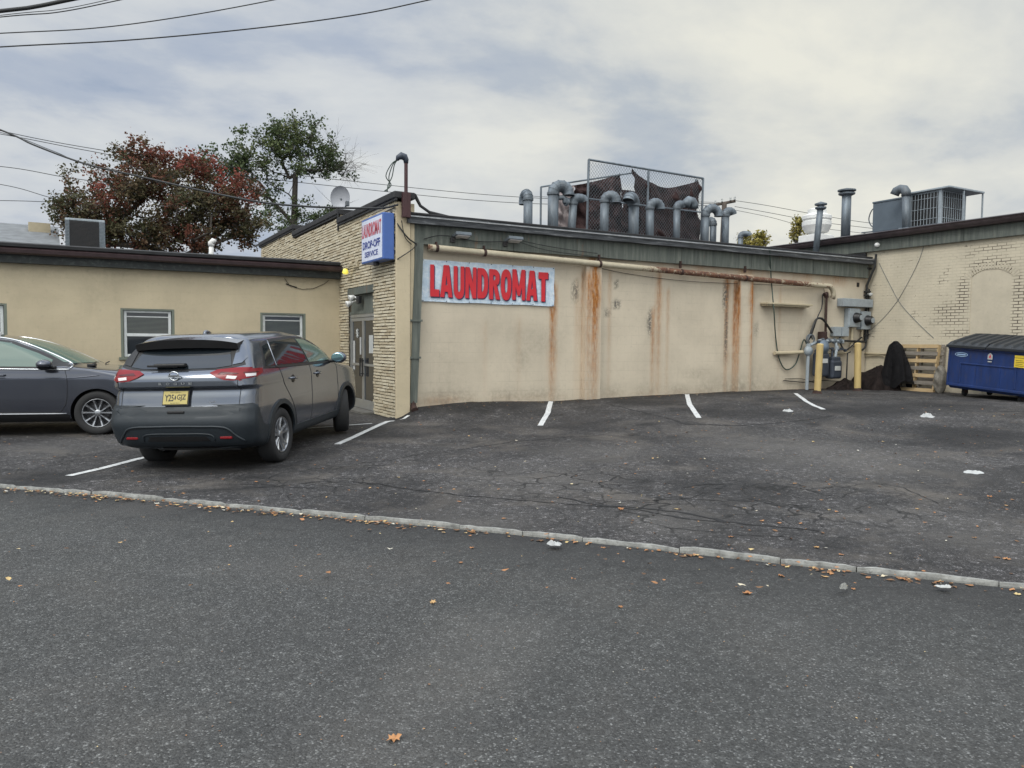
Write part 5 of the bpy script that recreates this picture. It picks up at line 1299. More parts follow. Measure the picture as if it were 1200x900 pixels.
crumple('paper_scrap', 'pale grey scrap beside the kerb at the right', 1106, 688, .10, .06, .02, M['grey_paper'], 7)
crumple('stone', 'small dark stone on the street near the right end of the kerb', 988, 690, .05, .04, .03, M['granite'], 8, 'stone')
rb2 = MB(); rb2.smooth = True
def rf(u, v):
    a = 2*PI*u; p = PI*v; return Vector((18.75+.12*math.sin(p)**.6*math.cos(a)*(1+.7*noise.noise(Vector((math.cos(a)*2,math.sin(a)*2,v*5)))), 11.45+.16*math.sin(p)*math.sin(a), gz(18.75,11.45)+.33-.36*math.cos(p)+.03*noise.noise(Vector((math.cos(a)*2,math.sin(a)*2+v*5,1)))))
rb2.grid(rf, 40, 30); one('rubbish_sack', 'upright pale speckled rubbish sack squeezed between pallet and dumpster', 'sack', rb2, pm('speckled_sack', (.17,.155,.13), .8, 0, .5, 9, .5, 30))
# ------------------------------------------------------------------ cars
def cat_interp(keys, x):
    # monotone-ish catmull-rom on tuples (first entry = parameter)
    n = len(keys)
    if x <= keys[0][0]: return keys[0][1:]
    if x >= keys[-1][0]: return keys[-1][1:]
    for i in range(n-1):
        if x <= keys[i+1][0]:
            a, b = keys[i], keys[i+1]; h = b[0]-a[0]; t = (x-a[0])/h; out = []
            for j in range(1, len(a)):
                d = (b[j]-a[j])/h
                m0 = d if i == 0 else 0 if (a[j]-keys[i-1][j])*d <= 0 else min((( a[j]-keys[i-1][j])/(a[0]-keys[i-1][0])+d)/2, 3*d, key=abs) if True else d
                if i+2 < n:
                    d2 = (keys[i+2][j]-b[j])/(keys[i+2][0]-b[0]); m1 = 0 if d2*d <= 0 else min((d+d2)/2, 3*d, key=abs)
                else: m1 = d
                out.append(a[j]*(2*t**3-3*t*t+1)+h*m0*(t**3-2*t*t+t)+b[j]*(-2*t**3+3*t*t)+h*m1*(t**3-t*t))
            return out
def car_shell(keys, N_=128, levels=90, arches=(), ar=.40, hardz=()):
    # keys: (p, z, xr, xf, w, rr, rf)
    ps = [keys[0][0]+(keys[-1][0]-keys[0][0])*i/levels for i in range(levels+1)]
    half = []
    m = MB(); m.smooth = True; rings = []
    for p in ps:
        z, xr, xf, w, rr, rf = cat_interp(keys, p)
        pts = []
        # rear face: bulge, from centre to corner; ring goes rear centre -> left side -> front centre (y>0) then mirrored
        nr, nc, ns, nf = 14, 12, 26, 12
        rr_ = min(rr, w*.9); rf_ = min(rf, w*.95)
        rb_ = rr_*.9
        bow = .07*w        # rear plan curvature
        for i in range(nr): y = (w-rr_)*i/nr; pts.append((xr+bow*(y/w)**2, y))
        x1 = xr+bow*((w-rr_)/w)**2
        for i in range(nc):
            q = PI/2*i/nc; pts.append((x1+(rr_*1.0)*(1-math.cos(q)), w-rr_+rr_*math.sin(q)))
        xs = x1+rr_; xe = xf-rf_*1.15
        for i in range(ns):
            t = i/ns; x = xs+(xe-xs)*t
            pts.append((x, w*(1-.010*(2*t-1)**2)+.010*w*(1 if False else 1)))
        pts = [(x, min(y, w)) for x, y in pts]
        for i in range(nf):
            q = PI/2*i/nf; pts.append((xe+rf_*1.15*math.sin(q), w-rf_+rf_*math.cos(q)))
        nn_ = 10; bowf = .13*w
        for i in range(nn_+1):
            y = (w-rf_)*(1-i/nn_); pts.append((xf+bowf*(1-(y/max(1e-6, w-rf_))**2)*.9*(1), y))
        ring = [Vector((x, y, z)) for x, y in pts]+[Vector((x, -y, z)) for x, y in reversed(pts[1:-1])]
        rings.append(ring)
    n = len(rings[0]); vs = [v for r in rings for v in r]; fs = []
    for i in range(len(rings)-1):
        for k in range(n): fs.append((i*n+k, (i+1)*n+k, (i+1)*n+(k+1) % n, i*n+(k+1) % n))
    c0 = len(vs); zt = rings[-1][0].z; cx = sum(v.x for v in rings[-1])/n
    vs.append(Vector((cx, 0, zt+.002))); top = rings[-1]; base = (len(rings)-1)*n
    for k in range(n): fs.append((base+k, c0, base+(k+1) % n))
    cb = len(vs); vs.append(Vector((cx, 0, rings[0][0].z))); 
    for k in range(n): fs.append((k, (k+1) % n, cb))
    m.add(vs, fs)
    me = bpy.data.meshes.new('shell'); me.from_pydata(m.v, [], m.f)
    bm = bmesh.new(); bm.from_mesh(me); bmesh.ops.recalc_face_normals(bm, faces=bm.faces[:]); bm.to_mesh(me); bm.free()
    bvh = BVHTree.FromPolygons([v.co.copy() for v in me.vertices], [list(p.vertices) for p in me.polygons])
    o = bpy.data.objects.new('shell', me); COL.objects.link(o)
    # cut wheel wells
    cm = MB()
    for ax_ in arches:
        for sy in (-1, 1):
            poly = [(ax_+ar*math.cos(q), .36+ar*math.sin(q)) for q in [k*2*PI/40 for k in range(40)]]
            T = Matrix(((1,0,0,0),(0,0,-1,0),(0,1,0,0),(0,0,0,1)))
            y0, y1 = (.55, 1.2) if sy > 0 else (-1.2, -.55)
            cm.prism(poly, -y1, -y0, T)
            cm.box((ax_-ar, y0, -.2), (ax_+ar, y1, .36))if False else None
    if arches:
        c = bpy.data.meshes.new('cut'); c.from_pydata(cm.v, [], cm.f)
        bm = bmesh.new(); bm.from_mesh(c); bmesh.ops.recalc_face_normals(bm, faces=bm.faces[:]); bm.to_mesh(c); bm.free()
        co = bpy.data.objects.new('cut', c); COL.objects.link(co)
        md = o.modifiers.new('b', 'BOOLEAN'); md.operation = 'DIFFERENCE'; md.object = co; md.solver = 'EXACT'
        dg = bpy.context.evaluated_depsgraph_get(); me2 = bpy.data.meshes.new_from_object(o.evaluated_get(dg))
        bpy.data.objects.remove(co)
    else: me2 = me
    bpy.data.objects.remove(o)
    return me2, bvh
def shell_part(name, me, mats, parent, matfn=None):
    m = MB(); m.v = [v.co.copy() for v in me.vertices]; m.f = [list(p.vertices) for p in me.polygons]
    m.mi = [matfn(p.center, p.normal) if matfn else 0 for p in me.polygons]; m.sm = [True]*len(m.f)
    return build(name, m, mats, parent, local=True, autosmooth=38)
def patch(bvh, poly, axis, off=.004, step=.03, thick=0.0, rim=True):
    """Lay a panel on the shell. axis: ('y',+1/-1) poly in (x,z); ('x',-1 rear/+1 front) poly in (y,z); ('z',1) poly in (x,y)"""
    a, sg = axis
    # resample outline
    out = []
    for i, p in enumerate(poly):
        q = poly[(i+1) % len(poly)]; L_ = math.hypot(q[0]-p[0], q[1]-p[1]); n = max(1, int(L_/step))
        out += [(p[0]+(q[0]-p[0])*k/n, p[1]+(q[1]-p[1])*k/n) for k in range(n)]
    x0 = min(p[0] for p in out); x1 = max(p[0] for p in out); y0 = min(p[1] for p in out); y1 = max(p[1] for p in out)
    def inside(x, y):
        c = False; n = len(poly)
        for i in range(n):
            (xa, ya), (xb, yb) = poly[i], poly[(i+1) % n]
            if (ya > y) != (yb > y) and x < (xb-xa)*(y-ya)/(yb-ya)+xa: c = not c
        return c
    pts = [Vector(p) for p in out]; nb = len(pts)
    y = y0+step/2
    while y < y1:
        x = x0+step/2
        while x < x1:
            if inside(x, y) and min((x-p[0])**2+(y-p[1])**2 for p in out) > (step*.4)**2: pts.append(Vector((x, y)))
            x += step
        y += step
    r = geometry.delaunay_2d_cdt(pts, [(i, (i+1) % nb) for i in range(nb)], [], 1, 1e-5)
    V2, F2 = r[0], r[2]
    m = MB(); m.smooth = True; vs = []
    nrm = []
    for p in V2:
        if a == 'y': o = Vector((p[0], sg*2, p[1])); d = Vector((0, -sg, 0))
        elif a == 'x': o = Vector((sg*2 if sg < 0 else 8, p[0], p[1])); d = Vector((-sg, 0, 0))
        else: o = Vector((p[0], p[1], 3)); d = Vector((0, 0, -1))
        h = bvh.ray_cast(o, d)
        if h[0] is None: h = bvh.find_nearest(o+d*(1.2 if a == 'y' else 1.8))
        n_ = h[1]; 
        if n_.dot(d) > 0: n_ = -n_
        vs.append(h[0]+n_*off); nrm.append(n_)
    fs = []
    for f in F2:
        A, B, C = vs[f[0]], vs[f[1]], vs[f[2]]
        if (B-A).cross(C-A).dot(nrm[f[0]]) < 0: f = f[::-1]
        fs.append(list(f))
    m.add(vs, fs)
    if rim:
        cnt = {}
        for f in fs:
            for i in range(3): e = (f[i], f[(i+1) % 3]); cnt[e] = 1
        m.smooth = False
        for (i, j) in list(cnt):
            if (j, i) not in cnt:
                m.add([vs[i], vs[j], vs[j]-nrm[j]*(off+.006), vs[i]-nrm[i]*(off+.006)], [(3,2,1,0)])
    return m
def line_on(bvh, pts, axis, r=.004, off=.002, n=10, cyc=False):
    a, sg = axis; P2 = curve([Vector((p[0], p[1], 0)) for p in pts], n) if n > 1 else [Vector((p[0], p[1], 0)) for p in pts]; o_ = []
    for p in P2:
        if a == 'y': o = Vector((p[0], sg*2, p[1])); d = Vector((0, -sg, 0))
        elif a == 'x': o = Vector((sg*2 if sg < 0 else 8, p[0], p[1])); d = Vector((-sg, 0, 0))
        else: o = Vector((p[0], p[1], 3)); d = Vector((0, 0, -1))
        h = bvh.ray_cast(o, d)
        if h[0] is not None:
            n_ = h[1] if h[1].dot(d) < 0 else -h[1]; o_.append(h[0]+n_*off)
    m = MB(); m.smooth = True
    if len(o_) > 1: m.tube(o_, r, 6)
    return m
def wheel(parent, x, y, sgn, rad=.36, wd=.235, steer=0.0, spokes='double5', rimmat='alloy', rimr=None):
    T = Matrix.Translation((x, y, rad)) @ Matrix.Rotation(steer, 4, 'Z') @ Matrix.Rotation(-sgn*PI/2, 4, 'X')
    # local z = outward
    rr = rimr or rad*.655; w = wd/2
    m = MB(); m.smooth = True
    m.lathe([(rr*.98,-w*.9),(rad*.90,-w),(rad*.965,-w*.86),(rad,-w*.55),(rad,w*.55),(rad*.965,w*.86),(rad*.90,w),(rr*1.06,w*.96),(rr*.985,w*.80)], 48, T)
    ty = build('wheel', m, M['rubber'], parent, local=True)
    m = MB(); m.smooth = True
    m.lathe([(rr*.99,w*.84),(rr*.985,w*.90),(rr*.95,w*.88),(rr*.93,w*.70),(rr*.90,-w*.3)], 40, T); m.smooth = False
    zz = w*.80; zc = w*.66
    ns = 5
    for k in range(ns):
        b = 2*PI*k/ns+.3
        for s_ in (-1, 1):
            if spokes == 'double5': a0, a1 = b+s_*.16, b+s_*.20; w0, w1 = .024, .020
            else: a0, a1 = b+s_*.20, b+s_*.30; w0, w1 = .017, .020
            r0, r1 = rr*.16, rr*.95
            p0 = Vector((r0*math.cos(a0), r0*math.sin(a0), 0)); p1 = Vector((r1*math.cos(a1), r1*math.sin(a1), 0)); d = (p1-p0).normalized(); q = Vector((-d.y, d.x, 0))
            vs = []
            for pp, ww, z in ((p0, w0, zc), (p0.lerp(p1,.55), w0*.95, zc*.98), (p1, w1*1.15, zz)):
                vs += [pp+q*ww+Vector((0,0,z-.02)), pp+q*ww*.55+Vector((0,0,z+.004)), pp-q*ww*.55+Vector((0,0,z+.004)), pp-q*ww+Vector((0,0,z-.02)), pp-q*ww+Vector((0,0,z-.05)), pp+q*ww+Vector((0,0,z-.05))]
            fs = []
            for r_ in (0, 1):
                for j in range(6): fs.append((r_*6+j, r_*6+(j+1) % 6, r_*6+6+(j+1) % 6, r_*6+6+j))
            m.add(vs, fs, T)
    m.smooth = True; m.lathe([(rr*.25,zc-.05),(rr*.25,zc),(rr*.2,zc+.012),(rr*.10,zc+.016),(.0005,zc+.018)], 20, T)
    build('rim', m, M[rimmat], ty, local=True)
    m = MB(); m.smooth = False; m.lathe([(rr*.90,-w*.25),(.001,-w*.25)], 30, T); m.lathe([(rr*.68,w*.05),(rr*.68,.0),(.001,w*.1)], 30, T); build('brake_disc', m, M['alloy_dark'], ty, local=True)
    return ty
def basis(fr, up, org, s=1.0):
    f = fr.normalized(); u = (up-f*up.dot(f)).normalized(); l = u.cross(f)
    return Matrix(((f.x,l.x,u.x,org.x),(f.y,l.y,u.y,org.y),(f.z,l.z,u.z,org.z),(0,0,0,1))) @ Matrix.Scale(s, 4)

def suv(name, label, cat, Mx, keys, arches, paint, clad_top, ar=.405, steer=0, spk='double5', rimmat='alloy', rad=.36, glass='car_glass', hw=.92):
    t = newobj(name, None); t.matrix_world = Mx; WORLDM[t.name] = Mx
    loc, rot, scl = Mx.decompose(); t.location = loc; t.rotation_mode = 'QUATERNION'; t.rotation_quaternion = rot; t.scale = scl
    t['label'] = label; t['category'] = cat
    me, bvh = car_shell(keys, arches=arches, ar=ar)
    def mf(c, n):
        for a in arches:
            if math.hypot(c.x-a, c.z-.36) < ar-.004 and abs(c.y) < hw+.1 and c.z < .36+ar: 
                if abs(c.y) < .60 or True:
                    return 1
            if abs(math.hypot(c.x-a, c.z-.36)-ar) < .006 and abs(n.z*math.sin(math.atan2(c.z-.36, c.x-a))+n.x*math.cos(math.atan2(c.z-.36, c.x-a))) > .8: return 1
        if c.z < .30: return 1
        return 0
    shell_part('body', me, [M[paint], M['black']], t, mf)
    for a, st in zip(arches, (0, steer)):
        for s_ in (-1, 1): wheel(t, a, s_*(hw-.125), s_, rad, .235, st, spk, rimmat)
    # axle and floor darkness
    m = MB(); m.box((.5, -.55, .24), (keys[1][3]-.6, .55, .34)); m.tube([(arches[0],-.7,.33),(arches[0],.7,.33)], .045, 8); build('underbody', m, M['black'], t, local=True)
    return t, bvh

# ---- grey crossover seen from behind
def wp(px, py, Z): return onZ(px, py, Z)
rrw = onZ(323, 540.5, .0); frw = onZ(395, 507.5, .085)
fdir = (frw-rrw).normalized()
latr = Vector((-fdir.y, fdir.x, 0)).normalized()
upv = fdir.cross(latr) ; upv = (Vector((0,0,1))+latr*(.030)).normalized()      # left side sits slightly lower
SC = 1.0
lat = upv.cross(fdir).normalized()
upv = fdir.cross(lat)
WB = 2.705; RA = .97
# contact patch of the right rear tyre: x=RA, y=-.80
org = rrw-fdir*RA*SC+lat*.80*SC
G = basis(fdir, upv, org, SC)
H_ = 1.02
K1 = [ # p, z, xr, xf, w, rr, rf
 (0, .29, .34, 4.40, .80, .25, .5),
 (1, .33, .20, 4.52, .87, .24, .5),
 (2, .40, .075, 4.60, .905, .22, .5),
 (3, .52, .02, 4.64, .92, .21, .5),
 (4, .64, -.01, 4.65, .925, .20, .5),
 (5, .705, .0, 4.65, .925, .20, .5),
 (5.5, .73, .012, 4.65, .925, .20, .5),
 (6, .82, .035, 4.64, .925, .20, .5),
 (6.5, .845, .055, 4.63, .922, .20, .5),
 (7, .95, .085, 4.60, .918, .19, .48),
 (8, 1.04, .115, 4.50, .916, .19, .48),
 (8.5, 1.065, .085, 4.40, .917, .20, .48),
 (8.8, 1.085, .035, 4.30, .918, .22, .48),
 (9.2, 1.10, .022, 4.15, .917, .23, .48),
 (10, 1.18, .025, 3.72, .905, .24, .5),
 (10.7, 1.26, .075, 3.46, .882, .22, .5),
 (11.2, 1.30, .13, 3.37, .868, .17, .45),
 (12, 1.40, .22, 3.18, .825, .14, .38),
 (13, 1.52, .335, 2.92, .765, .13, .34),
 (14, 1.61, .42, 2.66, .71, .13, .34),
 (14.6, 1.655, .44, 2.50, .665, .15, .36),
 (15, 1.685, .46, 2.35, .60, .17, .34),
 (15.6, 1.712, .56, 2.20, .50, .2, .3),
 (16, 1.725, .90, 1.95, .30, .2, .2)]
c1, b1 = suv('crossover_car', 'dark metallic grey crossover parked seen from behind with yellow licence plate', 'car', G, K1, (RA, RA+WB), 'paint_grey', .7, steer=math.radians(22), rad=.362, ar=.415, hw=.93)
def part(nm, mb, mat, par=None, label=None, car=None): return build(nm, mb, M[mat] if isinstance(mat, str) else mat, par or car or c1, local=True, label=label)
# rear glass + black surround
def sym(pts): return pts+[(-y, z) for y, z in reversed(pts)]
part('tailgate_surround', patch(b1, sym([(.0,1.275),(.50,1.285),(.70,1.31),(.80,1.335),(.715,1.50),(.66,1.60),(.40,1.625),(.0,1.635)]), ('x',-1), .003), 'black')
gl = part('rear_window', patch(b1, sym([(.0,1.292),(.46,1.300),(.645,1.325),(.60,1.43),(.545,1.545),(.30,1.56),(.0,1.565)]), ('x',-1), .010), 'car_glass')
part('rear_wiper', MB().bbox((-.02+.10,-.10,1.33),(.14+.02,.30,1.37), .015).tube([(.10,.0,1.335),(.09,.38,1.345)], .014, 6), 'black')
for s_ in (-1, 1):
    part('quarter_trim', patch(b1, [(s_*y, z) for y, z in [(.655,1.335),(.755,1.355),(.79,1.42),(.69,1.575),(.635,1.565)]], ('x',-1), .012), 'paint_grey' if s_ < 0 else 'black')  # right trim painted lighter to stand in for its sky reflection
# roof spoiler
m = MB(); m.smooth = True
def spf(u, v):
    y = (u*2-1)*.665; e = abs(u*2-1)
    x = .54-.30*v+.06*e**3*v+.02*e*e; z = 1.700-.030*e**2-.045*v-.028*e**4
    return Vector((x, y, z))
def spu(u, v):
    p = spf(u, v); e = abs(u*2-1); return p+Vector((.03*v, 0, -.02-.055*(1-v)-.085*(1-.35*e**3)*v))
m.grid(spf, 40, 8); part('roof_spoiler', m, 'paint_grey')
m = MB(); m.smooth = True; m.grid(lambda u, v: spu(1-u, v), 40, 8)
m.grid(lambda u, v: spf(u, 1).lerp(spu(u, 1), v), 40, 2)
for uu in (0, 1): m.grid(lambda u, v, uu=uu: spf(uu, u).lerp(spu(uu, u), v), 8, 2)
part('spoiler_underside', m, 'black')
m = MB(); m.smooth = True; m.tube([(.80,0,1.70),(.83,0,1.745),(.90,0,1.74),(1.0,0,1.715)], [.03,.022,.018,.01], 8); part('roof_antenna', m, 'red_ink' if False else 'paint_grey')
# tail lights
for s_ in (-1, 1):
    tl = part('taillight', patch(b1, [(s_*y, z) for y, z in [(.42,1.245),(.50,1.28),(.74,1.30),(.925,1.295),(.925,1.185),(.72,1.155),(.60,1.165),(.50,1.20)]], ('x',-1), .012), 'lens_red')
    part('lens', patch(b1, [(s_*y, z) for y, z in [(.63,1.178),(.74,1.172),(.755,1.20),(.64,1.21)]], ('x',-1), .017), 'lens_clear', tl)
    part('lens', patch(b1, [(s_*y, z) for y, z in [(.52,1.225),(.74,1.222),(.765,1.235),(.56,1.255)]], ('x',-1), .016), 'lens_dark', tl)
    ts = part('taillight', patch(b1, [(.10,1.285),(.26,1.285),(.52,1.275),(.47,1.215),(.30,1.185),(.10,1.18)], ('y',s_), .011), 'lens_red')
    part('lens', patch(b1, [(.14,1.19),(.27,1.195),(.29,1.225),(.15,1.225)], ('y',s_), .016), 'lens_clear', ts)
    part('lens', patch(b1, [(.14,1.228),(.33,1.228),(.40,1.24),(.15,1.245)], ('y',s_), .016), 'lens_dark', ts)
# seams: tailgate
for s_ in (-1, 1): part('panel_seam', line_on(b1, [(s_*.765,1.30),(s_*.765,1.20),(s_*.76,1.05),(s_*.755,.85),(s_*.755,.74)], ('x',-1), .004, .001), 'black')
# plate, lettering, emblem
pr = b1.ray_cast(Vector((-2,0,.965)), Vector((1,0,0)))[0]
ln = Vector((-.95,0,.32)).normalized(); Up = Vector((.30,0,.95)).normalized(); U_ = Vector((0,-1,0))
pc = Vector((pr.x-.035, .02, .955))
def plate_quad(m, w, h, d, off=0.0, dz=0.0):
    o = pc+ln*off+Up*dz
    vs = [o+U_*sx*w/2+Up*sz*h/2+ln*dd for dd in (0, d) for sx, sz in ((-1,-1),(1,-1),(1,1),(-1,1))]
    m.add(vs, [(3,2,1,0),(4,5,6,7),(0,1,5,4),(1,2,6,5),(2,3,7,6),(3,0,4,7)]); return m
lp = part('licence_plate', plate_quad(MB(), .31, .16, .008, .004), 'plate')
part('plate_frame', plate_quad(MB(), .335, .185, .008, -.005), 'black', lp)
m = text_mb('Y25', pc+ln*.0135-U_*.135-Up*.045, U_, Up, .115, .085, .02); text_mb('GJZ', pc+ln*.0135+U_*.02-Up*.045, U_, Up, .115, .085, .02, m)
m.box((-.001,0,0),(0,.001,.001), Matrix.Translation(pc+ln*.012)); m.add([pc+ln*.0135+U_*a+Up*b_ for a, b_ in ((-.012,-.02),(.004,-.03),(.010,.0),(.002,.03),(-.008,.02))], [(0,1,2,3,4)]); part('plate_characters', m, 'ink', lp)
m = text_mb('NEW JERSEY', pc+ln*.0135-U_*.07+Up*.055, U_, Up, .14, .014, .01); text_mb('Garden State', pc+ln*.0135-U_*.06-Up*.072, U_, Up, .12, .012, .0, m); part('plate_small_text', m, 'ink', lp)
pr2 = b1.ray_cast(Vector((-2,0,1.125)), Vector((1,0,0)))[0]
m = MB()
for k, ch in enumerate('ROGUE'): text_mb(ch, (pr2.x-.012, .205-.095*k, 1.115), (0,-1,0), (0,0,1), .044, .030, .03, m)
part('model_lettering', m, 'chrome')
m = MB(); T = Matrix.Translation((pr2.x+.012-.02, 0, 1.225)) @ Matrix.Rotation(-PI/2-.12, 4, 'Y')
m.smooth = True
for a0, a1 in ((.22, PI-.22), (PI+.22, 2*PI-.22)):
    m.tube([T @ Vector((.052*math.sin(q), .060*math.cos(q), .006)) for q in [a0+(a1-a0)*k/14 for k in range(15)]], .008, 6)
m.smooth = False; m.add([(pr2.x-.024,y,z) for y, z in ((.072,1.213),(-.072,1.213),(-.072,1.236),(.072,1.236))], [(0,1,2,3)]); part('emblem', m, 'chrome')
m = text_mb('NISSAN', (pr2.x-.0262, .055, 1.219), (0,-1,0), (0,0,1), .11, .012, .02); part('emblem_text', m, 'ink')
pr3 = b1.ray_cast(Vector((-2,-.43,.90)), Vector((1,0,0)))[0]
m = text_mb('AWD', (pr3.x-.006, -.385, .885), (0,-1,0), (0,0,1), .09, .022, .02); part('badge', m, 'chrome')
# black tailgate band and bumper
part('tailgate_band', patch(b1, sym([(.0,.845),(.74,.845),(.77,.80),(.75,.73),(.55,.70),(.0,.70)]), ('x',-1), .012), 'plastic_dark')
m = patch(b1, sym([(.0,.715),(.55,.72),(.73,.755),(.80,.80),(.90,.81),(.91,.50),(.86,.385),(.0,.365)]), ('x',-1), .026)
bp = part('rear_bumper', m, 'plastic_dark')
for s_ in (-1, 1):
    part('bumper_corner', patch(b1, [(.04,.86),(.18,.87),(.24,.84),(.36,.60),(.56,.54),(.56,.30),(.16,.30),(.04,.40)], ('y',s_), .013), 'plastic_dark')
    rf_ = b1.ray_cast(Vector((-2,s_*.60,.46)), Vector((1,0,0)))[0]
    part('reflector', MB().bbox((rf_.x-.045,s_*.60-.075,.452),(rf_.x+.02,s_*.60+.075,.482), .008), 'lens_red', bp)
m = line_on(b1, [(-.80,.43),(-.72,.50),(-.60,.60),(-.30,.615),(0,.62),(.30,.615),(.60,.60),(.72,.50),(.78,.42)], ('x',-1), .014, .028, 4); part('bumper_crease', m, 'plastic_dark', bp)
m = line_on(b1, [(-.45,.44),(-.40,.52),(0,.53),(.40,.52),(.45,.44)], ('x',-1), .010, .028, 4); part('bumper_crease', m, 'plastic_dark', bp)
part('bumper_recess', patch(b1, sym([(0,.50),(.36,.495),(.40,.44),(0,.435)]), ('x',-1), .031), 'black', bp)
m = MB(); m.bbox((.0,-.10,.765),(.06,.12,.80), .01); part('tailgate_handle', m, 'black')
# side: windows
side_glass = [(.60,1.275),(.74,1.46),(.82,1.555),(1.15,1.605),(1.9,1.63),(2.35,1.60),(2.75,1.475),(3.12,1.30),(3.16,1.235),(2.6,1.225),(1.6,1.245),(.95,1.262)]
for s_ in (-1, 1):
    part('window_surround', patch(b1, [(.565,1.262),(.715,1.47),(.80,1.575),(1.15,1.625),(1.9,1.648),(2.38,1.618),(2.78,1.49),(3.20,1.31),(3.25,1.215),(2.6,1.205),(1.6,1.228),(.95,1.245)], ('y',s_), .003), 'black')
    part('side_window', patch(b1, [(.64,1.29),(.76,1.46),(.83,1.54),(1.03,1.57),(.955,1.42),(.93,1.285)], ('y',s_), .009), 'car_glass')
    part('side_window', patch(b1, [(.99,1.285),(1.02,1.42),(1.10,1.58),(1.88,1.61),(1.98,1.60),(2.03,1.42),(2.06,1.258)], ('y',s_), .009), 'car_glass')
    part('side_window', patch(b1, [(2.12,1.255),(2.10,1.42),(2.05,1.60),(2.32,1.58),(2.70,1.46),(3.02,1.32),(3.06,1.245)], ('y',s_), .009), 'car_glass_green')
    part('window_divider', line_on(b1, [(.955,1.26),(.985,1.42),(1.07,1.60)], ('y',s_), .011, .006, 4), 'paint_grey')
    # roof rail-less line, belt trim
    part('belt_trim', line_on(b1, [(.75,1.262),(1.6,1.235),(2.6,1.215),(3.20,1.222)], ('y',s_), .008, .006, 4), 'black')
    for pts in ([(2.10,1.25),(2.12,1.0),(2.08,.62),(2.02,.42)], [(3.18,1.22),(3.26,1.05),(3.24,.60),(3.16,.42)], [(1.02,1.27),(1.10,1.05),(1.28,.85),(1.42,.66),(1.50,.42)], [(2.02,.42),(2.6,.42),(3.16,.42)], [(1.50,.42),(2.02,.42)]):
        part('door_seam', line_on(b1, pts, ('y',s_), .0045, .0005, 6), 'black')
    for x in (1.33, 2.28):
        h = b1.ray_cast(Vector((x, s_*2, 1.075)), Vector((0,-s_,0)))[0]
        m = MB(); m.smooth = True; m.tube([(x-.02,h.y-.01*s_,1.08),(x+.01,h.y+s_*.025,1.082),(x+.15,h.y+s_*.03,1.078),(x+.19,h.y,1.075)], [.014,.017,.017,.013], 8); part('door_handle', m, 'paint_grey')
        m = MB(); m.lathe([(.0,-.006),(.05,-.004),(.055,.004),(0,.004)], 16, Matrix.Translation((x+.09,h.y,1.07)) @ Matrix.Rotation(PI/2, 4, 'X')); part('handle_cup', m, 'black')
    # sill cladding
    part('sill_cladding', patch(b1, [(1.37,.43),(3.27,.43),(3.27,.26),(1.37,.26)], ('y',s_), .016), 'plastic_dark')
    for a in (RA, RA+WB):
        q0, q1 = (-.32, PI+.30) if a < 2 else (-.25, PI+.32)
        arc = [(a+.413*math.cos(q), .362+.413*math.sin(q)) for q in [q0+(q1-q0)*k/30 for k in range(31)]]
        arc2 = [(a+.475*math.cos(q), .362+.475*math.sin(q)) for q in [q1+(q0-q1)*k/30 for k in range(31)]]
        part('wheel_arch_trim', patch(b1, arc+arc2, ('y',s_), .018, .04), 'plastic_dark')
    # mirror
    m = MB(); m.smooth = True
    T = Matrix.Translation((3.02, s_*1.04, 1.275)) @ Matrix.Diagonal((.095, .125, .088, 1))
    m.lathe([(math.sin(q)*(1 if True else 1), -math.cos(q)) for q in [k*PI/12 for k in range(13)]], 20, T)
    mi = part('door_mirror', m, 'paint_grey')
    m = MB(); m.smooth = False; T = Matrix.Translation((2.935, s_*1.045, 1.28)) @ Matrix.Rotation(-PI/2, 4, 'Y') @ Matrix.Diagonal((.068, .098, 1, 1)); m.lathe([(1,-.02),(1,.012),(.9,.016),(0.001,.016)], 20, T); part('mirror_glass', m, pm('mirror_glass', (.25,.40,.45), .06, .9, .02, 2, 0), mi)
    m = MB(); m.bbox((2.96,s_*.86,1.20),(3.08,s_*1.0,1.25), .015); part('mirror_foot', m, 'black', mi)
part('rear_seat_backs', MB().bbox((1.0,-.5,1.0),(1.1,.5,1.2), .02), 'black') if False else None

# ---- dark blue crossover at left, seen from its side
fw2 = onZ(117, 507.5, .04)       # right-front tyre contact
kdir = Vector((.80, -.60, 0)).normalized()
kdir = Vector((math.cos(math.radians(-17)), math.sin(math.radians(-17)), 0))
lat2 = Vector((-kdir.y, kdir.x, 0)); FA = 3.66; S2 = 1.0
org2 = fw2-kdir*FA*S2+lat2*.80*S2; org2.z = .02
G2 = basis(kdir, Vector((0,0,1)), org2, S2)
K2 = [
 (0, .22, .30, 4.40, .80, .3, .55),
 (1, .30, .14, 4.52, .87, .3, .55),
 (2, .42, .06, 4.60, .90, .3, .55),
 (3, .56, .02, 4.63, .915, .3, .55),
 (4, .70, .01, 4.62, .92, .3, .55),
 (5, .82, .02, 4.60, .922, .3, .55),
 (6, .92, .03, 4.55, .922, .3, .55),
 (7, 1.00, .05, 4.42, .915, .3, .52),
 (8, 1.055, .07, 4.20, .905, .3, .50),
 (9, 1.09, .10, 3.90, .90, .28, .48),
 (10, 1.125, .14, 3.58, .89, .26, .46),
 (11, 1.16, .18, 3.36, .875, .24, .44),
 (12, 1.25, .28, 3.16, .84, .22, .40),
 (13, 1.36, .38, 2.94, .79, .2, .38),
 (14, 1.48, .52, 2.66, .735, .2, .38),
 (15, 1.575, .68, 2.32, .68, .2, .36),
 (16, 1.635, .82, 1.98, .60, .2, .34),
 (17, 1.665, 1.0, 1.75, .48, .2, .3),
 (18, 1.675, 1.3, 1.60, .25, .15, .15)]
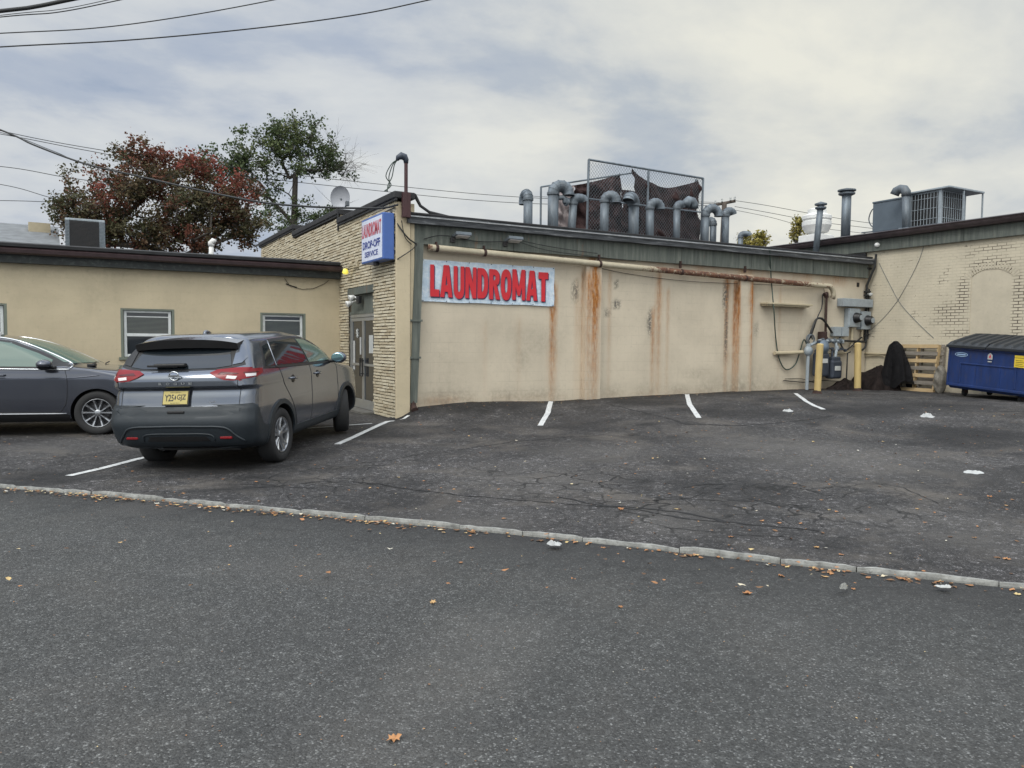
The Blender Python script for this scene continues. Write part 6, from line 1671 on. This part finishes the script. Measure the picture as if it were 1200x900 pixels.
c2, b2 = suv('parked_car', 'slate blue crossover parked sideways at the left edge with chrome window line', 'car', G2, K2, (FA-2.69, FA), 'paint_blue', .5, spk='y10', rimmat='alloy', rad=.365, ar=.41, hw=.925, steer=.0)
for s_ in (-1, 1):
    build('window_surround', patch(b2, [(.50,1.19),(.85,1.48),(1.3,1.59),(1.9,1.60),(2.35,1.535),(2.80,1.365),(3.22,1.16),(3.24,1.095),(2.4,1.10),(1.2,1.13)], ('y',s_), .003), M['black'], c2, local=True)
    build('side_window', patch(b2, [(2.02,1.13),(1.98,1.35),(1.95,1.565),(2.32,1.505),(2.74,1.345),(2.97,1.235),(2.97,1.125)], ('y',s_), .009), M['car_glass_green'], c2, local=True)
    build('side_window', patch(b2, [(1.16,1.155),(1.05,1.38),(1.06,1.53),(1.4,1.57),(1.88,1.572),(1.90,1.36),(1.93,1.13)], ('y',s_), .009), M['car_glass'], c2, local=True)
    build('side_window', patch(b2, [(.62,1.20),(.90,1.45),(.98,1.50),(.97,1.38),(1.08,1.17)], ('y',s_), .009), M['car_glass'], c2, local=True)
    build('chrome_trim', line_on(b2, [(.50,1.19),(.85,1.485),(1.3,1.60),(1.9,1.61),(2.36,1.545),(2.82,1.375),(3.24,1.165),(3.27,1.10)], ('y',s_), .014, .008, 8), M['chrome'], c2, local=True)
    build('chrome_trim', line_on(b2, [(.50,1.17),(1.2,1.12),(2.4,1.088),(3.26,1.085)], ('y',s_), .013, .008, 6), M['chrome'], c2, local=True)
    build('crease', line_on(b2, [(.3,.985),(1.4,.955),(2.6,.940),(3.25,.945),(3.7,.99)], ('y',s_), .010, .000, 8), M['paint_blue'], c2, local=True)
    for pts in ([(1.95,1.12),(1.96,.8),(1.93,.42)], [(3.18,1.09),(3.22,.9),(3.20,.55),(3.10,.38)], [(1.0,1.13),(1.10,.95),(1.35,.72),(1.45,.42)], [(1.45,.40),(2.3,.385),(3.10,.38)]):
        build('door_seam', line_on(b2, pts, ('y',s_), .0045, .0005, 6), M['black'], c2, local=True)
    build('sill_cladding', patch(b2, [(1.38,.345),(3.24,.345),(3.22,.24),(1.38,.24)], ('y',s_), .014), M['black'], c2, local=True)
    build('sill_strip', line_on(b2, [(1.42,.365),(2.3,.36),(3.2,.36)], ('y',s_), .012, .008, 4), M['alloy'], c2, local=True)
    for a in (FA-2.69, FA):
        arc = [(a+.408*math.cos(q), .365+.408*math.sin(q)) for q in [-.2+(PI+.4)*k/30 for k in range(31)]]
        arc2 = [(a+.455*math.cos(q), .365+.455*math.sin(q)) for q in [PI+.2-(PI+.4)*k/30 for k in range(31)]]
        build('wheel_arch_trim', patch(b2, arc+arc2, ('y',s_), .008, .04), M['paint_blue'], c2, local=True)
    for x in (1.12, 2.12):
        h = b2.ray_cast(Vector((x, s_*2, .99)), Vector((0,-s_,0)))[0]
        m = MB(); m.smooth = True; m.tube([(x-.02,h.y-.01*s_,.995),(x+.01,h.y+s_*.025,.995),(x+.17,h.y+s_*.03,.99),(x+.2,h.y,.99)], [.014,.017,.017,.013], 8); build('door_handle', m, M['paint_blue'], c2, local=True)
    m = MB(); m.smooth = True; T = Matrix.Translation((2.93, s_*1.04, 1.17)) @ Matrix.Diagonal((.12, .13, .078, 1)); m.lathe([(math.sin(q), -math.cos(q)) for q in [k*PI/12 for k in range(13)]], 20, T)
    mi = build('door_mirror', m, M['paint_blue'], c2, local=True)
    m = MB(); m.smooth = True; T = Matrix.Translation((2.93, s_*1.035, 1.14)) @ Matrix.Diagonal((.124, .134, .06, 1)); m.lathe([(math.sin(q), -math.cos(q)) for q in [k*PI/20 for k in range(9)]], 20, T); m.bbox((2.9,s_*.86,1.10),(3.06,s_*1.0,1.14), .012); build('mirror_base', m, M['black'], mi, local=True)
part_ = build('windscreen', patch(b2, sym([(0,1.18),(.62,1.18),(.74,1.20),(.62,1.45),(.52,1.56),(0,1.60)]), ('x',1), .006), M['car_glass_green'], c2, local=True)
m = MB(); m.tube([(3.50,-.60,1.16),(3.42,-.1,1.19)], .012, 5); m.bbox((3.44,-.66,1.13),(3.56,-.52,1.17), .01); m.tube([(3.52,.1,1.16),(3.45,.55,1.18)], .012, 5); build('windscreen_wiper', m, M['black'], c2, local=True)
for s_ in (-1, 1):
    build('headlight', patch(b2, [(s_*y, z) for y, z in [(.45,.86),(.62,.93),(.86,.96),(.86,.86),(.60,.80)]], ('x',1), .008), M['lens_clear'], c2, local=True)
build('grille', patch(b2, sym([(0,.85),(.40,.84),(.42,.62),(0,.58)]), ('x',1), .008), M['black'], c2, local=True)
# ------------------------------------------------------------------ trees
def tree(name, label, base, lobes, nclump, nleaf, leafmat, lsize, trunk_h, r0, seed, spread=.55, group=None, tintfn=None, bare=None, twig=.006):
    rd = random.Random(seed); base = Vector(base)
    # lobes: (center offset vec, radii vec, weight)
    cl = []
    tot = sum(l[2] for l in lobes)
    for c, r, w in lobes:
        for _ in range(int(nclump*w/tot)):
            while True:
                p = Vector((rd.uniform(-1,1), rd.uniform(-1,1), rd.uniform(-1,1)))
                if p.length < 1 and rd.random() < .35+.65*p.length: break
            cl.append(base+Vector(c)+Vector((p.x*r[0], p.y*r[1], p.z*r[2])))
    nodes = []; par = []; kids = []
    def addn(p, q): nodes.append(p); par.append(q); kids.append(0); return len(nodes)-1
    last = -1; nseg = 8
    for i in range(nseg+1):
        t = i/nseg; last = addn(base+Vector((.10*math.sin(t*4+seed)*t, .1*math.cos(t*3)*t, trunk_h*t)), last)
    trunktop = last
    cen = base+Vector((0,0,trunk_h))
    cl.sort(key=lambda p: (p-cen).length)
    for p in cl:
        # nearest node preferring lower ones
        best = min((i for i in range(3, len(nodes))), key=lambda i: (nodes[i]-p).length+1.6*max(0, nodes[i].z-p.z+.45*math.hypot(nodes[i].x-p.x, nodes[i].y-p.y)))
        a = nodes[best]; d = p-a; n = max(2, int(d.length/.35)); cur = best
        mid = a+d*.5+Vector((rd.uniform(-.15,.15), rd.uniform(-.15,.15), rd.uniform(-.05,.22)))*d.length*.6
        for k in range(1, n+1):
            t = k/n; cur = addn(a*(1-t)**2+mid*2*t*(1-t)+p*t*t, cur)
    cnt = [0]*len(nodes)
    for i in range(len(nodes)-1, -1, -1):
        if cnt[i] == 0: cnt[i] = 1
        if par[i] >= 0: cnt[par[i]] += cnt[i]
    # counts accumulate along chain: normalise
    mx = cnt[0]
    rad = lambda i: max(twig, r0*(cnt[i]/mx)**.62)
    m = MB(); m.smooth = True
    for i in range(1, len(nodes)):
        q = par[i]
        if q < 0: continue
        ns = 8 if rad(i) > .06 else (5 if rad(i) > .02 else 3)
        m.tube([nodes[q], nodes[i]], [min(rad(q), rad(i)*1.15), rad(i)], ns, caps=False)
    # twigs
    tw = MB()
    L_ = MB(); tints = []
    for p in cl:
        isb = bare and bare(p-base)
        gt = rd.random()
        nt_ = 7
        tips = []
        for _ in range(nt_):
            d = Vector((rd.gauss(0,1), rd.gauss(0,1), rd.gauss(.35,.8))).normalized()*rd.uniform(.4, 1.0)*spread*(1.5 if isb else 1)
            tw.tube([p, p+d*.5+Vector((0,0,.03)), p+d], [twig*1.2, twig, twig*.6], 3, caps=False); tips.append(p+d); tips.append(p+d*.6)
            if isb:
                for _ in range(3):
                    e = d*.5+Vector((rd.gauss(0,1), rd.gauss(0,1), rd.gauss(.2,.8)))*.22; tw.tube([p+d*rd.uniform(.4,.9), p+d+e], [twig*.8, twig*.4], 3, caps=False)
        if isb and rd.random() < .93: continue
        nl = int(nleaf*rd.uniform(.5, 1.4))
        for _ in range(nl):
            c = rd.choice(tips)+Vector((rd.gauss(0,1), rd.gauss(0,1), rd.gauss(0,.8)))*spread*.17
            s = lsize*rd.uniform(.6, 1.25); a = Vector((rd.gauss(0,1), rd.gauss(0,1), rd.gauss(0,.7))).normalized(); b = a.cross(Vector((rd.gauss(0,1), rd.gauss(0,1), rd.gauss(0,1)))).normalized()
            nn_ = a.cross(b)
            vs = [c-a*s*.5, c-a*s*.05+b*s*.38+nn_*s*.08, c+a*s*.5, c-a*s*.05-b*s*.38+nn_*s*.08]
            L_.add(vs, [(0,1,2),(0,2,3)])
            t_ = tintfn(p-base, gt, rd) if tintfn else gt*.6+rd.random()*.4
            tints += [max(0, min(1, t_))]*4
    t = thing(name, label, 'tree', base, group=group)
    build('trunk', m, M['bark'], t); build('twigs', tw, M['bark'], t)
    it = iter(tints); build('crown', L_, M[leafmat], t, attr={'tint': lambda v: (lambda q: (q, q, q))(next(it))})
    return t
def lobes_px(cx, spec, D, depth=1.0, gzv=0.0, baseD=None):
    b = atD(cx, 402, D); base = Vector((b.x, b.y, gzv)); out = []
    for px, py, rx, ry, w in spec:
        p = atD(px, py, D); k = D/FPX
        dirv = Vector((b.x, b.y, 0)).normalized()
        out.append((Vector((p.x-base.x, p.y-base.y, p.z-base.z)), (rx*k*depth, rx*k*depth, ry*k), w))
    return base, out
base, lb_ = lobes_px(190, [(110,232,38,36,3.0),(165,205,38,32,3.6),(215,213,35,30,3),(185,250,75,30,6),(275,235,33,25,3),(245,262,45,25,4),(295,268,22,20,1.3),(75,247,15,12,.8),(105,272,35,20,1.6),(150,275,40,20,2),(210,278,50,16,2.5),(235,195,18,14,.8),(168,182,14,10,.5)], 33, .95)
tree('maple_tree', 'broad red and olive autumn tree behind the low left building', base, lb_, 400, 95, 'leaf_red', .115, 4.2, .26, 3, spread=.58,
     tintfn=lambda p, g, r: .30+.30*noise.noise(p*.55)+.42*(g-.35)+.12*r.random()+.10*(p.z-6.5)/4)
base, lb_ = lobes_px(346, [(350,160,30,22,4),(385,180,20,20,2.4),(305,178,34,22,3.6),(262,197,26,16,2.2),(345,192,42,16,2.4),(316,232,18,26,1.4),(372,248,26,14,1.6),(335,262,34,14,1.4),(285,205,24,16,1.3),(408,196,18,12,.8),(240,203,8,12,.6)], 42, 1.0)
kk = 42/FPX
RT = Vector((math.cos(YAW), -math.sin(YAW), 0))
tree('oak_tree', 'tall green tree with bare twigs at its right, behind the stepped brick parapet', base, lb_, 240, 60, 'leaf_green', .145, 10.2, .21, 9, spread=.62,
     bare=lambda p: p.dot(RT) > 44*kk, tintfn=lambda p, g, r: .35+.3*noise.noise(p*.5)+.3*(g-.4)+.25*r.random())
base, lb_ = lobes_px(880, [(872,283,10,9,1),(892,281,10,8,1),(884,290,14,6,1)], 40, .7)
tree('young_tree', 'sparse yellow tree top showing behind the last roof vent', base, lb_, 46, 26, 'leaf_yellow', .15, 4.2, .10, 21, spread=.35)
base, lb_ = lobes_px(940, [(938,262,7,9,1),(934,275,7,9,1),(945,285,9,8,1)], 40, .7)
tree('young_tree', 'sparse yellow tree top showing left of the white roof fan', base, lb_, 46, 22, 'leaf_yellow', .14, 4.6, .10, 25, spread=.35)

# ------------------------------------------------------------------ house and pole far away
h0 = atD(-30, 270, 34); h1 = atD(66, 270, 34)
hs = thing('house', 'far grey shingled house roof behind the low left building', 'house', ((h0.x+h1.x)/2, (h0.y+h1.y)/2, 0))
ridge = atD(66, 262, 34).z; eave = atD(66, 284, 32).z
ax_ = (h1-h0); ax_.z = 0; L_ = ax_.length+6; ax_.normalize(); nn_ = Vector((-ax_.y, ax_.x, 0))
T = Matrix(((ax_.x,nn_.x,0,h1.x),(ax_.y,nn_.y,0,h1.y),(0,0,1,0),(0,0,0,1)))
m = MB(); m.box((-L_+.3,-2.2,0),(-.3,4.2,eave-.1), T); build('wall', m, M['stucco'], hs)
m = MB(); m.add([(-L_,-2.8,eave-.2),(0,-2.8,eave-.2),(.1,1,ridge),(-L_,1,ridge),(-L_,4.8,eave-.2),(0,4.8,eave-.2)], [(0,1,2,3),(3,2,5,4),(0,3,4),(1,5,2)], T); build('roof', m, M['shingle'], hs)
m = MB(); m.box((-.9,-.4,0),(-.2,.2,atD(62,270,34).z+.2), T); build('dormer', m, M['tan'], hs)
p = atD(849, 237, 46)
up_ = thing('utility_pole', 'distant wooden utility pole with crossarm behind the rooftop vents', 'utility pole', (p.x, p.y, 0))
m = MB(); m.smooth = True; m.tube([(p.x-.35, p.y, 0), (p.x, p.y, p.z)], [.19,.14], 10); build('pole', m, M['wood_dark'], up_)
a, b = atD(836, 240.5, 46), atD(862, 235.5, 46)
m = MB(); m.tube([a, b], .085, 6); build('crossarm', m, M['wood_dark'], up_)
for px, py in ((838,240),(846,238),(856,236.5),(861,235.5)):
    q = atD(px, py, 45.9); m = MB(); m.lathe([(.03,0),(.06,.05),(.05,.12),(.06,.18),(.0,.2)], 8, Matrix.Translation(q+Vector((0,0,.05)))); build('insulator', m, M['grey_paper'], up_)

# ------------------------------------------------------------------ overhead wires
def wire(label, pts, r, mat='cable', nm='power_line', group='overhead power lines', sag=0):
    P_ = [atD(px, py, D) for px, py, D in pts]; m = MB(); m.smooth = True; m.tube(curve(P_, 10), r, 6); return one(nm, label, 'power line', m, M[mat], group=group)
wire('lowest of the wires crossing the top left corner of the sky', [(-260,72,17),(0,55,16),(150,47,15.5),(300,33,15),(420,17,15),(507,-1,15),(640,-30,15)], .012)
wire('wire second from below in the top left corner', [(-260,52,17),(0,39,16),(110,33,15.5),(210,20,15),(320,0,15),(420,-22,15)], .010)
wire('thick bundled cable at the very top left corner', [(-260,42,14),(0,13,13.5),(40,8,13.5),(85,-1,13.5),(180,-20,13.5)], .030)
wire('thin wire just under the thick cable at the top left corner', [(-260,48,15),(0,20,14.5),(70,14,14.5),(145,-1,14.5),(240,-22,14.5)], .009)
wire('faint wire paired with the thin one at the top left corner', [(-260,50,15),(0,18,14.6),(70,11,14.6),(130,-1,14.6),(230,-24,14.6)], .006)
wire('thick drooping service cable running from the left edge to the brick parapet corner', [(-160,92,26),(0,152,24),(40,170,23),(100,192,22),(160,206,21),(230,222,19.5),(300,236,18),(360,242,16.5),(440,244,15.3),(466,240,14.6)], .022, nm='service_cable', group=None)
wire('thin messenger wire just above the drooping service cable', [(-160,110,40),(0,153,40),(120,176,40),(225,190,40),(400,211,42),(610,231,44),(845,239,46)], .015)
wire('second thin wire from the left edge over the red tree', [(-160,132,40),(0,157,40),(100,176,40),(225,198,40),(400,219,42),(610,238,44),(842,241,46)], .015)
wire('third thin wire from the left edge dipping behind the red tree', [(-160,120,39),(0,155,39),(60,176,39),(110,195,39),(200,206,39)], .013)
wire('wire entering at the left edge high above the rooftop air conditioner', [(-160,185,38),(0,195,38),(85,209,38),(190,222,38)], .014)
wire('wire entering at the left edge just above the far roof', [(-160,196,38),(0,216,38),(70,234,38),(160,248,38)], .013)
wire('lowest wire entering at the left edge', [(-160,234,38),(0,235,38),(70,237,38),(170,240,38)], .013)
wire('upper wire running right from the distant pole to the flues', [(861,235,46),(900,241,47),(960,252,49),(1025,262,51),(1150,275,54)], .014)
wire('middle wire running right from the distant pole', [(861,242,46),(900,249,47),(960,260,49),(1025,268,51),(1150,284,54)], .014)
wire('lower wire running right from the distant pole', [(850,244,46),(900,254,47),(945,265,49),(1025,275,51),(1150,292,54)], .012)
wire('wire from the low roof corner to the distant pole above the vents', [(610,229,44),(700,234,44.5),(800,236,45.5),(846,237.5,46)], .012)

# ------------------------------------------------------------------ leaves
rl = random.Random(17)
def leafmesh(m, c, s, rd, lobed=False, tl=None):
    a = rd.uniform(0, 2*PI); curl = rd.uniform(.15, .42); n = 14 if lobed else 6
    cen = Vector((c.x, c.y, c.z+s*curl*.15)); vs = [cen]
    for k in range(n):
        q = a+2*PI*k/n; r = s*(.5 if not lobed else (.50 if k % 2 == 0 else .36))*rd.uniform(.7, 1.2)*(1-.3*abs(math.sin(k*PI/n)) if lobed else 1)*(1 if lobed else (1 if k % 3 == 0 else .62))
        vs.append(Vector((c.x+r*math.cos(q), c.y+r*math.sin(q), c.z+s*curl*rd.uniform(.0, .7))))
    m.add(vs, [(0, 1+k, 1+(k+1) % n) for k in range(n)])
    if tl is not None: tl += [rd.random()]*(n+1)
spots = [(463,867,.075,.72),(507,708,.065,.8),(727,712,.05,.5),(874,696,.085,.7),(540,660,.05,.55),(893,611,.06,.72),(974,673,.07,.72),(1142,631,.06,.75),(1180,656,.07,.72),(1160,583,.07,.65),(931,567,.07,.75),(899,552,.06,.65),(980,600,.06,.7),(957,642,.07,.78),(856,630,.06,.65),(728,598,.09,.6),(497,564,.06,.6),(532,574,.05,.75),(1016,621,.05,.7),(691,637,.06,.6),(935,660,.06,.7),(1075,597,.05,.8),(1192,697,.06,.9),(1000,691,.05,.6),(553,643,.05,.6),(416,606,.05,.85),(972,598,.05,.9),(1175,486,.06,.6),(1151,480,.06,.65),(978,461,.08,.7),(300,565,.06,.6),(430,614,.05,.8),(1058,680,.06,.6),(915,676,.07,.6),(640,627,.06,.55)]
for i, (px, py, s, tv) in enumerate(spots):
    g = gpt(px, py); 
    r_ = ray(px, py); g0 = CAM+r_*((RZ-EYE)/r_.z)
    Pn = min(KC, key=lambda q: (q.x-g0.x)**2+(q.y-g0.y)**2)
    if (g0.x-Pn.x)*KN.x+(g0.y-Pn.y)*KN.y < -.05: g = g0
    m = MB(); leafmesh(m, g+Vector((0,0,.004)), s*.95, rl, True)
    one('fallen_leaf', 'dry orange brown leaf lying flat on the asphalt', 'leaf', m, M['leaf_dry'], group='single fallen leaves on the asphalt', attr={'tint': lambda v, tv=tv: (tv, tv, tv)})
# leaf litter along the kerb and small debris (uncountable)
m = MB(); tl = []
s = 9.0
for _ in range(5200):
    s_ = rl.uniform(30, L[-1]-24) if False else rl.uniform(L[-1]*.0, L[-1])
    c = kat(s_)
    dcam = math.hypot(c.x, c.y)
    if dcam > 17: continue
    left_ = smooth(5, 0, c.x) ; 
    if rl.random() > .25+.75*left_ and noise.noise(Vector((c.x*1.7, c.y*1.7, 2))) < .0: continue
    t = -.06-abs(rl.gauss(0, .06+.05*left_))
    c = Vector((c.x+KN.x*t, c.y+KN.y*t, RZ+.004+rl.random()*.02*left_)); leafmesh(m, c, rl.uniform(.02, .065), rl, False, tl)
for _ in range(1500):
    px = rl.uniform(-100, 1300); py = 462+abs(rl.gauss(0, 1))*70 if rl.random() < .6 else rl.uniform(470, 690)
    if px < 480 and py < 500: continue
    g = gpt(px, py)
    if g.z < -.2 or math.hypot(g.x, g.y) > 30: continue
    if px < 700 and rl.random() < .6: continue
    if g.y > 13.75 and g.x > 5.3: continue
    leafmesh(m, g+Vector((0,0,.004)), rl.choice([.016,.02,.03,.04,.055]), rl, False, tl)
for _ in range(260):
    px = rl.uniform(-100, 1300); py = rl.uniform(640, 900); g = onZ(px, py, RZ+.004)
    Pn = min(KC[::2], key=lambda q: (q.x-g.x)**2+(q.y-g.y)**2)
    if (g.x-Pn.x)*KN.x+(g.y-Pn.y)*KN.y > -.08: continue
    leafmesh(m, g, rl.choice([.006,.008,.010,.014]), rl, False, tl)
for _ in range(500):
    g = Vector((rl.uniform(5.8, 19.0), 13.95-abs(rl.gauss(0,.22)), 0)); g.z = gz(g.x, g.y)+.004; leafmesh(m, g, rl.choice([.015,.02,.03,.045]), rl, False, tl)
it2 = iter(tl); build('leaf_litter', m, M['leaf_dry'], kind='stuff', attr={'tint': lambda v: (lambda q: (q, q, q))(next(it2))}, origin=(0,0,0))

# ------------------------------------------------------------------ world, sun, camera
w = bpy.data.worlds.new('World'); scene.world = w; w.use_nodes = True; t = w.node_tree; bg = t.nodes['Background']
SUN_EL, SUN_AZ = 48, 205      # azimuth in world degrees of the direction the light comes from (from +X, ccw)
sky = N(t, 'ShaderNodeTexSky', sky_type='NISHITA'); sky.sun_disc = False; sky.sun_elevation = math.radians(SUN_EL); sky.sun_rotation = math.radians(90-SUN_AZ); sky.air_density = 1.2; sky.dust_density = 2.5
tc = N(t, 'ShaderNodeTexCoord'); sx = N(t, 'ShaderNodeSeparateXYZ'); t.links.new(tc.outputs['Generated'], sx.inputs[0])
zz = math_(t, 'ADD', math_(t, 'MAXIMUM', sx.outputs[2], 0.0), .30)
cx_ = math_(t, 'DIVIDE', sx.outputs[0], zz); cy_ = math_(t, 'DIVIDE', sx.outputs[1], zz)
cv = N(t, 'ShaderNodeCombineXYZ'); t.links.new(cx_, cv.inputs[0]); t.links.new(cy_, cv.inputs[1])
mp = N(t, 'ShaderNodeMapping'); mp.inputs['Rotation'].default_value = (0,0,math.radians(38)); mp.inputs['Scale'].default_value = (1.25,1.6,1); mp.inputs['Location'].default_value = (1.15,.35,0); t.links.new(cv.outputs[0], mp.inputs[0])
n1 = noise_(t, mp.outputs[0], .95, 9, .56, .25); n2 = noise_(t, mp.outputs[0], .42, 4, .5, .2)
n3 = noise_(t, mp.outputs[0], 3.0, 6, .6, .5)
dens = math_(t, 'ADD', math_(t, 'ADD', math_(t, 'MULTIPLY', n1, .78), math_(t, 'MULTIPLY', n2, .30)), math_(t, 'MULTIPLY', n3, .12))
cloud = ramp(t, dens, [(.46, (3.45,4.1,5.3)), (.54, (4.2,4.75,5.65)), (.60, (5.6,5.95,6.35)), (.70, (6.9,7.1,7.05))])
# brighter cloud low to the right of the view, as where the sun sits behind cloud
dn = N(t, 'ShaderNodeVectorMath', operation='NORMALIZE'); t.links.new(tc.outputs['Generated'], dn.inputs[0])
gd = ray(960, 90).normalized()
dp = N(t, 'ShaderNodeVectorMath', operation='DOT_PRODUCT'); dp.inputs[1].default_value = gd; t.links.new(dn.outputs[0], dp.inputs[0])
glow = ramp(t, dp.outputs['Value'], [(.86, (1,1,1)), (.995, (1.12,1.08,.98))])
cloud = mixc(t, 1.0, cloud, glow, 'MULTIPLY')
cover = ramp(t, dens, [(.44, (.55,)*3), (.52, (1,1,1))])
col = mixc(t, cover, sky.outputs[0], cloud)
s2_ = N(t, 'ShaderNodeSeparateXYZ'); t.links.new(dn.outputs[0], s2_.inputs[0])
over = ramp(t, s2_.outputs[2], [(.40, (1,1,1)), (.80, (2.7,2.65,2.55))])  # extra sky brightness overhead, above the view, added to light the walls
# added sky brightness behind the camera, unseen, to light the walls
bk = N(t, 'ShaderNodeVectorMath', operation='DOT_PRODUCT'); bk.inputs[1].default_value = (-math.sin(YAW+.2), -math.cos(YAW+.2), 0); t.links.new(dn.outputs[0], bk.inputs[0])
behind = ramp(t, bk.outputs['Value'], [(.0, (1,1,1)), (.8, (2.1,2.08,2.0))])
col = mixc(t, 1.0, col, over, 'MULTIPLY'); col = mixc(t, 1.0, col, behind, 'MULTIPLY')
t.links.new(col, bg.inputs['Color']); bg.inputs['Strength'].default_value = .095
ld = bpy.data.lights.new('sun', 'SUN'); ld.energy = 1.0; ld.angle = math.radians(18); ld.color = (1,.96,.90)
so = bpy.data.objects.new('sun', ld); COL.objects.link(so)
dvec = Vector((math.cos(math.radians(SUN_AZ))*math.cos(math.radians(SUN_EL)), math.sin(math.radians(SUN_AZ))*math.cos(math.radians(SUN_EL)), math.sin(math.radians(SUN_EL))))
so.rotation_euler = dvec.to_track_quat('Z', 'Y').to_euler(); so.location = (0,0,20)

cd = bpy.data.cameras.new('camera'); cam = bpy.data.objects.new('camera', cd); COL.objects.link(cam); scene.camera = cam
cd.sensor_width = 36; cd.sensor_fit = 'HORIZONTAL'; cd.lens = 36*FPX/1200; cd.clip_end = 1500; cd.clip_start = .05
fwd = ray(600, 450).normalized(); rgt = (ray(700, 450)-ray(500, 450)).normalized(); upc = rgt.cross(fwd)
cam.matrix_world = Matrix(((rgt.x,upc.x,-fwd.x,CAM.x),(rgt.y,upc.y,-fwd.y,CAM.y),(rgt.z,upc.z,-fwd.z,CAM.z),(0,0,0,1)))
scene.render.engine = 'CYCLES'; scene.render.resolution_x = 1024; scene.render.resolution_y = 768
vs_ = scene.view_settings; vs_.view_transform = 'Standard'; vs_.look = 'None'; vs_.exposure = 0.15; vs_.gamma = 1.0; vs_.use_curve_mapping = False
